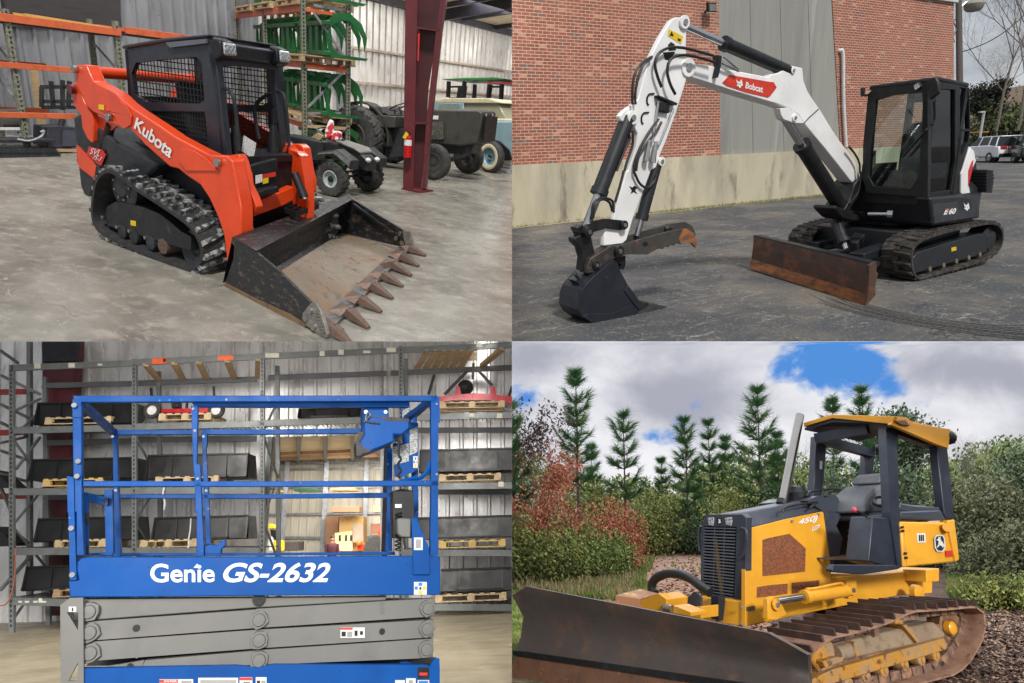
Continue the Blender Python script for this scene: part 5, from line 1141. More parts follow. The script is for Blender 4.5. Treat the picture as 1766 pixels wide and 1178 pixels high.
wd=part('warning_decal',MB().plate(yp(Q,YB+.034),e_((1080,200),(1180,250),(1165,305),(1072,245)),.003),yellow_d,stick); part('decal_symbol',MB().plate(yp(Q,YB+.037),e_((1100,215),(1115,250),(1085,245)),.001),blackm,wd); part('decal_symbol',MB().plate(yp(Q,YB+.037),e_((1140,262),(1165,270),(1160,285),(1145,280)),.001),blackm,wd)
mbx=part('black_emblem',MB().plate(yp(Q,YB+.034),g_((808,108),(830,118),(842,105),(865,118),(848,135),(862,162),(838,148),(818,160),(826,138)),.003),blackm,stick)
pin(stick,st_,'e',1180,155,.07,.03); pin(stick,st_,'e',820,812,.07,.04); pin(stick,st_,'e',1022,1112,.05,.03)
B2=V((0,-.06,0))
cylinder_ram(X,bp.at(f_((172,488))[0])+B2,bp.at(e_((1180,158))[0])+B2,.075,.62,blackm,steel)
cylinder_ram(X,st_.at(e_((815,812))[0])+V((0,-.04,0)),st_.at(g_((520,400))[0])+V((0,-.04,0)),.085,.68,chr_,steel)
cylinder_ram(X,st_.at(e_((1020,1112))[0])+V((0,-.05,0)),st_.at(g_((880,455))[0])+V((0,-.05,0)),.065,.76,chr_,steel)
# boom rams
bl_=yp(Q,YB-.06)
cylinder_ram(X,bl_.at(h_((520,280))[0]),bl_.at(f_((110,800))[0]),.1,.72,blackm,steel)
part('boom_foot',MB().plate(yp(Q,YB+.06),h_((600,95),(625,62),(655,75),(655,110),(620,190),(570,260),(600,300),(690,330),(690,345),(600,350),(520,330),(460,265),(470,240),(530,270),(560,220),(590,130)),.34),blackm,X,bevel=.015)
part('swing_post',MB().cyl(yp(Q,-.2).at(h_((640,255))[0]),yp(Q,-.2).at(h_((640,340))[0]),.2,20),blackm,X,bevel=.02)
cylinder_ram(X,xp(Q,.9).at(h_((850,300))[0]),xp(Q,1.0).at(h_((690,300))[0]),.05,.1,steel,steel)
mb=MB()
for k,(P) in enumerate((e_((1390,385),(1300,360),(1180,330),(1080,330),(1010,370),(985,440),(1000,520),(1030,600)),e_((1400,430),(1300,400),(1200,380),(1120,390),(1080,430),(1070,500),(1090,580),(1125,650)))):
    hose(mb,[st_.at(p,.06+.03*k) for p in P],.016)
for P in (e_((965,390),(900,430),(850,500),(830,600),(830,720)),e_((960,400),(905,450),(870,530),(850,640),(850,720)),e_((1010,820),(950,900),(890,1000),(850,1100),(840,1178))+g_((850,30),(880,90),(930,120),(975,80),(995,30)),e_((1030,840),(990,910),(910,1010),(870,1090),(855,1178)),e_((800,920),(810,960),(770,1050),(720,1178)),e_((830,900),(830,1000),(790,1120),(775,1178)),g_((560,330),(570,240),(620,200),(670,220),(690,280)),g_((550,340),(560,230),(620,190),(690,210),(700,290)),f_((560,1010),(600,1060),(630,1120),(635,1178))+h_((640,40),(620,150),(560,230)),g_((770,0),(740,120),(710,220))):
    hose(mb,[st_.at(p,.04) for p in P],.014)
part('hoses',mb,hosem,X)
mb=MB(); 
for P in (e_((1010,700),(980,900),(965,980)),e_((1110,750),(1060,880),(1010,1000)),e_((1450,390),(1500,430),(1560,480)),e_((1450,440),(1500,460),(1560,490))): hose(mb,[st_.at(p,.03) for p in P],.014)
part('steel_pipes',mb,steel,X)
part('valve_block',MB().plate(yp(Q,YB+.08),e_((1015,700),(1090,720),(1085,780),(1015,765)),.06),blackm,X,bevel=.01); part('valve_bracket',MB().plate(yp(Q,YB+.1),e_((1010,655),(1140,710),(1135,725),(1008,668)),.08),blackm,X)
part('hose_clamp',MB().plate(yp(Q,YB+.06),e_((1415,380),(1445,385),(1440,450),(1420,535),(1405,530),(1425,440)),.08),blackm,X)
for (x,y) in ((945,1030),(990,1040)): c=st_.at(e_((x,y))[0],.05); part('coupling',MB().tube([c+V((0,0,.1)),c-V((-.04,0,.12))],[.02,.035],10),zinc,X)
# linkage
lk=yp(Q,YB+.06)
part('link_arm',MB().plate(lk,g_((500,385),(560,350),(650,332),(770,345),(796,375),(782,405),(740,412),(650,400),(560,425),(520,452),(485,430)),.05),blackm,X,bevel=.005)
part('link_arm',MB().plate(yp(Q,YB-.12),g_((500,385),(560,350),(650,332),(770,345),(796,375),(782,405),(740,412),(650,400),(560,425),(520,452),(485,430)),.05),blackm,X)
part('tipping_link',MB().plate(yp(Q,YB+.02),g_((442,395),(490,372),(545,440),(560,520),(575,580),(540,620),(520,690),(480,690),(492,600),(470,530),(430,492),(430,465),(468,450)),.12),blackm,X,bevel=.01)
pin(X,yp(Q,YB+.07),'g',522,422,.055,.03,blackm); pin(X,yp(Q,YB+.07),'g',766,375,.05,.03,blackm)
part('coupler',MB().plate(yp(Q,YB+.08),g_((520,655),(540,605),(690,515),(762,525),(762,575),(700,612),(580,702),(520,712)),.16),mt('coupler_brown_black',C(52,48,46),.5,c2=C(80,70,62),s=12),X,bevel=.01)
pin(X,yp(Q,YB+.08),'g',573,650,.045,.03,blackm); pin(X,yp(Q,YB+.09),'g',732,555,.06,.03,blackm)
part('hook',MB().plate(yp(Q,YB),g_((700,600),(782,588),(782,650),(770,682),(748,680),(750,660),(760,650),(740,640)),.08),blackm,X)
thP=g_((690,520),(760,512),(900,470),(1100,415),(1200,400),(1250,428),(1272,480),(1268,532),(1240,500),(1200,490),(1160,508),(1135,500),(1120,518),(1095,507),(1080,528),(1055,522),(1040,542),(1010,538),(930,580),(800,577),(740,592),(700,580))
th=part('thumb',MB().plate(yp(Q,YB+.07),thP,.04),mt('worn_thumb_steel',C(72,70,66),.5,.2,c2=C(58,56,56),s=8,c3=C(120,84,56),s3=9,lo3=.6,hi3=.7),X,bevel=.004)
P=[p+V((-.1,-.12,.06)) for p in yp(Q,YB+.07).pts(thP)]; part('thumb',MB().prism(P,(0,-.04,0)),mt('worn_thumb_steel',(0,0,0)),X)
part('rusty_tip',MB().plate(yp(Q,YB+.073),g_((1180,403),(1200,400),(1250,428),(1272,480),(1268,532),(1240,500),(1200,490),(1165,508),(1150,470)),.003),rustor,th)
part('thumb_bar',MB().cyl(yp(Q,YB+.03).at(g_((1085,415))[0]),yp(Q,YB+.03).at(g_((1085,415))[0])+V((-.05,-.12,.03)),.04,12).cyl(yp(Q,YB+.03).at(g_((900,500))[0]),yp(Q,YB+.03).at(g_((900,500))[0])+V((-.05,-.12,.03)),.035,12),chr_,X)
part('hole',MB().plate(yp(Q,YB+.0745),g_((905,495),(930,492),(936,515),(912,525),(902,512)),.002),blackm,th)
# bucket
YK=.04
bkp=g_((700,615),(730,640),(745,690),(800,790),(880,900),(935,935),(880,970),(840,1003),(700,1036),(600,1055),(545,1050),(485,1010),(456,960),(460,880),(482,820),(560,730),(640,660))
kp=yp(Q,YK); bkP=kp.pts(bkp); mnz=min(p.z for p in bkP); bkmat=mt('blue_black_bucket',C(30,34,42),.45,c2=C(42,46,54),s=4,amt=.6,c3=C(90,90,90),s3=30,lo3=.68,hi3=.74)
bs=part('bucket_side',MB().prism(bkP,(0,-.03,0)),bkmat,X,bevel=.004); part('bucket_side',MB().prism([p+V((0,-.34,0)) for p in bkP],(0,-.03,0)),bkmat,X)
mb=MB(); path=bkP[6:]+[bkP[0]]; c=sum(bkP,V())/len(bkP)
for i in range(len(path)-1):
    a,b=path[i],path[i+1]; ia=(c-a).normalized()*.025; ib=(c-b).normalized()*.025; w_=V((0,-.34,0))
    mb.add([a,b,b+w_,a+w_,a+ia,b+ib,b+ib+w_,a+ia+w_],[(0,1,2,3),(4,5,6,7)])
part('bucket_shell',mb,bkmat,X,smooth=.9)
part('wear_plate',MB().plate(yp(Q,YK+.001),g_((490,1005),(530,985),(680,985),(820,925),(860,960),(878,972),(840,1003),(700,1036),(600,1053),(548,1048)),.01,.01),bkmat,bs,bevel=.003)
part('side_cutter',MB().plate(yp(Q,YK+.001),g_((775,830),(800,790),(880,900),(938,935),(880,965),(840,920)),.012,.012),bkmat,bs,bevel=.003)
for k in range(5):
    y=YK-.03-k*.08; a=yp(Q,YK).at(g_((940,955))[0]); a=V((a.x,y,a.z)); b=yp(Q,YK).at(g_((1072,940))[0]); b=V((b.x,y,b.z-.01)); sd=V((0,.03,0)); a.z+=.03
    part('tooth',MB().add([a-sd-V((0,0,.03)),a+sd-V((0,0,.03)),a+sd+V((0,0,.04)),a-sd+V((0,0,.04)),b-sd*.4,b+sd*.4,b+sd*.4+V((0,0,.012)),b-sd*.4+V((0,0,.012))],[(0,1,2,3),(4,5,6,7),(0,1,5,4),(1,2,6,5),(2,3,7,6),(3,0,4,7)]),mt('worn_thumb_steel',(0,0,0)),X)
part('cutting_edge',MB().plate(kp,g_((845,985),(925,930),(985,950),(960,975),(850,1005)),.34,.005),mt('worn_thumb_steel',(0,0,0)),X)
part('bucket_ear',MB().plate(yp(Q,YK-.1),g_((440,760),(540,715),(560,735),(545,760),(480,800)),.16),bkmat,X); part('lift_hook',MB().tube([kp.at(p,-.1) for p in g_((433,715),(460,745))],.02),bkmat,X)

# dark curved tyre scuffs left on the asphalt by the turning tracks
mb=MB(); rn_=random.Random(9)
for k in range(16):
    r_=1.0+k*.045+rn_.uniform(-.02,.02); w_=rn_.uniform(.008,.022); a0=rn_.uniform(-1.0,-.3); a1=rn_.uniform(.9,2.0); cc_=on(Q,h_((1180,930))[0],2,0); n_s=18; vs=[]
    for i in range(n_s+1):
        a=a0+(a1-a0)*i/n_s; d=V((math.cos(a),math.sin(a),0)); c=cc_+V((d.x*r_*.62,d.y*r_,0)); taper=math.sin(math.pi*min(1,max(0.02,i/n_s)))**.5
        vs+=[c-d*w_*taper+V((0,0,.004+k*.0002)),c+d*w_*taper+V((0,0,.004+k*.0002))]
    mb.add(vs,[(2*i,2*i+1,2*i+3,2*i+2) for i in range(n_s)])
struct(Q,'tyre_marks',mb,mt('tyre_scuff',C(60,60,62),.8,c2=C(92,90,86),s=30,lo=.42,hi=.6),smooth=0)
# =====================================================================  BOTTOM LEFT: blue scissor lift before the bucket racks
Q='BL'
def i_(*p): return zz('i',*p)
def j_(*p): return zz('j',*p)
def k_(*p): return zz('k',*p)
def l_(*p): return zz('l',*p)
conc2=mt('tan_shed_floor',C(152,142,120),.45,c2=C(124,114,94),s=.8,lo=.42,hi=.65,amt=.8,c3=C(166,156,134),s3=2.6,lo3=.5,hi3=.7,bump=.12,bs=30,dt=10,st=(1,2,1))
add_scratches(conc2,C(116,104,84),(.8,2.2,1),.02,.6)
mb=MB(); mb.prism([(-14,-5,0),(12,-5,0),(12,45,0),(-14,45,0)],(0,0,-.02)); struct(Q,'floor',mb,conc2,smooth=0)
blue_=mt('worn_blue_lift_paint',C(0,74,148),.5,c2=C(0,58,122),s=4,amt=.7,c3=C(150,172,200),s3=22,lo3=.67,hi3=.7,spec=.2)
bluef=mt('blue_fascia_paint',C(0,76,152),.5,c2=C(0,62,130),s=2.5,amt=.8,c3=C(10,30,66),s3=26,lo3=.68,hi3=.71,spec=.2)
greya=mt('grey_scissor_paint',C(112,112,109),.5,c2=C(96,96,94),s=2.5,amt=.7,c3=C(40,40,40),s3=34,lo3=.745,hi3=.76)
LIFT=thing(Q,'scissor_lift',(0,.4,0),'blue and grey scissor lift with guard rails, folded low in front of racks','scissor lift')
y0=yp(Q,0); yf=yp(Q,.89)
def rail(pl,pts,t,name='rail',off=0,mat=blue_): return part(name,MB().plate(pl,pts,t,off),mat,LIFT,bevel=.004)
rail(y0,i_((500,373),(1765,371))+j_((1250,371),(1252,410),(0,413))+i_((515,418)),.045,'top_rail')
rail(yp(Q,.08),i_((1318,418),(1765,418))+j_((1060,415),(1060,452),(0,452))+i_((1345,450)),.04,'top_rail')
rail(y0,i_((570,960),(1765,962))+j_((1258,955),(1258,995),(0,1000))+i_((570,998)),.045,'mid_rail')
rail(yf,i_((775,608),(1340,608),(1345,640),(790,642)),.045,'top_rail'); rail(yf,i_((1385,603),(1765,604))+j_((735,598),(735,632),(0,640))+i_((1415,640)),.045,'top_rail')
rail(yf,i_((820,1052),(1765,1053))+j_((940,1040),(940,1076),(0,1082))+i_((820,1080)),.045,'mid_rail')
rail(y0,i_((497,395),(560,395),(565,1178))+k_((582,300),(525,300),(525,0))+i_((508,1178)),.05,'post'); rail(yp(Q,-.006),i_((495,440),(563,440),(563,525),(497,525)),.02,'sleeve')
rail(yf,i_((765,640),(806,640),(806,720),(822,1178))+k_((832,310),(782,310),(775,0))+i_((780,1178),(778,720)),.05,'post')
rail(y0,i_((1315,440),(1362,445),(1362,540),(1355,840),(1380,850),(1392,1178))+k_((1405,235),(1405,305),(1352,305),(1355,0))+i_((1345,1178),(1340,960),(1330,840),(1318,545)),.05,'post')
rail(yf,i_((1388,620),(1425,628),(1426,716),(1418,730),(1436,1010),(1442,1178))+k_((1452,220),(1415,220),(1412,0))+i_((1405,1178),(1400,1010),(1392,716)),.05,'post')
rail(y0,j_((1208,378),(1266,378),(1268,555),(1258,560),(1256,1178))+l_((1258,300),(1203,300),(1205,0))+j_((1208,1178)),.05,'post')
rail(yf,j_((900,735),(942,735),(940,1178))+l_((940,270),(895,270),(902,0))+j_((905,1178)),.05,'post'); rail(yp(Q,.6),j_((1065,470),(1112,520),(1122,1178))+l_((1118,60),(1092,40),(1090,0))+j_((1085,1178)),.05,'post')
mb=MB()
for (a,b) in ((i_((530,400))[0],i_((780,625))[0]),):
    mb.beam(y0.at(a)+V((0,.03,0)),yf.at(b)+V((0,.02,0)),.045,.045)
part('end_rail',mb,blue_,LIFT,bevel=.004)
mb=MB(); mb.beam(y0.at(j_((1230,395))[0]),yf.at(j_((905,620))[0])+V((.0,0,0)),.045,.045); mb.beam(y0.at(j_((1160,440))[0],-.3),yf.at(j_((1070,520))[0]),.045,.06); part('end_rail',mb,blue_,LIFT,bevel=.004)
mb=MB(); hose(mb,[y0.at(p,-.02) for p in j_((1195,830),(1190,880),(1140,935),(1080,945),(1000,965))],.018); part('curved_tube',mb,blue_,LIFT)
# entry gate on the left
rail(yp(Q,-.015),i_((460,925),(508,935),(512,1178))+k_((528,462),(515,470),(480,468),(470,0))+i_((465,1178)),.05,'entry_plate')
b=MB()
for p in k_((493,112),(500,432))+i_((513,440),(540,825),(532,928)): cap(b,yp(Q,-.02).at(p,.0),(0,-1,0),.016,.012,8)
for p in i_((1330,465),(1343,615),(1362,945),(776,655),(798,1025),(1402,655),(1420,1028))+j_((1245,432),(1245,915))+l_((1100,330),(1178,410)): cap(b,y0.at(p,.0),(0,-1,0),.009,.01,8)
part('bolts',b,mt('dull_bolt',C(130,134,140),.5),LIFT)
gate=rail(yp(Q,.3),i_((580,1035),(770,1080),(775,1140),(590,1100)),.04,'gate_rail'); rail(yp(Q,.3),i_((718,1022),(772,1020),(776,1178))+k_((780,282),(728,282),(722,0))+i_((720,1178)),.05,'gate_post'); rail(yp(Q,.15),i_((575,1040),(602,1040),(605,1178))+k_((605,300),(585,300),(575,0))+i_((578,1178)),.03,'gate_post')
rail(yp(Q,.3),k_((600,285),(775,275),(775,300),(600,300)),.03,'gate_rail')
part('latch',MB().plate(yp(Q,.29),i_((722,1080),(740,1080),(742,1125),(724,1125)),.02,.02),blackm,gate)
b=MB()
for (za,P) in (('k',(575,10,605,40)),('k',(575,235,605,265)),('k',(580,45,605,75)),('k',(580,270,605,290))): b.plate(yp(Q,.1),zz(za,(P[0],P[1]),(P[2],P[1]),(P[2],P[3]),(P[0],P[3])),.03)
part('hinge',b,blackm,LIFT)
# deck and fascia
fa=part('platform_fascia',MB().plate(y0,k_((472,475),(545,470),(528,400),(530,345),(560,318),(600,311),(1765,308))+l_((1080,302),(1200,296),(1270,308),(1272,572),(0,578))+k_((1100,585),(480,588)),.03),bluef,LIFT,bevel=.006)
part('platform_deck',MB().bb((y0.at(k_((480,588))[0]).x,.03,1.26),(y0.at(l_((1270,570))[0]).x,.9,1.3)),mt('deck_steel',C(70,84,104),.5),LIFT)
rail(yf,k_((830,283),(1765,283))+l_((960,272),(960,296),(0,300))+k_((830,303)),.03,'toe_board')
lpts=q4(yp(Q,-.004),'k',(1035,486),(1478,484),(1478,356),(1035,356))
whl=mt('scuffed_white_lettering',C(222,224,222),.45,c2=C(120,150,190),s=60,lo=.66,hi=.7)
text(fa,'Genie',lpts,whl,0,.02)
part('arrow_mark',MB().plate(yp(Q,-.004),k_((1333,385),(1358,356),(1384,385)),.002,.003),whl,fa)
text(fa,'GS-2632',[yp(Q,-.004).at(p) for p in (k_((1530,485))[0],l_((503,484))[0],l_((517,348))[0],k_((1548,348))[0])],whl,.22,.025)
def decal(par,pl,z,x0,y0_,x1,y1,base,items=(),off=.0):
    o=part('decal',MB().plate(pl,zz(z,(x0,y1),(x1,y1),(x1,y0_),(x0,y0_)),.002,off),base,par)
    for (a,b_,c,d,m) in items: part('decal_print',MB().plate(pl,zz(z,(x0+(x1-x0)*a,y0_+(y1-y0_)*d),(x0+(x1-x0)*c,y0_+(y1-y0_)*d),(x0+(x1-x0)*c,y0_+(y1-y0_)*b_),(x0+(x1-x0)*a,y0_+(y1-y0_)*b_)),.001,off+.0015),m,o)
    return o
bl_d=mt('blue_dot',C(40,120,190),.5); wd_=mt('plain_white_decal',C(214,216,214),.5)
decal(fa,yp(Q,-.003),'l',1090,482,1178,570,wd_,((.35,.05,.65,.3,bl_d),(.05,.35,.3,.6,bl_d),(.7,.35,.95,.6,yellow_d),(.38,.68,.64,.95,yellow_d),(.42,.4,.58,.6,blackm)))
# right bracket and control gear
part('corner_bracket',MB().plate(yp(Q,-.02),l_((1072,40),(1110,48),(1195,250),(1198,432),(1085,432),(1082,300)),.02),bluef,LIFT,bevel=.003)
decal(LIFT,yp(Q,-.023),'l',1090,176,1150,262,wd_,((.2,.15,.8,.85,mt('decal_grey',C(150,152,150),.5)),))
part('junction_box',MB().plate(yp(Q,-.02),l_((975,52),(990,42),(1070,45),(1068,178),(1000,172),(978,150)),.12),greya,LIFT,bevel=.01)
part('charger_box',MB().plate(yp(Q,.1),j_((945,1030),(1000,1015),(1085,1025),(1092,1178))+l_((1090,60),(1080,180),(950,180),(945,0))+j_((945,1178)),.15),blackm,LIFT,bevel=.02)
part('manual_box',MB().plate(yp(Q,.1),j_((960,1120),(1005,1120),(1005,1145),(960,1145)),.004,.01),white_d,LIFT)
cb_=part('control_box',MB().plate(yp(Q,.12),j_((742,440),(915,440),(918,520),(1058,532),(1060,600),(1008,642),(952,640),(955,690),(720,785),(695,720),(745,640),(742,540)),.25),bluef,LIFT,bevel=.012)
part('control_box_side',MB().plate(yp(Q,.1),j_((690,690),(700,672),(740,745),(750,768),(712,788),(695,785)),.2),blackm,cb_)
part('worn_edge',MB().plate(yp(Q,.118),j_((742,520),(870,528),(880,540),(900,545),(1058,550),(1058,532),(918,520)),.002),mt('scraped_brown_edge',C(60,48,40),.6),cb_)
part('worn_edge',MB().plate(yp(Q,.118),j_((705,625),(745,620),(740,650),(715,690),(745,735),(800,752),(720,782),(692,720)),.002,-.0),mt('scraped_brown_edge',(0,0,0)),cb_)
b=MB(); 
for p in j_((757,487),(893,487)): cap(b,yp(Q,.118).at(p),(0,-1,0),.014,.015,8)
part('bolts',b,zinc,cb_)
mb=MB(); hose(mb,[yp(Q,.1).at(p) for p in j_((745,555),(790,510),(770,490),(760,540),(800,555),(860,560))],.006); part('cable',mb,zinc,LIFT)
plp=yp(Q,.5)
part('placard_board',MB().plate(plp,j_((1005,470),(1062,450),(1070,560),(1118,560),(1122,870),(1085,900),(1000,935),(960,930),(945,700),(1010,700)),.02),bluef,LIFT)
textd=mt('printed_placard',C(196,200,198),.5,c2=C(110,114,112),s=60,lo=.48,hi=.52,st=(1,1,4))
for P in ((1010,452,1060,525),(1060,585,1115,785),(948,700,1055,850),(955,640,1010,700)): part('placard',MB().plate(plp,j_((P[0],P[3]),(P[2],P[3]-25),(P[2],P[1]),(P[0],P[1]+25)),.003,.004),textd,LIFT)
decal(LIFT,plp,'j',1085,790,1116,870,wd_,((.3,.1,.7,.3,bl_d),(.05,.4,.4,.6,bl_d),(.6,.4,.95,.6,yellow_d),(.3,.7,.7,.95,yellow_d)),.004)
part('red_strip',MB().plate(plp,j_((955,655),(1008,625),(1008,645),(958,672)),.003,.009),red_d,LIFT)
mb=MB(); P=[yp(Q,.09).at(p) for p in j_((960,680),(985,690),(985,780),(1000,810),(978,850),(1000,890),(978,920),(995,940))]; hose(mb,P,.01); part('control_cable',mb,hosem,LIFT)
mb=MB(); a_=yp(Q,.08).at(j_((985,1178))[0]); c_=[]
for t in range(60): c_.append(a_+V((.022*math.cos(t*1.05),.022*math.sin(t*1.05),-.0045*t)))
mb.tube(c_,.006,4); part('coiled_cable',mb,hosem,LIFT)
part('pedal_latch',MB().plate(yp(Q,.03),k_((1405,235),(1450,222),(1500,232),(1520,200),(1552,192),(1556,225),(1525,255),(1520,290),(1410,290)),.08),blue_,LIFT,bevel=.004)
# scissor pack
sa=yp(Q,.04)
A1=part('scissor_arm_and_fill',MB().plate(yp(Q,.06),k_((570,598),(1765,588))+l_((898,580),(898,608),(0,660))+k_((575,750)),.08),greya,LIFT,bevel=.006)
for nm,P in (('B',k_((575,758),(1765,672))+l_((0,668),(850,616),(1150,600),(1232,595),(1232,720),(0,800))+k_((575,890))),('C',k_((575,898),(1765,812))+l_((0,812),(1227,742),(1227,862),(0,940))+k_((580,1030))),('D',k_((1000,1022),(1765,955))+l_((0,953),(1222,872),(1222,1000),(1100,1010),(0,1054))+k_((1200,1062),(980,1062)))):
    part('scissor_arm_and_fill',MB().plate(sa,P,.08),greya,LIFT,bevel=.006)
part('scissor_arm_and_fill',MB().plate(yp(Q,.05),k_((740,1062),(880,1040),(995,1020),(978,1062)),.03),greya,LIFT)
part('scissor_arm_and_fill',MB().plate(yp(Q,.62),k_((600,600),(1700,590))+l_((1200,600),(1200,1000),(0,1050))+k_((600,1060)),.1),blackm,LIFT)  # black fill sheet behind the arms, standing in for the shaded stack
part('slot',MB().plate(yp(Q,.045),l_((852,615),(888,612),(888,700),(868,706),(855,690)),.002,.006),mt('grey_slot',C(104,104,102),.5),LIFT); part('slot',MB().plate(yp(Q,.045),k_((922,925),(956,922),(956,1000),(938,1010),(924,995)),.002,.006),mt('grey_slot',(0,0,0)),LIFT)
dk=MB()
for p,r in ((k_((938,799))[0],.02),(l_((870,822))[0],.02),(k_((895,1060))[0],.016),(l_((20,600))[0],.04)): cap(dk,sa.at(p,.008),(0,-1,0),r,.003,14)
part('hole',dk,blackm,LIFT)
for p in k_((620,685),(625,828),(628,968))+l_((25,740),(25,880),(25,1017),(1180,662),(1175,802),(1170,942)):
    c=sa.at(p,0); o=part('pivot_boss',MB()._lathe(c,(0,-1,0),[(0,.055),(.02,.052),(.022,.042),(.035,.04),(.045,.036),(.046,0)],18),greya,LIFT)
    m=MB(); ang=rnd.random()*3; rp_=[]
    for k in range(16): a=ang+k*math.pi/8; r_=.06 if k%4==0 else .052; rp_.append(c+V((math.cos(a)*r_,-.024,math.sin(a)*r_)))
    part('retainer',m.prism(rp_,(0,-.006,0)),greya,o)
decal(LIFT,yp(Q,.036),'l',583,795,752,868,wd_,((.0,.02,.5,.22,red_d),(.05,.4,.22,.85,blackm),(.28,.4,.48,.9,mt('decal_grey',(0,0,0))),(.58,.3,.7,.8,blackm),(.8,.35,.92,.7,blackm)),.008)
tri1=k_((460,690),(540,692),(537,815)); tri2=k_((538,1035),(535,1163),(470,1165))
part('ladder_plate',MB().holes(yp(Q,-.03),k_((415,640),(482,592),(572,590),(577,1250),(418,1250)),[tri1,tri2],.02),greya,LIFT); decal(LIFT,yp(Q,-.033),'k',473,652,525,687,wd_,((.4,.2,.6,.9,blackm),))
# base
bx0=sa.at(k_((537,1105))[0]).x; bx1=sa.at(l_((1268,1080))[0]).x
bs=part('chassis_side',MB().plate(yp(Q,-.01),k_((535,1105),(565,1078),(1620,1058),(1765,1072))+l_((0,1072),(120,1052),(1150,1052),(1235,1072),(1268,1085),(1268,1500),(0,1500))+k_((535,1500)),.05),bluef,LIFT,bevel=.01)
part('chassis_lug',MB().plate(yp(Q,.0),l_((1205,1045),(1238,1003),(1265,1012),(1268,1085),(1200,1080)),.03),bluef,LIFT); part('chassis_lug',MB().plate(yp(Q,.1),l_((990,1035),(1040,1033),(1090,1045),(1090,1070),(1010,1062)),.03),bluef,LIFT)
part('chassis',MB().bb((bx0,.06,.2),(bx1,.85,.66)),blackm,LIFT)
for x in (bx0+.3,bx1-.3):
    for y in (.0,.78): part('wheel',MB()._lathe((x,y,.16),(0,1,0),[(-.0,.05),(.0,.15),(.02,.16),(.1,.16),(.12,.15),(.12,0)],20),mt('grey_solid_tyre',C(110,110,110),.7),LIFT)
decal(bs,yp(Q,-.012),'k',1098,1152,1330,1215,wd_,((.0,.05,.55,.4,red_d),(.65,.15,.95,.8,mt('decal_grey',(0,0,0)))))
decal(bs,yp(Q,-.012),'k',1365,1142,1640,1215,wd_,((.05,.2,.95,.6,mt('decal_grey',(0,0,0))),)); decal(bs,yp(Q,-.012),'k',1650,1138,1738,1215,wd_,((.0,.02,.98,.28,red_d),(.3,.45,.8,.9,blackm)))
decal(bs,yp(Q,-.012),'l',1115,1070,1195,1150,blackm,((.15,.45,.85,.7,red_d),)); decal(bs,yp(Q,-.012),'l',1035,1145,1102,1215,wd_,((.3,.2,.7,.8,mt('decal_grey',(0,0,0))),)); decal(bs,yp(Q,-.012),'l',960,1158,1028,1215,wd_); decal(bs,yp(Q,-.012),'l',1115,1158,1195,1215,wd_,((.1,.1,.9,.4,bl_d),)); decal(bs,yp(Q,-.012),'l',0,1138,75,1215,wd_,((.1,.3,.4,.9,blackm),(.5,.3,.9,.9,mt('decal_grey',(0,0,0)))))
for k,(zc,P) in enumerate((('k',(1098,1152,1232,1175)),)): text(bs,'DANGER',q4(yp(Q,-.017),'k',(1130,1172),(1218,1172),(1218,1158),(1130,1158)),white_l,0,.02)

# ---------------------------------------------------------------- racks, wall, opening
RK=Pl(Q,(0,9,0),(-math.cos(R_(165)),-math.sin(R_(165)),0)); DN=-RK.n   # DN = away from the camera
if DN.y<0: DN=-DN
rs=mt('grey_rack_steel',C(112,116,116),.45,.2,c2=C(88,90,90),s=6,amt=.7,c3=C(140,140,134),s3=20,lo3=.62,hi3=.7)
RD=1.05
rack2=thing(Q,'pallet_rack',RK.at((200,1040)),'long grey steel pallet rack filled with black buckets behind the blue lift','rack')
def gz(p): return RK.at(p)
def upat(P):
    """lean of the uprights: they stand plumb in the picture"""
    L=camxf(Q)@P; px=883+FPX*L.x/-L.z; a=RK.at((px,620)); b=RK.at((px,1000)); return (a-b)/(a.z-b.z)
posts=[(19,i_((75,160))[0][1]-0,1),(231,i_((925,120))[0][1],1),(452,j_((45,80))[0][1],1),(691,j_((1000,30))[0][1],1)]
PX=[]
for px,pyt,_ in posts:
    a=gz((px,pyt)); PX.append(a); w=.085
    UPp=upat(a); f0=a-UPp*a.z
    for dep in (0,RD):
        o_=f0+DN*dep; top=a.z
        up_=part('upright',MB().par(o_-RK.u*w/2,RK.u*w,DN*.07,UPp*top),rs,rack2)
        if dep==0:
            h=MB(); z=.1
            while z<top-.1: h.par(o_-RK.u*.014-DN*.004+UPp*z,RK.u*.028,DN*.003,UPp*.045); z+=.085
            pattern(up_,h,blackm)
    m=MB(); z=.2; s=0
    while z<a.z-.9:
        p1=f0+UPp*z+DN*(RD*s+.03); p2=f0+UPp*(z+.85)+DN*(RD*(1-s)+.03); m.beam(p1,p2,.035,.035); z+=.85; s=1-s
    part('brace',m,rs,rack2)
def beamt(a,b,th,dep=0,name='beam',t=.05,mat=None):
    pl=Pl(Q,RK.o+DN*dep,RK.u); A_=pl.at(a); B_=pl.at(b); m=MB(); m.prism([A_,B_,B_-V((0,0,th)),A_-V((0,0,th))],DN*t); return part(name,m,mat or rs,rack2,bevel=.004)
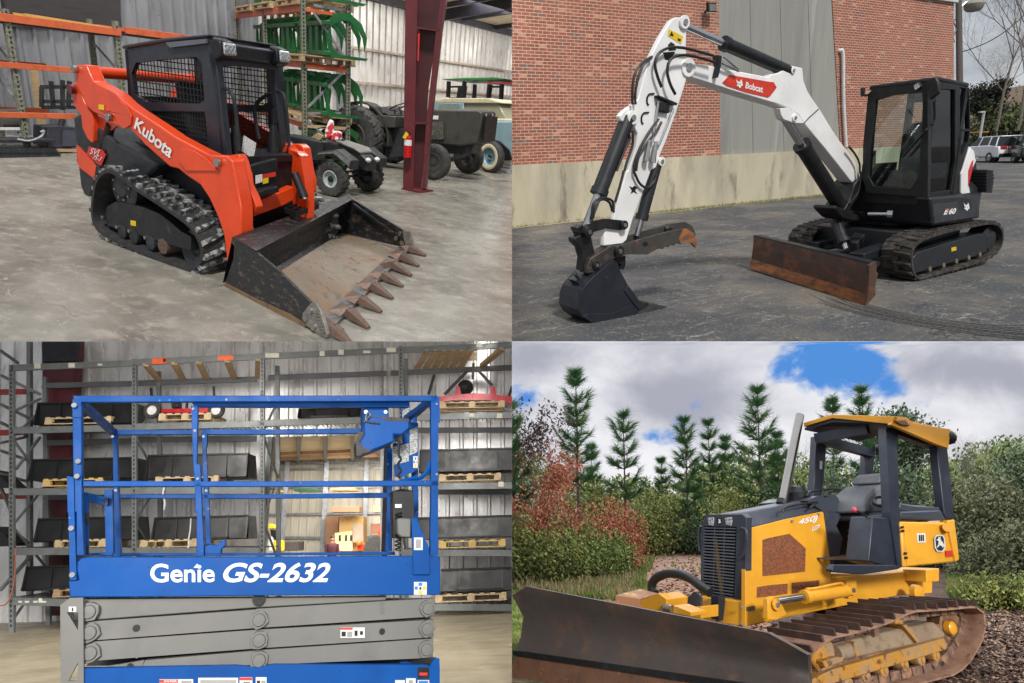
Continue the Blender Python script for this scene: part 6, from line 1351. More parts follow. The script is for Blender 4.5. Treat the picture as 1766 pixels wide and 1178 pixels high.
BE=[((19,i_((75,160))[0][1]),(229,i_((905,128))[0][1]),.13),((233,i_((930,122))[0][1]),(450,j_((35,82))[0][1]),.13),((454,j_((60,80))[0][1]),(689,j_((985,40))[0][1]),.13),((693,j_((1015,38))[0][1]),(900,589),.13),
 ((19,i_((95,590))[0][1]),(229,i_((905,572))[0][1]),.13),((233,i_((940,565))[0][1]),(452,i_((1765,545))[0][1]),.13),((454,j_((60,540))[0][1]),(623,j_((735,520))[0][1]),.13),((720,j_((1115,500))[0][1]),(900,j_((1765,482))[0][1]),.13),
 ((19,i_((100,1012))[0][1]),(229,i_((905,1008))[0][1]),.13),((233,i_((930,1004))[0][1]),(452,i_((1765,1002))[0][1]),.13),((755,j_((1258,975))[0][1]),(900,j_((1765,968))[0][1]),.13),
 ((19,k_((120,248))[0][1]),(229,k_((905,245))[0][1]),.13),((233,k_((930,245))[0][1]),(452,k_((1765,245))[0][1]),.13),((690,l_((1000,258))[0][1]),(900,l_((1765,262))[0][1]),.12),
 ((19,k_((120,590))[0][1]),(229,k_((905,612))[0][1]),.13),((690,l_((1000,632))[0][1]),(900,l_((1765,638))[0][1]),.12)]
for a,b_,th in BE:
    beamt(a,b_,th)
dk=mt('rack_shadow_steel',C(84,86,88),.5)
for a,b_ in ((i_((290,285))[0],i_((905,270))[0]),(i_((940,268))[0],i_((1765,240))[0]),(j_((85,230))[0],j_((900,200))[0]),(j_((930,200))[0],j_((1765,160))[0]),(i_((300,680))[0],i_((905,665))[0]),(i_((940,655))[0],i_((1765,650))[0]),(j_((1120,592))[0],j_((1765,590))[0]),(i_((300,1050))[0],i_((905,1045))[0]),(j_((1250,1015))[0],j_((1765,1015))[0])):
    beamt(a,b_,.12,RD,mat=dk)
# wire decks on the shelves
for a,b_,th in (BE[4],BE[5],BE[7],BE[8],BE[9],BE[10],BE[11],BE[12],BE[13],BE[14],BE[15],BE[6]):
    A_=RK.at(a); B_=RK.at(b_); m=MB(); n=max(3,int((B_-A_).length/.09))
    for k in range(n+1):
        p=A_+(B_-A_)*k/n+V((0,0,.004)); q_=p+DN*RD; q_.z=p.z; m.beam(p,q_,.012,.012)
    for s in (.25,.5,.75): m.beam(A_+DN*RD*s,B_+DN*RD*s,.02,.012)
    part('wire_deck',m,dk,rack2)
for nm,(x0,yy0,x1,yy1),mm in (('B',(1047,115,1150,155),mt('orange_tag',C(232,96,48),.5)),('',(1498,95,1607,130),mt('orange_tag',(0,0,0)))):
    o=part('orange_label',MB().prism([RK.at(p,.006) for p in i_((x0,yy1),(x1,yy1-6),(x1,yy0-2),(x0,yy0+4))],DN*.004),mm,rack2)
    if nm: text(o,'B',[RK.at(p,.012) for p in i_((1122,142),(1146,140),(1146,116),(1122,118))],blackm,0,.05)
for P in (('i',235,150,278,186),('i',470,147,514,180),('i',672,152,702,166),('j',65,80,160,110),('j',440,65,474,100),('j',568,55,606,90),('j',740,62,790,80),('j',900,42,965,72),('j',1520,12,1560,38),('j',1470,495,1505,520),('j',1660,495,1698,528),('j',1670,965,1708,1000),('k',125,612,150,625),('k',170,612,200,625),('k',228,612,258,625),('k',265,595,290,625),('k',290,612,318,625)):
    part('paper_label',MB().prism([RK.at(p,.008) for p in zz(P[0],(P[1],P[4]),(P[3],P[4]),(P[3],P[2]),(P[1],P[2]))],DN*.004),mt('old_paper_label',C(206,204,190),.7),rack2)
blk=mt('satin_black_bucket',C(22,22,24),.4,c2=C(36,35,34),s=3,amt=.6)
az2=math.atan2(RK.u.y,RK.u.x)
def lbucket(z,x0,y0_,x1,y1,label,dep=.15,vis=1.0):
    a=Pl(Q,RK.o+DN*dep,RK.u).at(zz(z,(x0,y1))[0]); b=Pl(Q,RK.o+DN*dep,RK.u).at(zz(z,(x1,y1))[0]); c=Pl(Q,RK.o+DN*dep,RK.u).at(zz(z,(x0,y0_))[0]); L=(b-a).length; h=c.z-a.z
    t=thing(Q,'loader_bucket',a,label,'bucket','black loader buckets on the rack',rz=az2)
    prof=[(-.03,0),(.02,-.02),(.05,.0),(.11,h*.97),(.55,h),(.55,h-.04),(.16,h-.05),(.08,.03),(.6,.02),(.6,-.02)]; kx=upat((a+b)/2).dot(RK.u)
    def shr(m):
        for v in m.v: v.x+=kx*v.z
        return m
    part('shell',shr(MB().prism([(0,d,zz_) for d,zz_ in prof],(L,0,0))),blk,t,bevel=.006)
    for x in (0,L-.025): part('end_plate',shr(MB().prism([(x-.006,-.04,0),(x-.006,.09,h*1.0),(x-.006,.58,h),(x-.006,.62,0)],(.03,0,0))),blk,t)
    for f in (.24,.78): part('seam_rib',shr(MB().beam((L*f,.02,.01),(L*f,.1,h*.96),.03,.02)),blk,t)
    part('lip',MB().bb((L*.2,-.05,-.01),(L*.8,.04,.03)),blk,t)
    part('top_edge',shr(MB().beam((0,.1,h),(L,.1,h),.05,.03)),blk,t)
    return t
names=[('i',235,420,905,572,'black bucket on the second shelf at the far left bay'),('i',195,812,920,955,'black bucket on the third shelf at the far left bay'),('i',1002,782,1700,945,'black bucket on the third shelf right of the second upright, with a red smear'),
 ('k',238,48,925,205,'black bucket on the fourth shelf at the far left bay'),('k',1045,42,1700,198,'black bucket on the fourth shelf with a white strap hanging down'),('k',155,382,900,540,'dusty black bucket on the lowest shelf at the left'),
 ('j',290,455,725,525,'black bucket seen under the top rail over the opening'),('j',1125,745,1820,898,'black bucket on the third shelf at the right bay'),('l',1110,42,1820,188,'black bucket on the fourth shelf at the right bay'),('l',1270,402,1820,550,'black bucket on the lowest shelf at the right bay, above the long pale pallet')]
for n_ in names: lbucket(*n_)
def palr(z,x0,x1,y1,label,mat,dep=.1):
    pl=Pl(Q,RK.o+DN*dep,RK.u); a=pl.at(zz(z,(x0,y1))[0]); b=pl.at(zz(z,(x1,y1))[0]); c=(a+b)/2+DN*.42; c.z=a.z
    return pallet(Q,'wooden_pallet',c,az2,label,'pallets on the bucket rack',mat,L=(b-a).length,Wp=.85,H=.15)
yel=mt('yellowish_pallet_wood',C(206,176,112),.75,c2=C(160,124,70),s=8,amt=.6)
for a in (('i',305,760,572,'pallet under the bucket on the second shelf at the far left',woodl),('i',290,700,1000,'pallet under the third shelf bucket at the far left',yel),('i',1065,1500,985,'pallet under the bucket with the red smear',woodl),('k',370,725,250,'pallet under the fourth shelf bucket at the far left',woodl),('k',960,1350,250,'pallet under the strapped bucket',woodl),('k',360,900,590,'pallet on the lowest shelf at the left',wood),
  ('j',1262,1690,965,'pallet under the third shelf bucket at the right',woodl),('l',1262,1720,252,'yellow pallet under the fourth shelf bucket at the right',yel),('l',1235,1728,625,'long pale pallet under the lowest bucket at the right',woodl),('i',1090,1450,545,'pallet carrying the small red seeder',woodl),('j',1265,1715,462,'pallet carrying the red mower at the right',woodl)): palr(*a)
# timber cross pieces and a pallet on the top shelf
for k,(xa,xb,ya,yb) in enumerate(((985,1110,160,270),(1180,1275,150,262),(1350,1440,145,260),(1545,1630,135,255),(1760,1790,125,250))):
    A_=RK.at(i_((xa+20,ya))[0]); B_=Pl(Q,RK.o+DN*RD,RK.u).at(i_((xb-15,yb))[0]); single(Q,'timber_bearer',MB().beam(A_,B_,.12,.06),wood,['first','second','third','fourth','fifth'][k]+' dark timber bearer from the left across the top shelf','timber','timber bearers on the top shelf')
t=thing(Q,'wooden_pallet',RK.at(j_((1300,150))[0]),'broken wooden pallet lying on the top shelf over the red mower','pallet')
for k in range(6):
    A_=RK.at(j_((1190+k*58,60))[0],.0)+V((0,0,.0)); B_=Pl(Q,RK.o+DN*RD,RK.u).at(j_((1110+k*60,185))[0]); part('board',MB().beam(A_,B_,.13,.03),wood,t)
for s in (.15,.55,.9): part('runner',MB().beam(RK.at(j_((1180,62))[0])+DN*RD*s+V((0,0,.04)),RK.at(j_((1520,50))[0])+DN*RD*s+V((0,0,.04)),.05,.08),woodl,t)
A_=RK.at(j_((1700,50))[0]); B_=Pl(Q,RK.o+DN*RD,RK.u).at(j_((1560,165))[0]); single(Q,'timber_bearer',MB().beam(A_,B_,.14,.07),wood,'brown timber bearer on the top shelf right of the broken pallet','timber')
rmow=mt('mower_red',C(186,24,44),.3,coat=.4)
def rp(z,x,y,d=0): return Pl(Q,RK.o+DN*d,RK.u).at(zz(z,(x,y))[0])
t=thing(Q,'mower_deck',rp('j',1500,405,.4),'bright red mower deck with a black three point hitch on the right shelf','mower')
part('deck',MB().prism([rp('j',x,y,.2) for x,y in ((1180,432),(1230,400),(1270,378),(1500,355),(1560,358),(1765,378),(1765,425),(1600,402),(1350,405),(1250,425))],DN*.6),rmow,t,bevel=.01)
for a,b_ in (((1480,180),(1300,365)),((1520,185),(1630,305)),((1500,150),(1495,260)),((1765,310),(1745,375)),((1230,230),(1190,365))):
    part('hitch_bar',MB().beam(rp('j',*a,.4),rp('j',*b_,.4),.06,.06),blackm,t)
c=rp('j',1445,315,.35); part('gearbox',MB()._lathe(c,RK.n,[(-.12,.05),(-.1,.16),(.0,.17),(.05,.1),(.1,.06),(.12,0)],16),blackm,t)
for x in (1390,1630): part('bracket',MB().prism([rp('j',x-20,370,.3),rp('j',x+25,370,.3),rp('j',x+15,310,.3),rp('j',x-10,305,.3)],DN*.08),rmow,t)
t=thing(Q,'seeder',rp('i',1280,480,.4),'small red seeder with two wheels on a pallet behind the top rail','seeder')
part('hopper',MB().prism([rp('i',x,y,.2) for x,y in ((1110,465),(1450,455),(1450,490),(1110,490))],DN*.5),rmow,t,bevel=.01)
for x in (1050,1490):
    wheel(t,rp('i',x,475,.2),RK.n,.17,.09,white_d,0,.55)
mb=MB(); 
for a,b_ in (((1190,460),(1200,400)),((1200,420),(1290,410)),((1285,460),(1290,400)),((1480,430),(1470,310)),((1050,440),(1040,320))): mb.beam(rp('i',*a,.3),rp('i',*b_,.3),.04,.04)
part('frame',mb,blackm,t); part('engine_block',MB().prism([rp('i',x,y,.3) for x,y in ((1175,415),(1230,410),(1225,455),(1180,458))],DN*.2),blackm,t,bevel=.02)
st_=MB(); P=[rp('k',x,y,-.06) for x,y in ((1315,45),(1310,120),(1300,180),(1295,250))]; hose(st_,P,.012); single(Q,'strap',st_,mt('white_strap',C(210,212,214),.7),'thin white strap hanging over the front of the bucket','strap')
st_=MB(); P=[rp('i',x,y,-.06) for x,y in ((1130,1005),(1122,1060),(1135,1110),(1128,1160))]; hose(st_,P,.016); single(Q,'strap',st_,mt('white_strap',(0,0,0)),'thin white strap dangling below the third shelf beam','strap')
part('red_smear',MB().prism([rp('i',x,y,.08) for x,y in ((1042,800),(1052,800),(1048,828),(1038,826))],DN*-.003),red_d,rack2) if False else None
# wall behind
WD=1.75; wo=RK.o+DN*WD; WPl=Pl(Q,wo,RK.u)
wallb=mt('ribbed_pale_steel',C(222,220,220),.33,.35,c2=C(150,146,144),s=2.5,amt=.6,c3=C(122,116,112),s3=3.5,lo3=.6,hi3=.76,st=(1,1,.25))
def wx(px,py=900): p=WPl.at((px,py)); return (p-wo).dot(RK.u)
def upw(P):
    a=P+V((0,0,0)); L=camxf(Q)@(P+V((0,0,2))); px=883+FPX*L.x/-L.z; a=WPl.at((px,620)); b=WPl.at((px,1000)); return (a-b)/(a.z-b.z)
bw=thing(Q,'shed_wall',wo,'ribbed pale steel wall of the shed behind the bucket racks','wall')
xL=wx(-60)-1; xa=wx(461); xb=wx(660); xR=wx(883)+3; zt=WPl.at((560,752)).z
part('sheeting',ribbed(MB(),wo+RK.u*xL,RK.u,-DN,xa-xL,0,7.5,pitch=.3,d=.05,upf=upw),wallb,bw,smooth=0)
part('sheeting',ribbed(MB(),wo+RK.u*xb,RK.u,-DN,xR-xb,0,7.5,pitch=.3,d=.05,upf=upw),wallb,bw,smooth=0)
part('sheeting',ribbed(MB(),wo+RK.u*(xa),RK.u,-DN,xb-xa,zt,7.5,pitch=.3,d=.05,upf=upw),wallb,bw,smooth=0)
part('door_jamb',MB().par(wo+RK.u*xb,RK.u*.12,-DN*.1,(0,0,zt)),blackm,bw); part('door_jamb',MB().par(wo+RK.u*(xa-.1),RK.u*.1,-DN*.1,(0,0,zt)),rs,bw)
c0=wx(71,620); c1=wx(133,620); c2=wx(80,1040); c3=wx(106,1040)
mb=MB().prism([WPl.at(p,.5) for p in ((71,540),(136,540),(125,690),(104,1062),(82,1062))],DN*.3)
single(Q,'steel_column',mb,mt('dark_maroon_steel',C(84,26,34),.5,c2=C(62,20,26),s=3),'dark maroon tapered steel column behind the left bay of the rack','column')
mb=MB(); mb.prism([WPl.at(p,.6) for p in i_((290,-40),(540,-40),(518,135),(290,138))],DN*.1); single(Q,'black_panel',mb,blackm,'matt black panel fixed on top of the maroon column','panel')
# side rack at the far left
sr=thing(Q,'pallet_rack',RK.at((5,1040)),'end of another grey rack with red beams at the far left edge','rack')
for (a,b_) in (((0,60),(125,150)),((0,230),(280,365)),((0,430),(215,535)),((0,555),(190,650)),((0,750),(200,820)),((0,910),(190,965)),((0,990),(80,1178))):
    part('brace',MB().beam(rp('i',*a,.2),rp('i',*b_,.9),.04,.05),rs,sr)
for (a,b_) in (((105,475),(280,395)),((110,880),(275,660)),((0,700),(190,655))): part('brace',MB().beam(rp('i',*a,.2),rp('i',*b_,.9),.04,.05),rs,sr)
for y in (350,630,1068): part('beam',MB().beam(rp('i',-60,y,1.2),rp('i',185,y-5,1.2),.05,.12),mt('rack_red',C(140,40,36),.5),sr)
for (x0,yb) in ((205,1178),): part('upright',MB().beam(rp('i',205,0,1.1),rp('k',205,600,1.1),.1,.08),rs,sr)
part('brace',MB().beam(rp('k',0,540,.0),rp('k',215,300,.5),.06,.05),rs,sr)
mb=MB(); hose(mb,[rp('k',x,y,-.1) for x,y in ((108,250),(100,450),(70,590),(30,640),(-20,645))],.012); single(Q,'cable_loop',mb,mt('orange_cable',C(168,92,70),.6),'thin orange cable drooping from the left upright to the floor','cable')
mb=MB(); mb.prism([rp('i',x,y,.1) for x,y in ((-60,880),(0,930),(75,1000),(40,1010),(-60,1000))],DN*.5); single(Q,'loader_bucket',mb,blk,'black bucket corner poking in at the left edge, upper one','bucket')
mb=MB(); mb.prism([rp('k',x,y,.1) for x,y in ((-60,100),(0,135),(85,210),(80,235),(-60,240))],DN*.5); single(Q,'loader_bucket',mb,blk,'black bucket corner poking in at the left edge, lower one','bucket')
# room beyond the opening
FD=16.0; fo_=RK.o+DN*FD; FPl=Pl(Q,fo_,RK.u)
def fx_(z,x,y,d=0): return Pl(Q,fo_-DN*d,RK.u).at(zz(z,(x,y))[0])
farw=mt('far_ribbed_wall',C(206,200,184),.5,c2=C(176,170,154),s=2,st=(1,1,.3))
a=(FPl.at((430,900))-fo_).dot(RK.u); b_=(FPl.at((700,900))-fo_).dot(RK.u)
fw_=thing(Q,'shed_wall',fo_,'pale ribbed far wall of the next bay seen through the opening','wall')
part('sheeting',ribbed(MB(),fo_+RK.u*(a-2),RK.u,-DN,b_-a+4,0,8,pitch=.35,d=.04),farw,fw_,smooth=0)
mb=MB()
for y in (845,885,1010): mb.beam(fx_('j',60,y,.1),fx_('j',900,y-12,.1),.12,.1)
part('girt',mb,colg,fw_); mb=MB(); mb.beam(fx_('l',60,20,.1),fx_('l',900,5,.1),.12,.1); mb.beam(fx_('l',60,175,.1),fx_('l',480,178,.1),.12,.1); part('girt',mb,colg,fw_)
for x in (195,472,752): p=fx_('l',x,0,.2); mb=MB().bb((p.x-.1,p.y-.05,0),(p.x+.1,p.y+.1,5.5)); part('wall_column',mb,colg,fw_)
mb=MB(); mb.prism([fx_('j',x,y,0) for x,y in ((60,830),(900,800),(900,560),(60,560))],-DN*.05) if False else None
rf=thing(Q,'shed_roof',fo_,'sloping insulated ceiling of the next bay seen through the opening','roof')
p1=fx_('j',60,815,0); p2=fx_('j',900,785,0); q1=Pl(Q,wo+DN*.4,RK.u).at(j_((60,600))[0]); q2=Pl(Q,wo+DN*.4,RK.u).at(j_((900,560))[0])
part('insulation',MB().add([p1,p2,q2,q1,p1+V((0,0,.1)),p2+V((0,0,.1)),q2+V((0,0,.1)),q1+V((0,0,.1))],[(0,1,2,3),(4,5,6,7),(0,1,5,4),(2,3,7,6)]),mt('pale_insulation',C(196,182,160),.8),rf,smooth=0)
mb=MB()
for t_ in (.1,.28,.5,.72,.94): mb.beam(p1+(p2-p1)*t_-V((0,0,.12)),q1+(q2-q1)*t_-V((0,0,.12)),.12,.2)
part('rafter',mb,dk,rf); mb=MB()
for t_ in (.15,.4): mb.beam(p1+(q1-p1)*t_-V((0,0,.1)),p2+(q2-p2)*t_-V((0,0,.1)),.1,.12)
part('purlin',mb,mt('pink_timber',C(190,150,120),.7),rf)
cbx=mt('carton_tan',C(206,170,110),.8,c2=C(170,136,84),s=2); cby=mt('brown_board',C(150,112,84),.8)
def farbox(z,x0,y0_,x1,y1,d,mat,nm,label,cat,group=None):
    t=thing(Q,nm,fx_(z,x0,y1,d),label,cat,group); pl=Pl(Q,fo_-DN*d,RK.u); o=part('body',MB().plate(pl,zz(z,(x0,y1),(x1,y1),(x1,y0_),(x0,y0_)),1.0),mat,t,bevel=.01); return t,pl
t,pl=farbox('l',575,30,740,268,2,cbx,'cardboard_stack','tall tan stack of boxed goods in the middle of the far bay','boxes'); part('front_panel',MB().plate(pl,l_((545,145),(665,130),(665,268),(545,268)),.2,.3),mt('pale_carton',C(214,196,150),.7),t)
for x in (572,615,650): part('printed_mark',MB().plate(pl,l_((x,160),(x+14,158),(x+14,200),(x,202)),.01,.31),blackm,t)
part('corrugated_side',MB().plate(pl,l_((668,85),(740,83),(740,205),(668,210)),.05,.32),mt('grey_board',C(164,150,130),.7),t)
farbox('l',480,30,568,268,1,cby,'brown_crate','tall brown crate left of the boxed goods in the far bay','crate')
farbox('l',165,205,288,268,3,mt('dark_mesh_box',C(70,66,66),.6),'mesh_container','low dark mesh container beside the yellow lift in the far bay','container')
farbox('l',790,80,862,150,2,mt('brown_timber_stack',C(150,110,84),.8),'timber_stack','brown timber stack beside the orange tractor in the far bay','timber')
farbox('j',520,1135,712,1175,3,cby,'timber_stack','bundle of reddish timber on the high shelf in the far bay','timber')
farbox('j',510,1008,680,1025,3,yel,'wooden_pallet','pale pallet on the topmost shelf in the far bay','pallet')
farbox('j',262,1012,420,1030,3,green,'green_implement','small green implement on a pallet on the far top shelf','implement')
farbox('j',85,1015,150,1033,3,yel,'wooden_pallet','small pale pallet at the left end of the far top shelf','pallet')
farbox('j',805,1130,868,1175,3,wood,'timber_stack','short timber bundle at the right end of the far high shelf','timber')
t=thing(Q,'forklift',fx_('l',120,268,4),'yellow and white stand-up forklift at the left of the far bay','forklift'); pl=Pl(Q,fo_-DN*4,RK.u)
part('body',MB().plate(pl,l_((85,165),(122,160),(125,272),(85,272)),1.0),wd_,t,bevel=.03); part('cover',MB().plate(pl,l_((118,190),(157,200),(157,272),(120,272)),.8),mt('forklift_yellow',C(226,190,40),.5),t,bevel=.03)
part('mast',MB().plate(pl,l_((100,120),(150,130),(158,185),(150,200),(105,165)),.3),blackm,t); part('overhead_guard',MB().plate(pl,l_((85,80),(118,88),(122,112),(85,118)),.6),mt('forklift_yellow',(0,0,0)),t,bevel=.02)
t=thing(Q,'orange_tractor',fx_('l',800,265,3),'orange loader tractor parked at the right of the far bay','tractor'); pl=Pl(Q,fo_-DN*3,RK.u)
part('body',MB().plate(pl,l_((695,245),(715,225),(760,215),(800,235),(830,180),(845,130),(860,85),(866,90),(866,265),(700,265)),.8),red,t,bevel=.02); part('engine',MB().plate(pl,l_((765,160),(838,155),(835,215),(770,220)),.3,.2),mt('engine_grime',(0,0,0)),t,bevel=.02)
part('wheel',MB().cyl(pl.at(l_((835,262))[0],.3),pl.at(l_((835,262))[0],.8),.5,20),tyre_m,t); part('lamp',MB().sph(pl.at(l_((712,215))[0],.1),.12),mt('orange_plastic',(0,0,0)),t)
# distant person in dark clothes, back turned
pp_=fx_('l',525,268,5); pp_.z=0; top=fx_('l',528,165,5).z; H=top; k=H/1.75
pe_=thing(Q,'person',pp_,'distant person in a dark maroon top and dark trousers walking in the far bay','person')
def P3(x,y,z): return V((pp_.x,pp_.y,0))+V((x*k,y*k,z*k))
mb=MB()
for s in (-1,1): mb.tube([P3(.09*s,.06*s,.03),P3(.09*s,.03*s,.48),P3(.08*s,0,.88)],[.05*k,.065*k,.095*k],8)
for s in (-1,1): mb.tube([P3(.2*s,0,1.42),P3(.25*s,-.02,1.12),P3(.24*s,-.1,.88)],[.055*k,.045*k,.035*k],8)
mb.tube([P3(0,0,.84),P3(0,0,1.0),P3(0,0,1.25),P3(0,0,1.42),P3(0,0,1.5),P3(0,0,1.53)],[.15*k,.15*k,.18*k,.19*k,.08*k,.055*k],12); mb.sph(P3(0,0,1.64),(.085*k,.095*k,.12*k))
part('body',mb,mt('skin_tone',C(170,120,96),.6),pe_,smooth=1.2)
mb=MB(); mb.tube([P3(0,0,.9),P3(0,0,1.25),P3(0,0,1.43),P3(0,0,1.5)],[.165*k,.195*k,.205*k,.09*k],12)
for s in (-1,1): mb.tube([P3(.19*s,0,1.43),P3(.25*s,-.02,1.14)],[.07*k,.055*k],8)
part('shirt',mb,mt('maroon_shirt',C(70,26,34),.8),pe_,smooth=1.2); mb=MB()
for s in (-1,1): mb.tube([P3(.09*s,.06*s,.06),P3(.09*s,.03*s,.48),P3(.08*s,0,.92)],[.065*k,.08*k,.11*k],8)
part('trousers',mb,mt('dark_trousers',C(44,42,48),.8),pe_); part('hair',MB().sph(P3(0,.01,1.68),(.092*k,.1*k,.1*k)),blackm,pe_)
area(Q,(-3.2,5.5,4.3),(-3.0,7.5,1.5),4,1.5,280,nm='ceiling_lamp'); area(Q,(2.2,3.8,3.7),(2.0,5.8,1.0),4,1.5,220,nm='ceiling_lamp'); area(Q,(-.5,-2.0,2.1),(-.3,.3,1.4),2.5,.8,40,nm='ceiling_lamp')
lc_=fo_-DN*6+V((0,0,4.2)); area(Q,lc_,lc_+V((0,.5,-3)),6,6,1500,nm='ceiling_lamp')
# =====================================================================  BOTTOM RIGHT: yellow crawler dozer in a young pine wood
Q='BR'
def m_(*p): return zz('m',*p)
def n_(*p): return zz('n',*p)
def o_(*p): return zz('o',*p)
def p_(*p): return zz('p',*p)
# sky: a far backdrop that bends over the clearing
def camp(x,y,z): return INVQ[Q]@V((x,y,-z))
SK=170.0
prof=[(-45,SK),(-20,SK),(-4,SK),(-1.2,SK*.985),(-.03,SK*.93)]; prof2=[(-.03,SK*.93),(-.03,SK*.8),(-.02,90),(-.012,40),(-.004,18),(-.001,6.5)]
vs=[];fs=[];nx=12
for y,z in prof:
    for i in range(nx+1): vs.append(camp(-2+(z*1.15+2)*i/nx,y,z))
for r in range(len(prof)-1):
    for i in range(nx): a=r*(nx+1)+i; fs.append((a,a+1,a+nx+2,a+nx+1))
skm=bpy.data.materials.new('cloudy_sky'); skm.use_nodes=True; N=skm.node_tree; n=N.nodes; L=N.links; n.remove(n['Principled BSDF'])
em=n.new('ShaderNodeEmission'); L.new(em.outputs[0],n['Material Output'].inputs[0]); em.inputs[1].default_value=1.0
tcc=n.new('ShaderNodeTexCoord')
def nz_(sc,st,det=8,ro=.58,off=(0,0,0),dist=.4):
    mp=n.new('ShaderNodeMapping'); mp.inputs['Scale'].default_value=st; mp.inputs['Location'].default_value=off; L.new(tcc.outputs['Object'],mp.inputs[0]); k=n.new('ShaderNodeTexNoise'); k.inputs['Scale'].default_value=sc; k.inputs['Detail'].default_value=det; k.inputs['Roughness'].default_value=ro; k.inputs['Distortion'].default_value=dist; L.new(mp.outputs[0],k.inputs[0]); return k.outputs[0]
def ma(op,a,b):
    k=n.new('ShaderNodeMath'); k.operation=op; k.use_clamp=False
    for i,x in enumerate((a,b)):
        if isinstance(x,(int,float)): k.inputs[i].default_value=x
        else: L.new(x,k.inputs[i])
    return k.outputs[0]
def mr(v,a,b,c=0,d=1,sm=True):
    k=n.new('ShaderNodeMapRange'); k.interpolation_type='SMOOTHSTEP' if sm else 'LINEAR'
    for i,x in enumerate((a,b,c,d)): k.inputs[i+1].default_value=x
    L.new(v,k.inputs[0]); return k.outputs[0]
def blob(px,py,rx,ry):
    """soft opening in the cloud deck at a fixed place on the dome"""
    c=camp((px-883)/FPX*SK,(589-py)/FPX*SK,SK)-skyb; mp=n.new('ShaderNodeMapping'); mp.vector_type='TEXTURE'; mp.inputs['Location'].default_value=c
    R3=INVQ[Q].to_3x3(); e=R3.to_euler(); mp.inputs['Rotation'].default_value=e; mp.inputs['Scale'].default_value=(rx/FPX*SK,ry/FPX*SK,60)
    L.new(tcc.outputs['Object'],mp.inputs[0]); g=n.new('ShaderNodeTexGradient'); g.gradient_type='SPHERICAL'; L.new(mp.outputs[0],g.inputs[0]); return g.outputs[1]
nn_=len(vs); skyb=V((sum(v.x for v in vs)/nn_,sum(v.y for v in vs)/nn_,min(v.z for v in vs)))
base=nz_(.04,(1,1,1.3),11,.6,(3,0,4),.2)
op=blob(1455,628,150,78)
for a in ((1530,660,110,70),(1400,600,70,40),(1122,752,60,26),(900,690,60,34)): op=ma('MAXIMUM',op,ma('MULTIPLY',blob(*a),.55))
bl=mr(ma('ADD',op,ma('MULTIPLY',ma('SUBTRACT',base,.5),2.6)),.2,.62)
shade=mr(ma('ADD',nz_(.024,(1,1,1.5),11,.58,(11,2,0),.25),ma('MULTIPLY',ma('MAXIMUM',ma('MAXIMUM',blob(1180,690,260,75),blob(960,610,260,60)),blob(1690,640,170,60)),-.26)),.2,.66)
cl=n.new('ShaderNodeMix'); cl.data_type='RGBA'; L.new(shade,cl.inputs[0]); cl.inputs[6].default_value=(*C(172,174,188),1); cl.inputs[7].default_value=(*C(246,246,250),1)
bc=n.new('ShaderNodeMix'); bc.data_type='RGBA'; L.new(bl,bc.inputs[0]); L.new(cl.outputs[2],bc.inputs[6]); bc.inputs[7].default_value=(*C(84,146,222),1); L.new(bc.outputs[2],em.inputs[0])
def skys(): pass
vs2=[];fs2=[]
for y,z in prof2:
    for i in range(nx+1): vs2.append(camp(-2+(z*1.15+2)*i/nx,y,z))
for r in range(len(prof2)-1):
    for i in range(nx): a=r*(nx+1)+i; fs2.append((a,a+1,a+nx+2,a+nx+1))
zen=bpy.data.materials.new('zenith_glow'); zen.use_nodes=True; zn=zen.node_tree.nodes; ze=zn.new('ShaderNodeEmission'); zn.remove(zn['Principled BSDF']); ze.inputs[0].default_value=(.93,.95,1,1); ze.inputs[1].default_value=2.3; zen.node_tree.links.new(ze.outputs[0],zn['Material Output'].inputs[0])  # overhead sky sheet out of view, its glow raised to light the trees
struct(Q,'sky',MB().add(vs2,fs2),zen,smooth=0)
sk_=part('sky',MB().add(vs,fs),skm,None,q=Q,smooth=0); sk_.matrix_world=GX[Q]@M.Translation(skyb); 
sk_.data.transform(M.Translation(V(sk_['_b'])-skyb)); sk_['_b']=tuple(skyb); tag(sk_,kind='structure')
# ground
mul=mt('brown_mulch_ground',C(88,66,54),.95,c2=C(58,44,38),s=2.2,lo=.42,hi=.6,c3=C(150,124,100),s3=26,lo3=.56,hi3=.66,bump=1.0,bs=28,dt=10)
struct(Q,'ground',MB().prism([(12,12,-.02),(12,-260,-.02),(-260,-260,-.02),(-260,60,-.02)],(0,0,.02)),mul,smooth=0)
pth=mt('leaf_littered_path',C(168,136,118),.95,c2=C(128,98,84),s=3,lo=.4,hi=.62,c3=C(186,160,142),s3=24,lo3=.54,hi3=.64,bump=.6,bs=20,dt=10)
P=[on(Q,q,2,.004) for q in [(1112,929),(1175,927),(1215,934),(1330,960),(1330,1100),(1150,1060),(1105,1010),(1118,975),(1128,948)]]
struct(Q,'path',MB().prism(P,(0,0,.004)),pth,smooth=0)
lit=mt('grassy_litter',C(112,104,74),.95,c2=C(86,92,54),s=1.6,lo=.4,hi=.6,c3=C(146,112,88),s3=6,lo3=.52,hi3=.66,bump=.8,bs=24,dt=10)
P=[on(Q,q,2,.004) for q in [(830,975),(1000,952),(1100,944),(1122,950),(1112,978),(1098,1010),(1145,1062),(1100,1075),(1150,1178),(830,1178)]]
struct(Q,'verge',MB().prism(P,(0,0,.003)),lit,smooth=0)
def gp(px,py): return on(Q,(px,py),2,0)
def gd(px,Z): p=at_depth(Q,(px,886),Z); p.z=0; return p
G1=mt('fresh_green_cover',C(106,126,56),.8,c2=C(140,150,84),s=1.2,lo=.45,hi=.6,c3=C(70,88,44),s3=3,lo3=.55,hi3=.65)
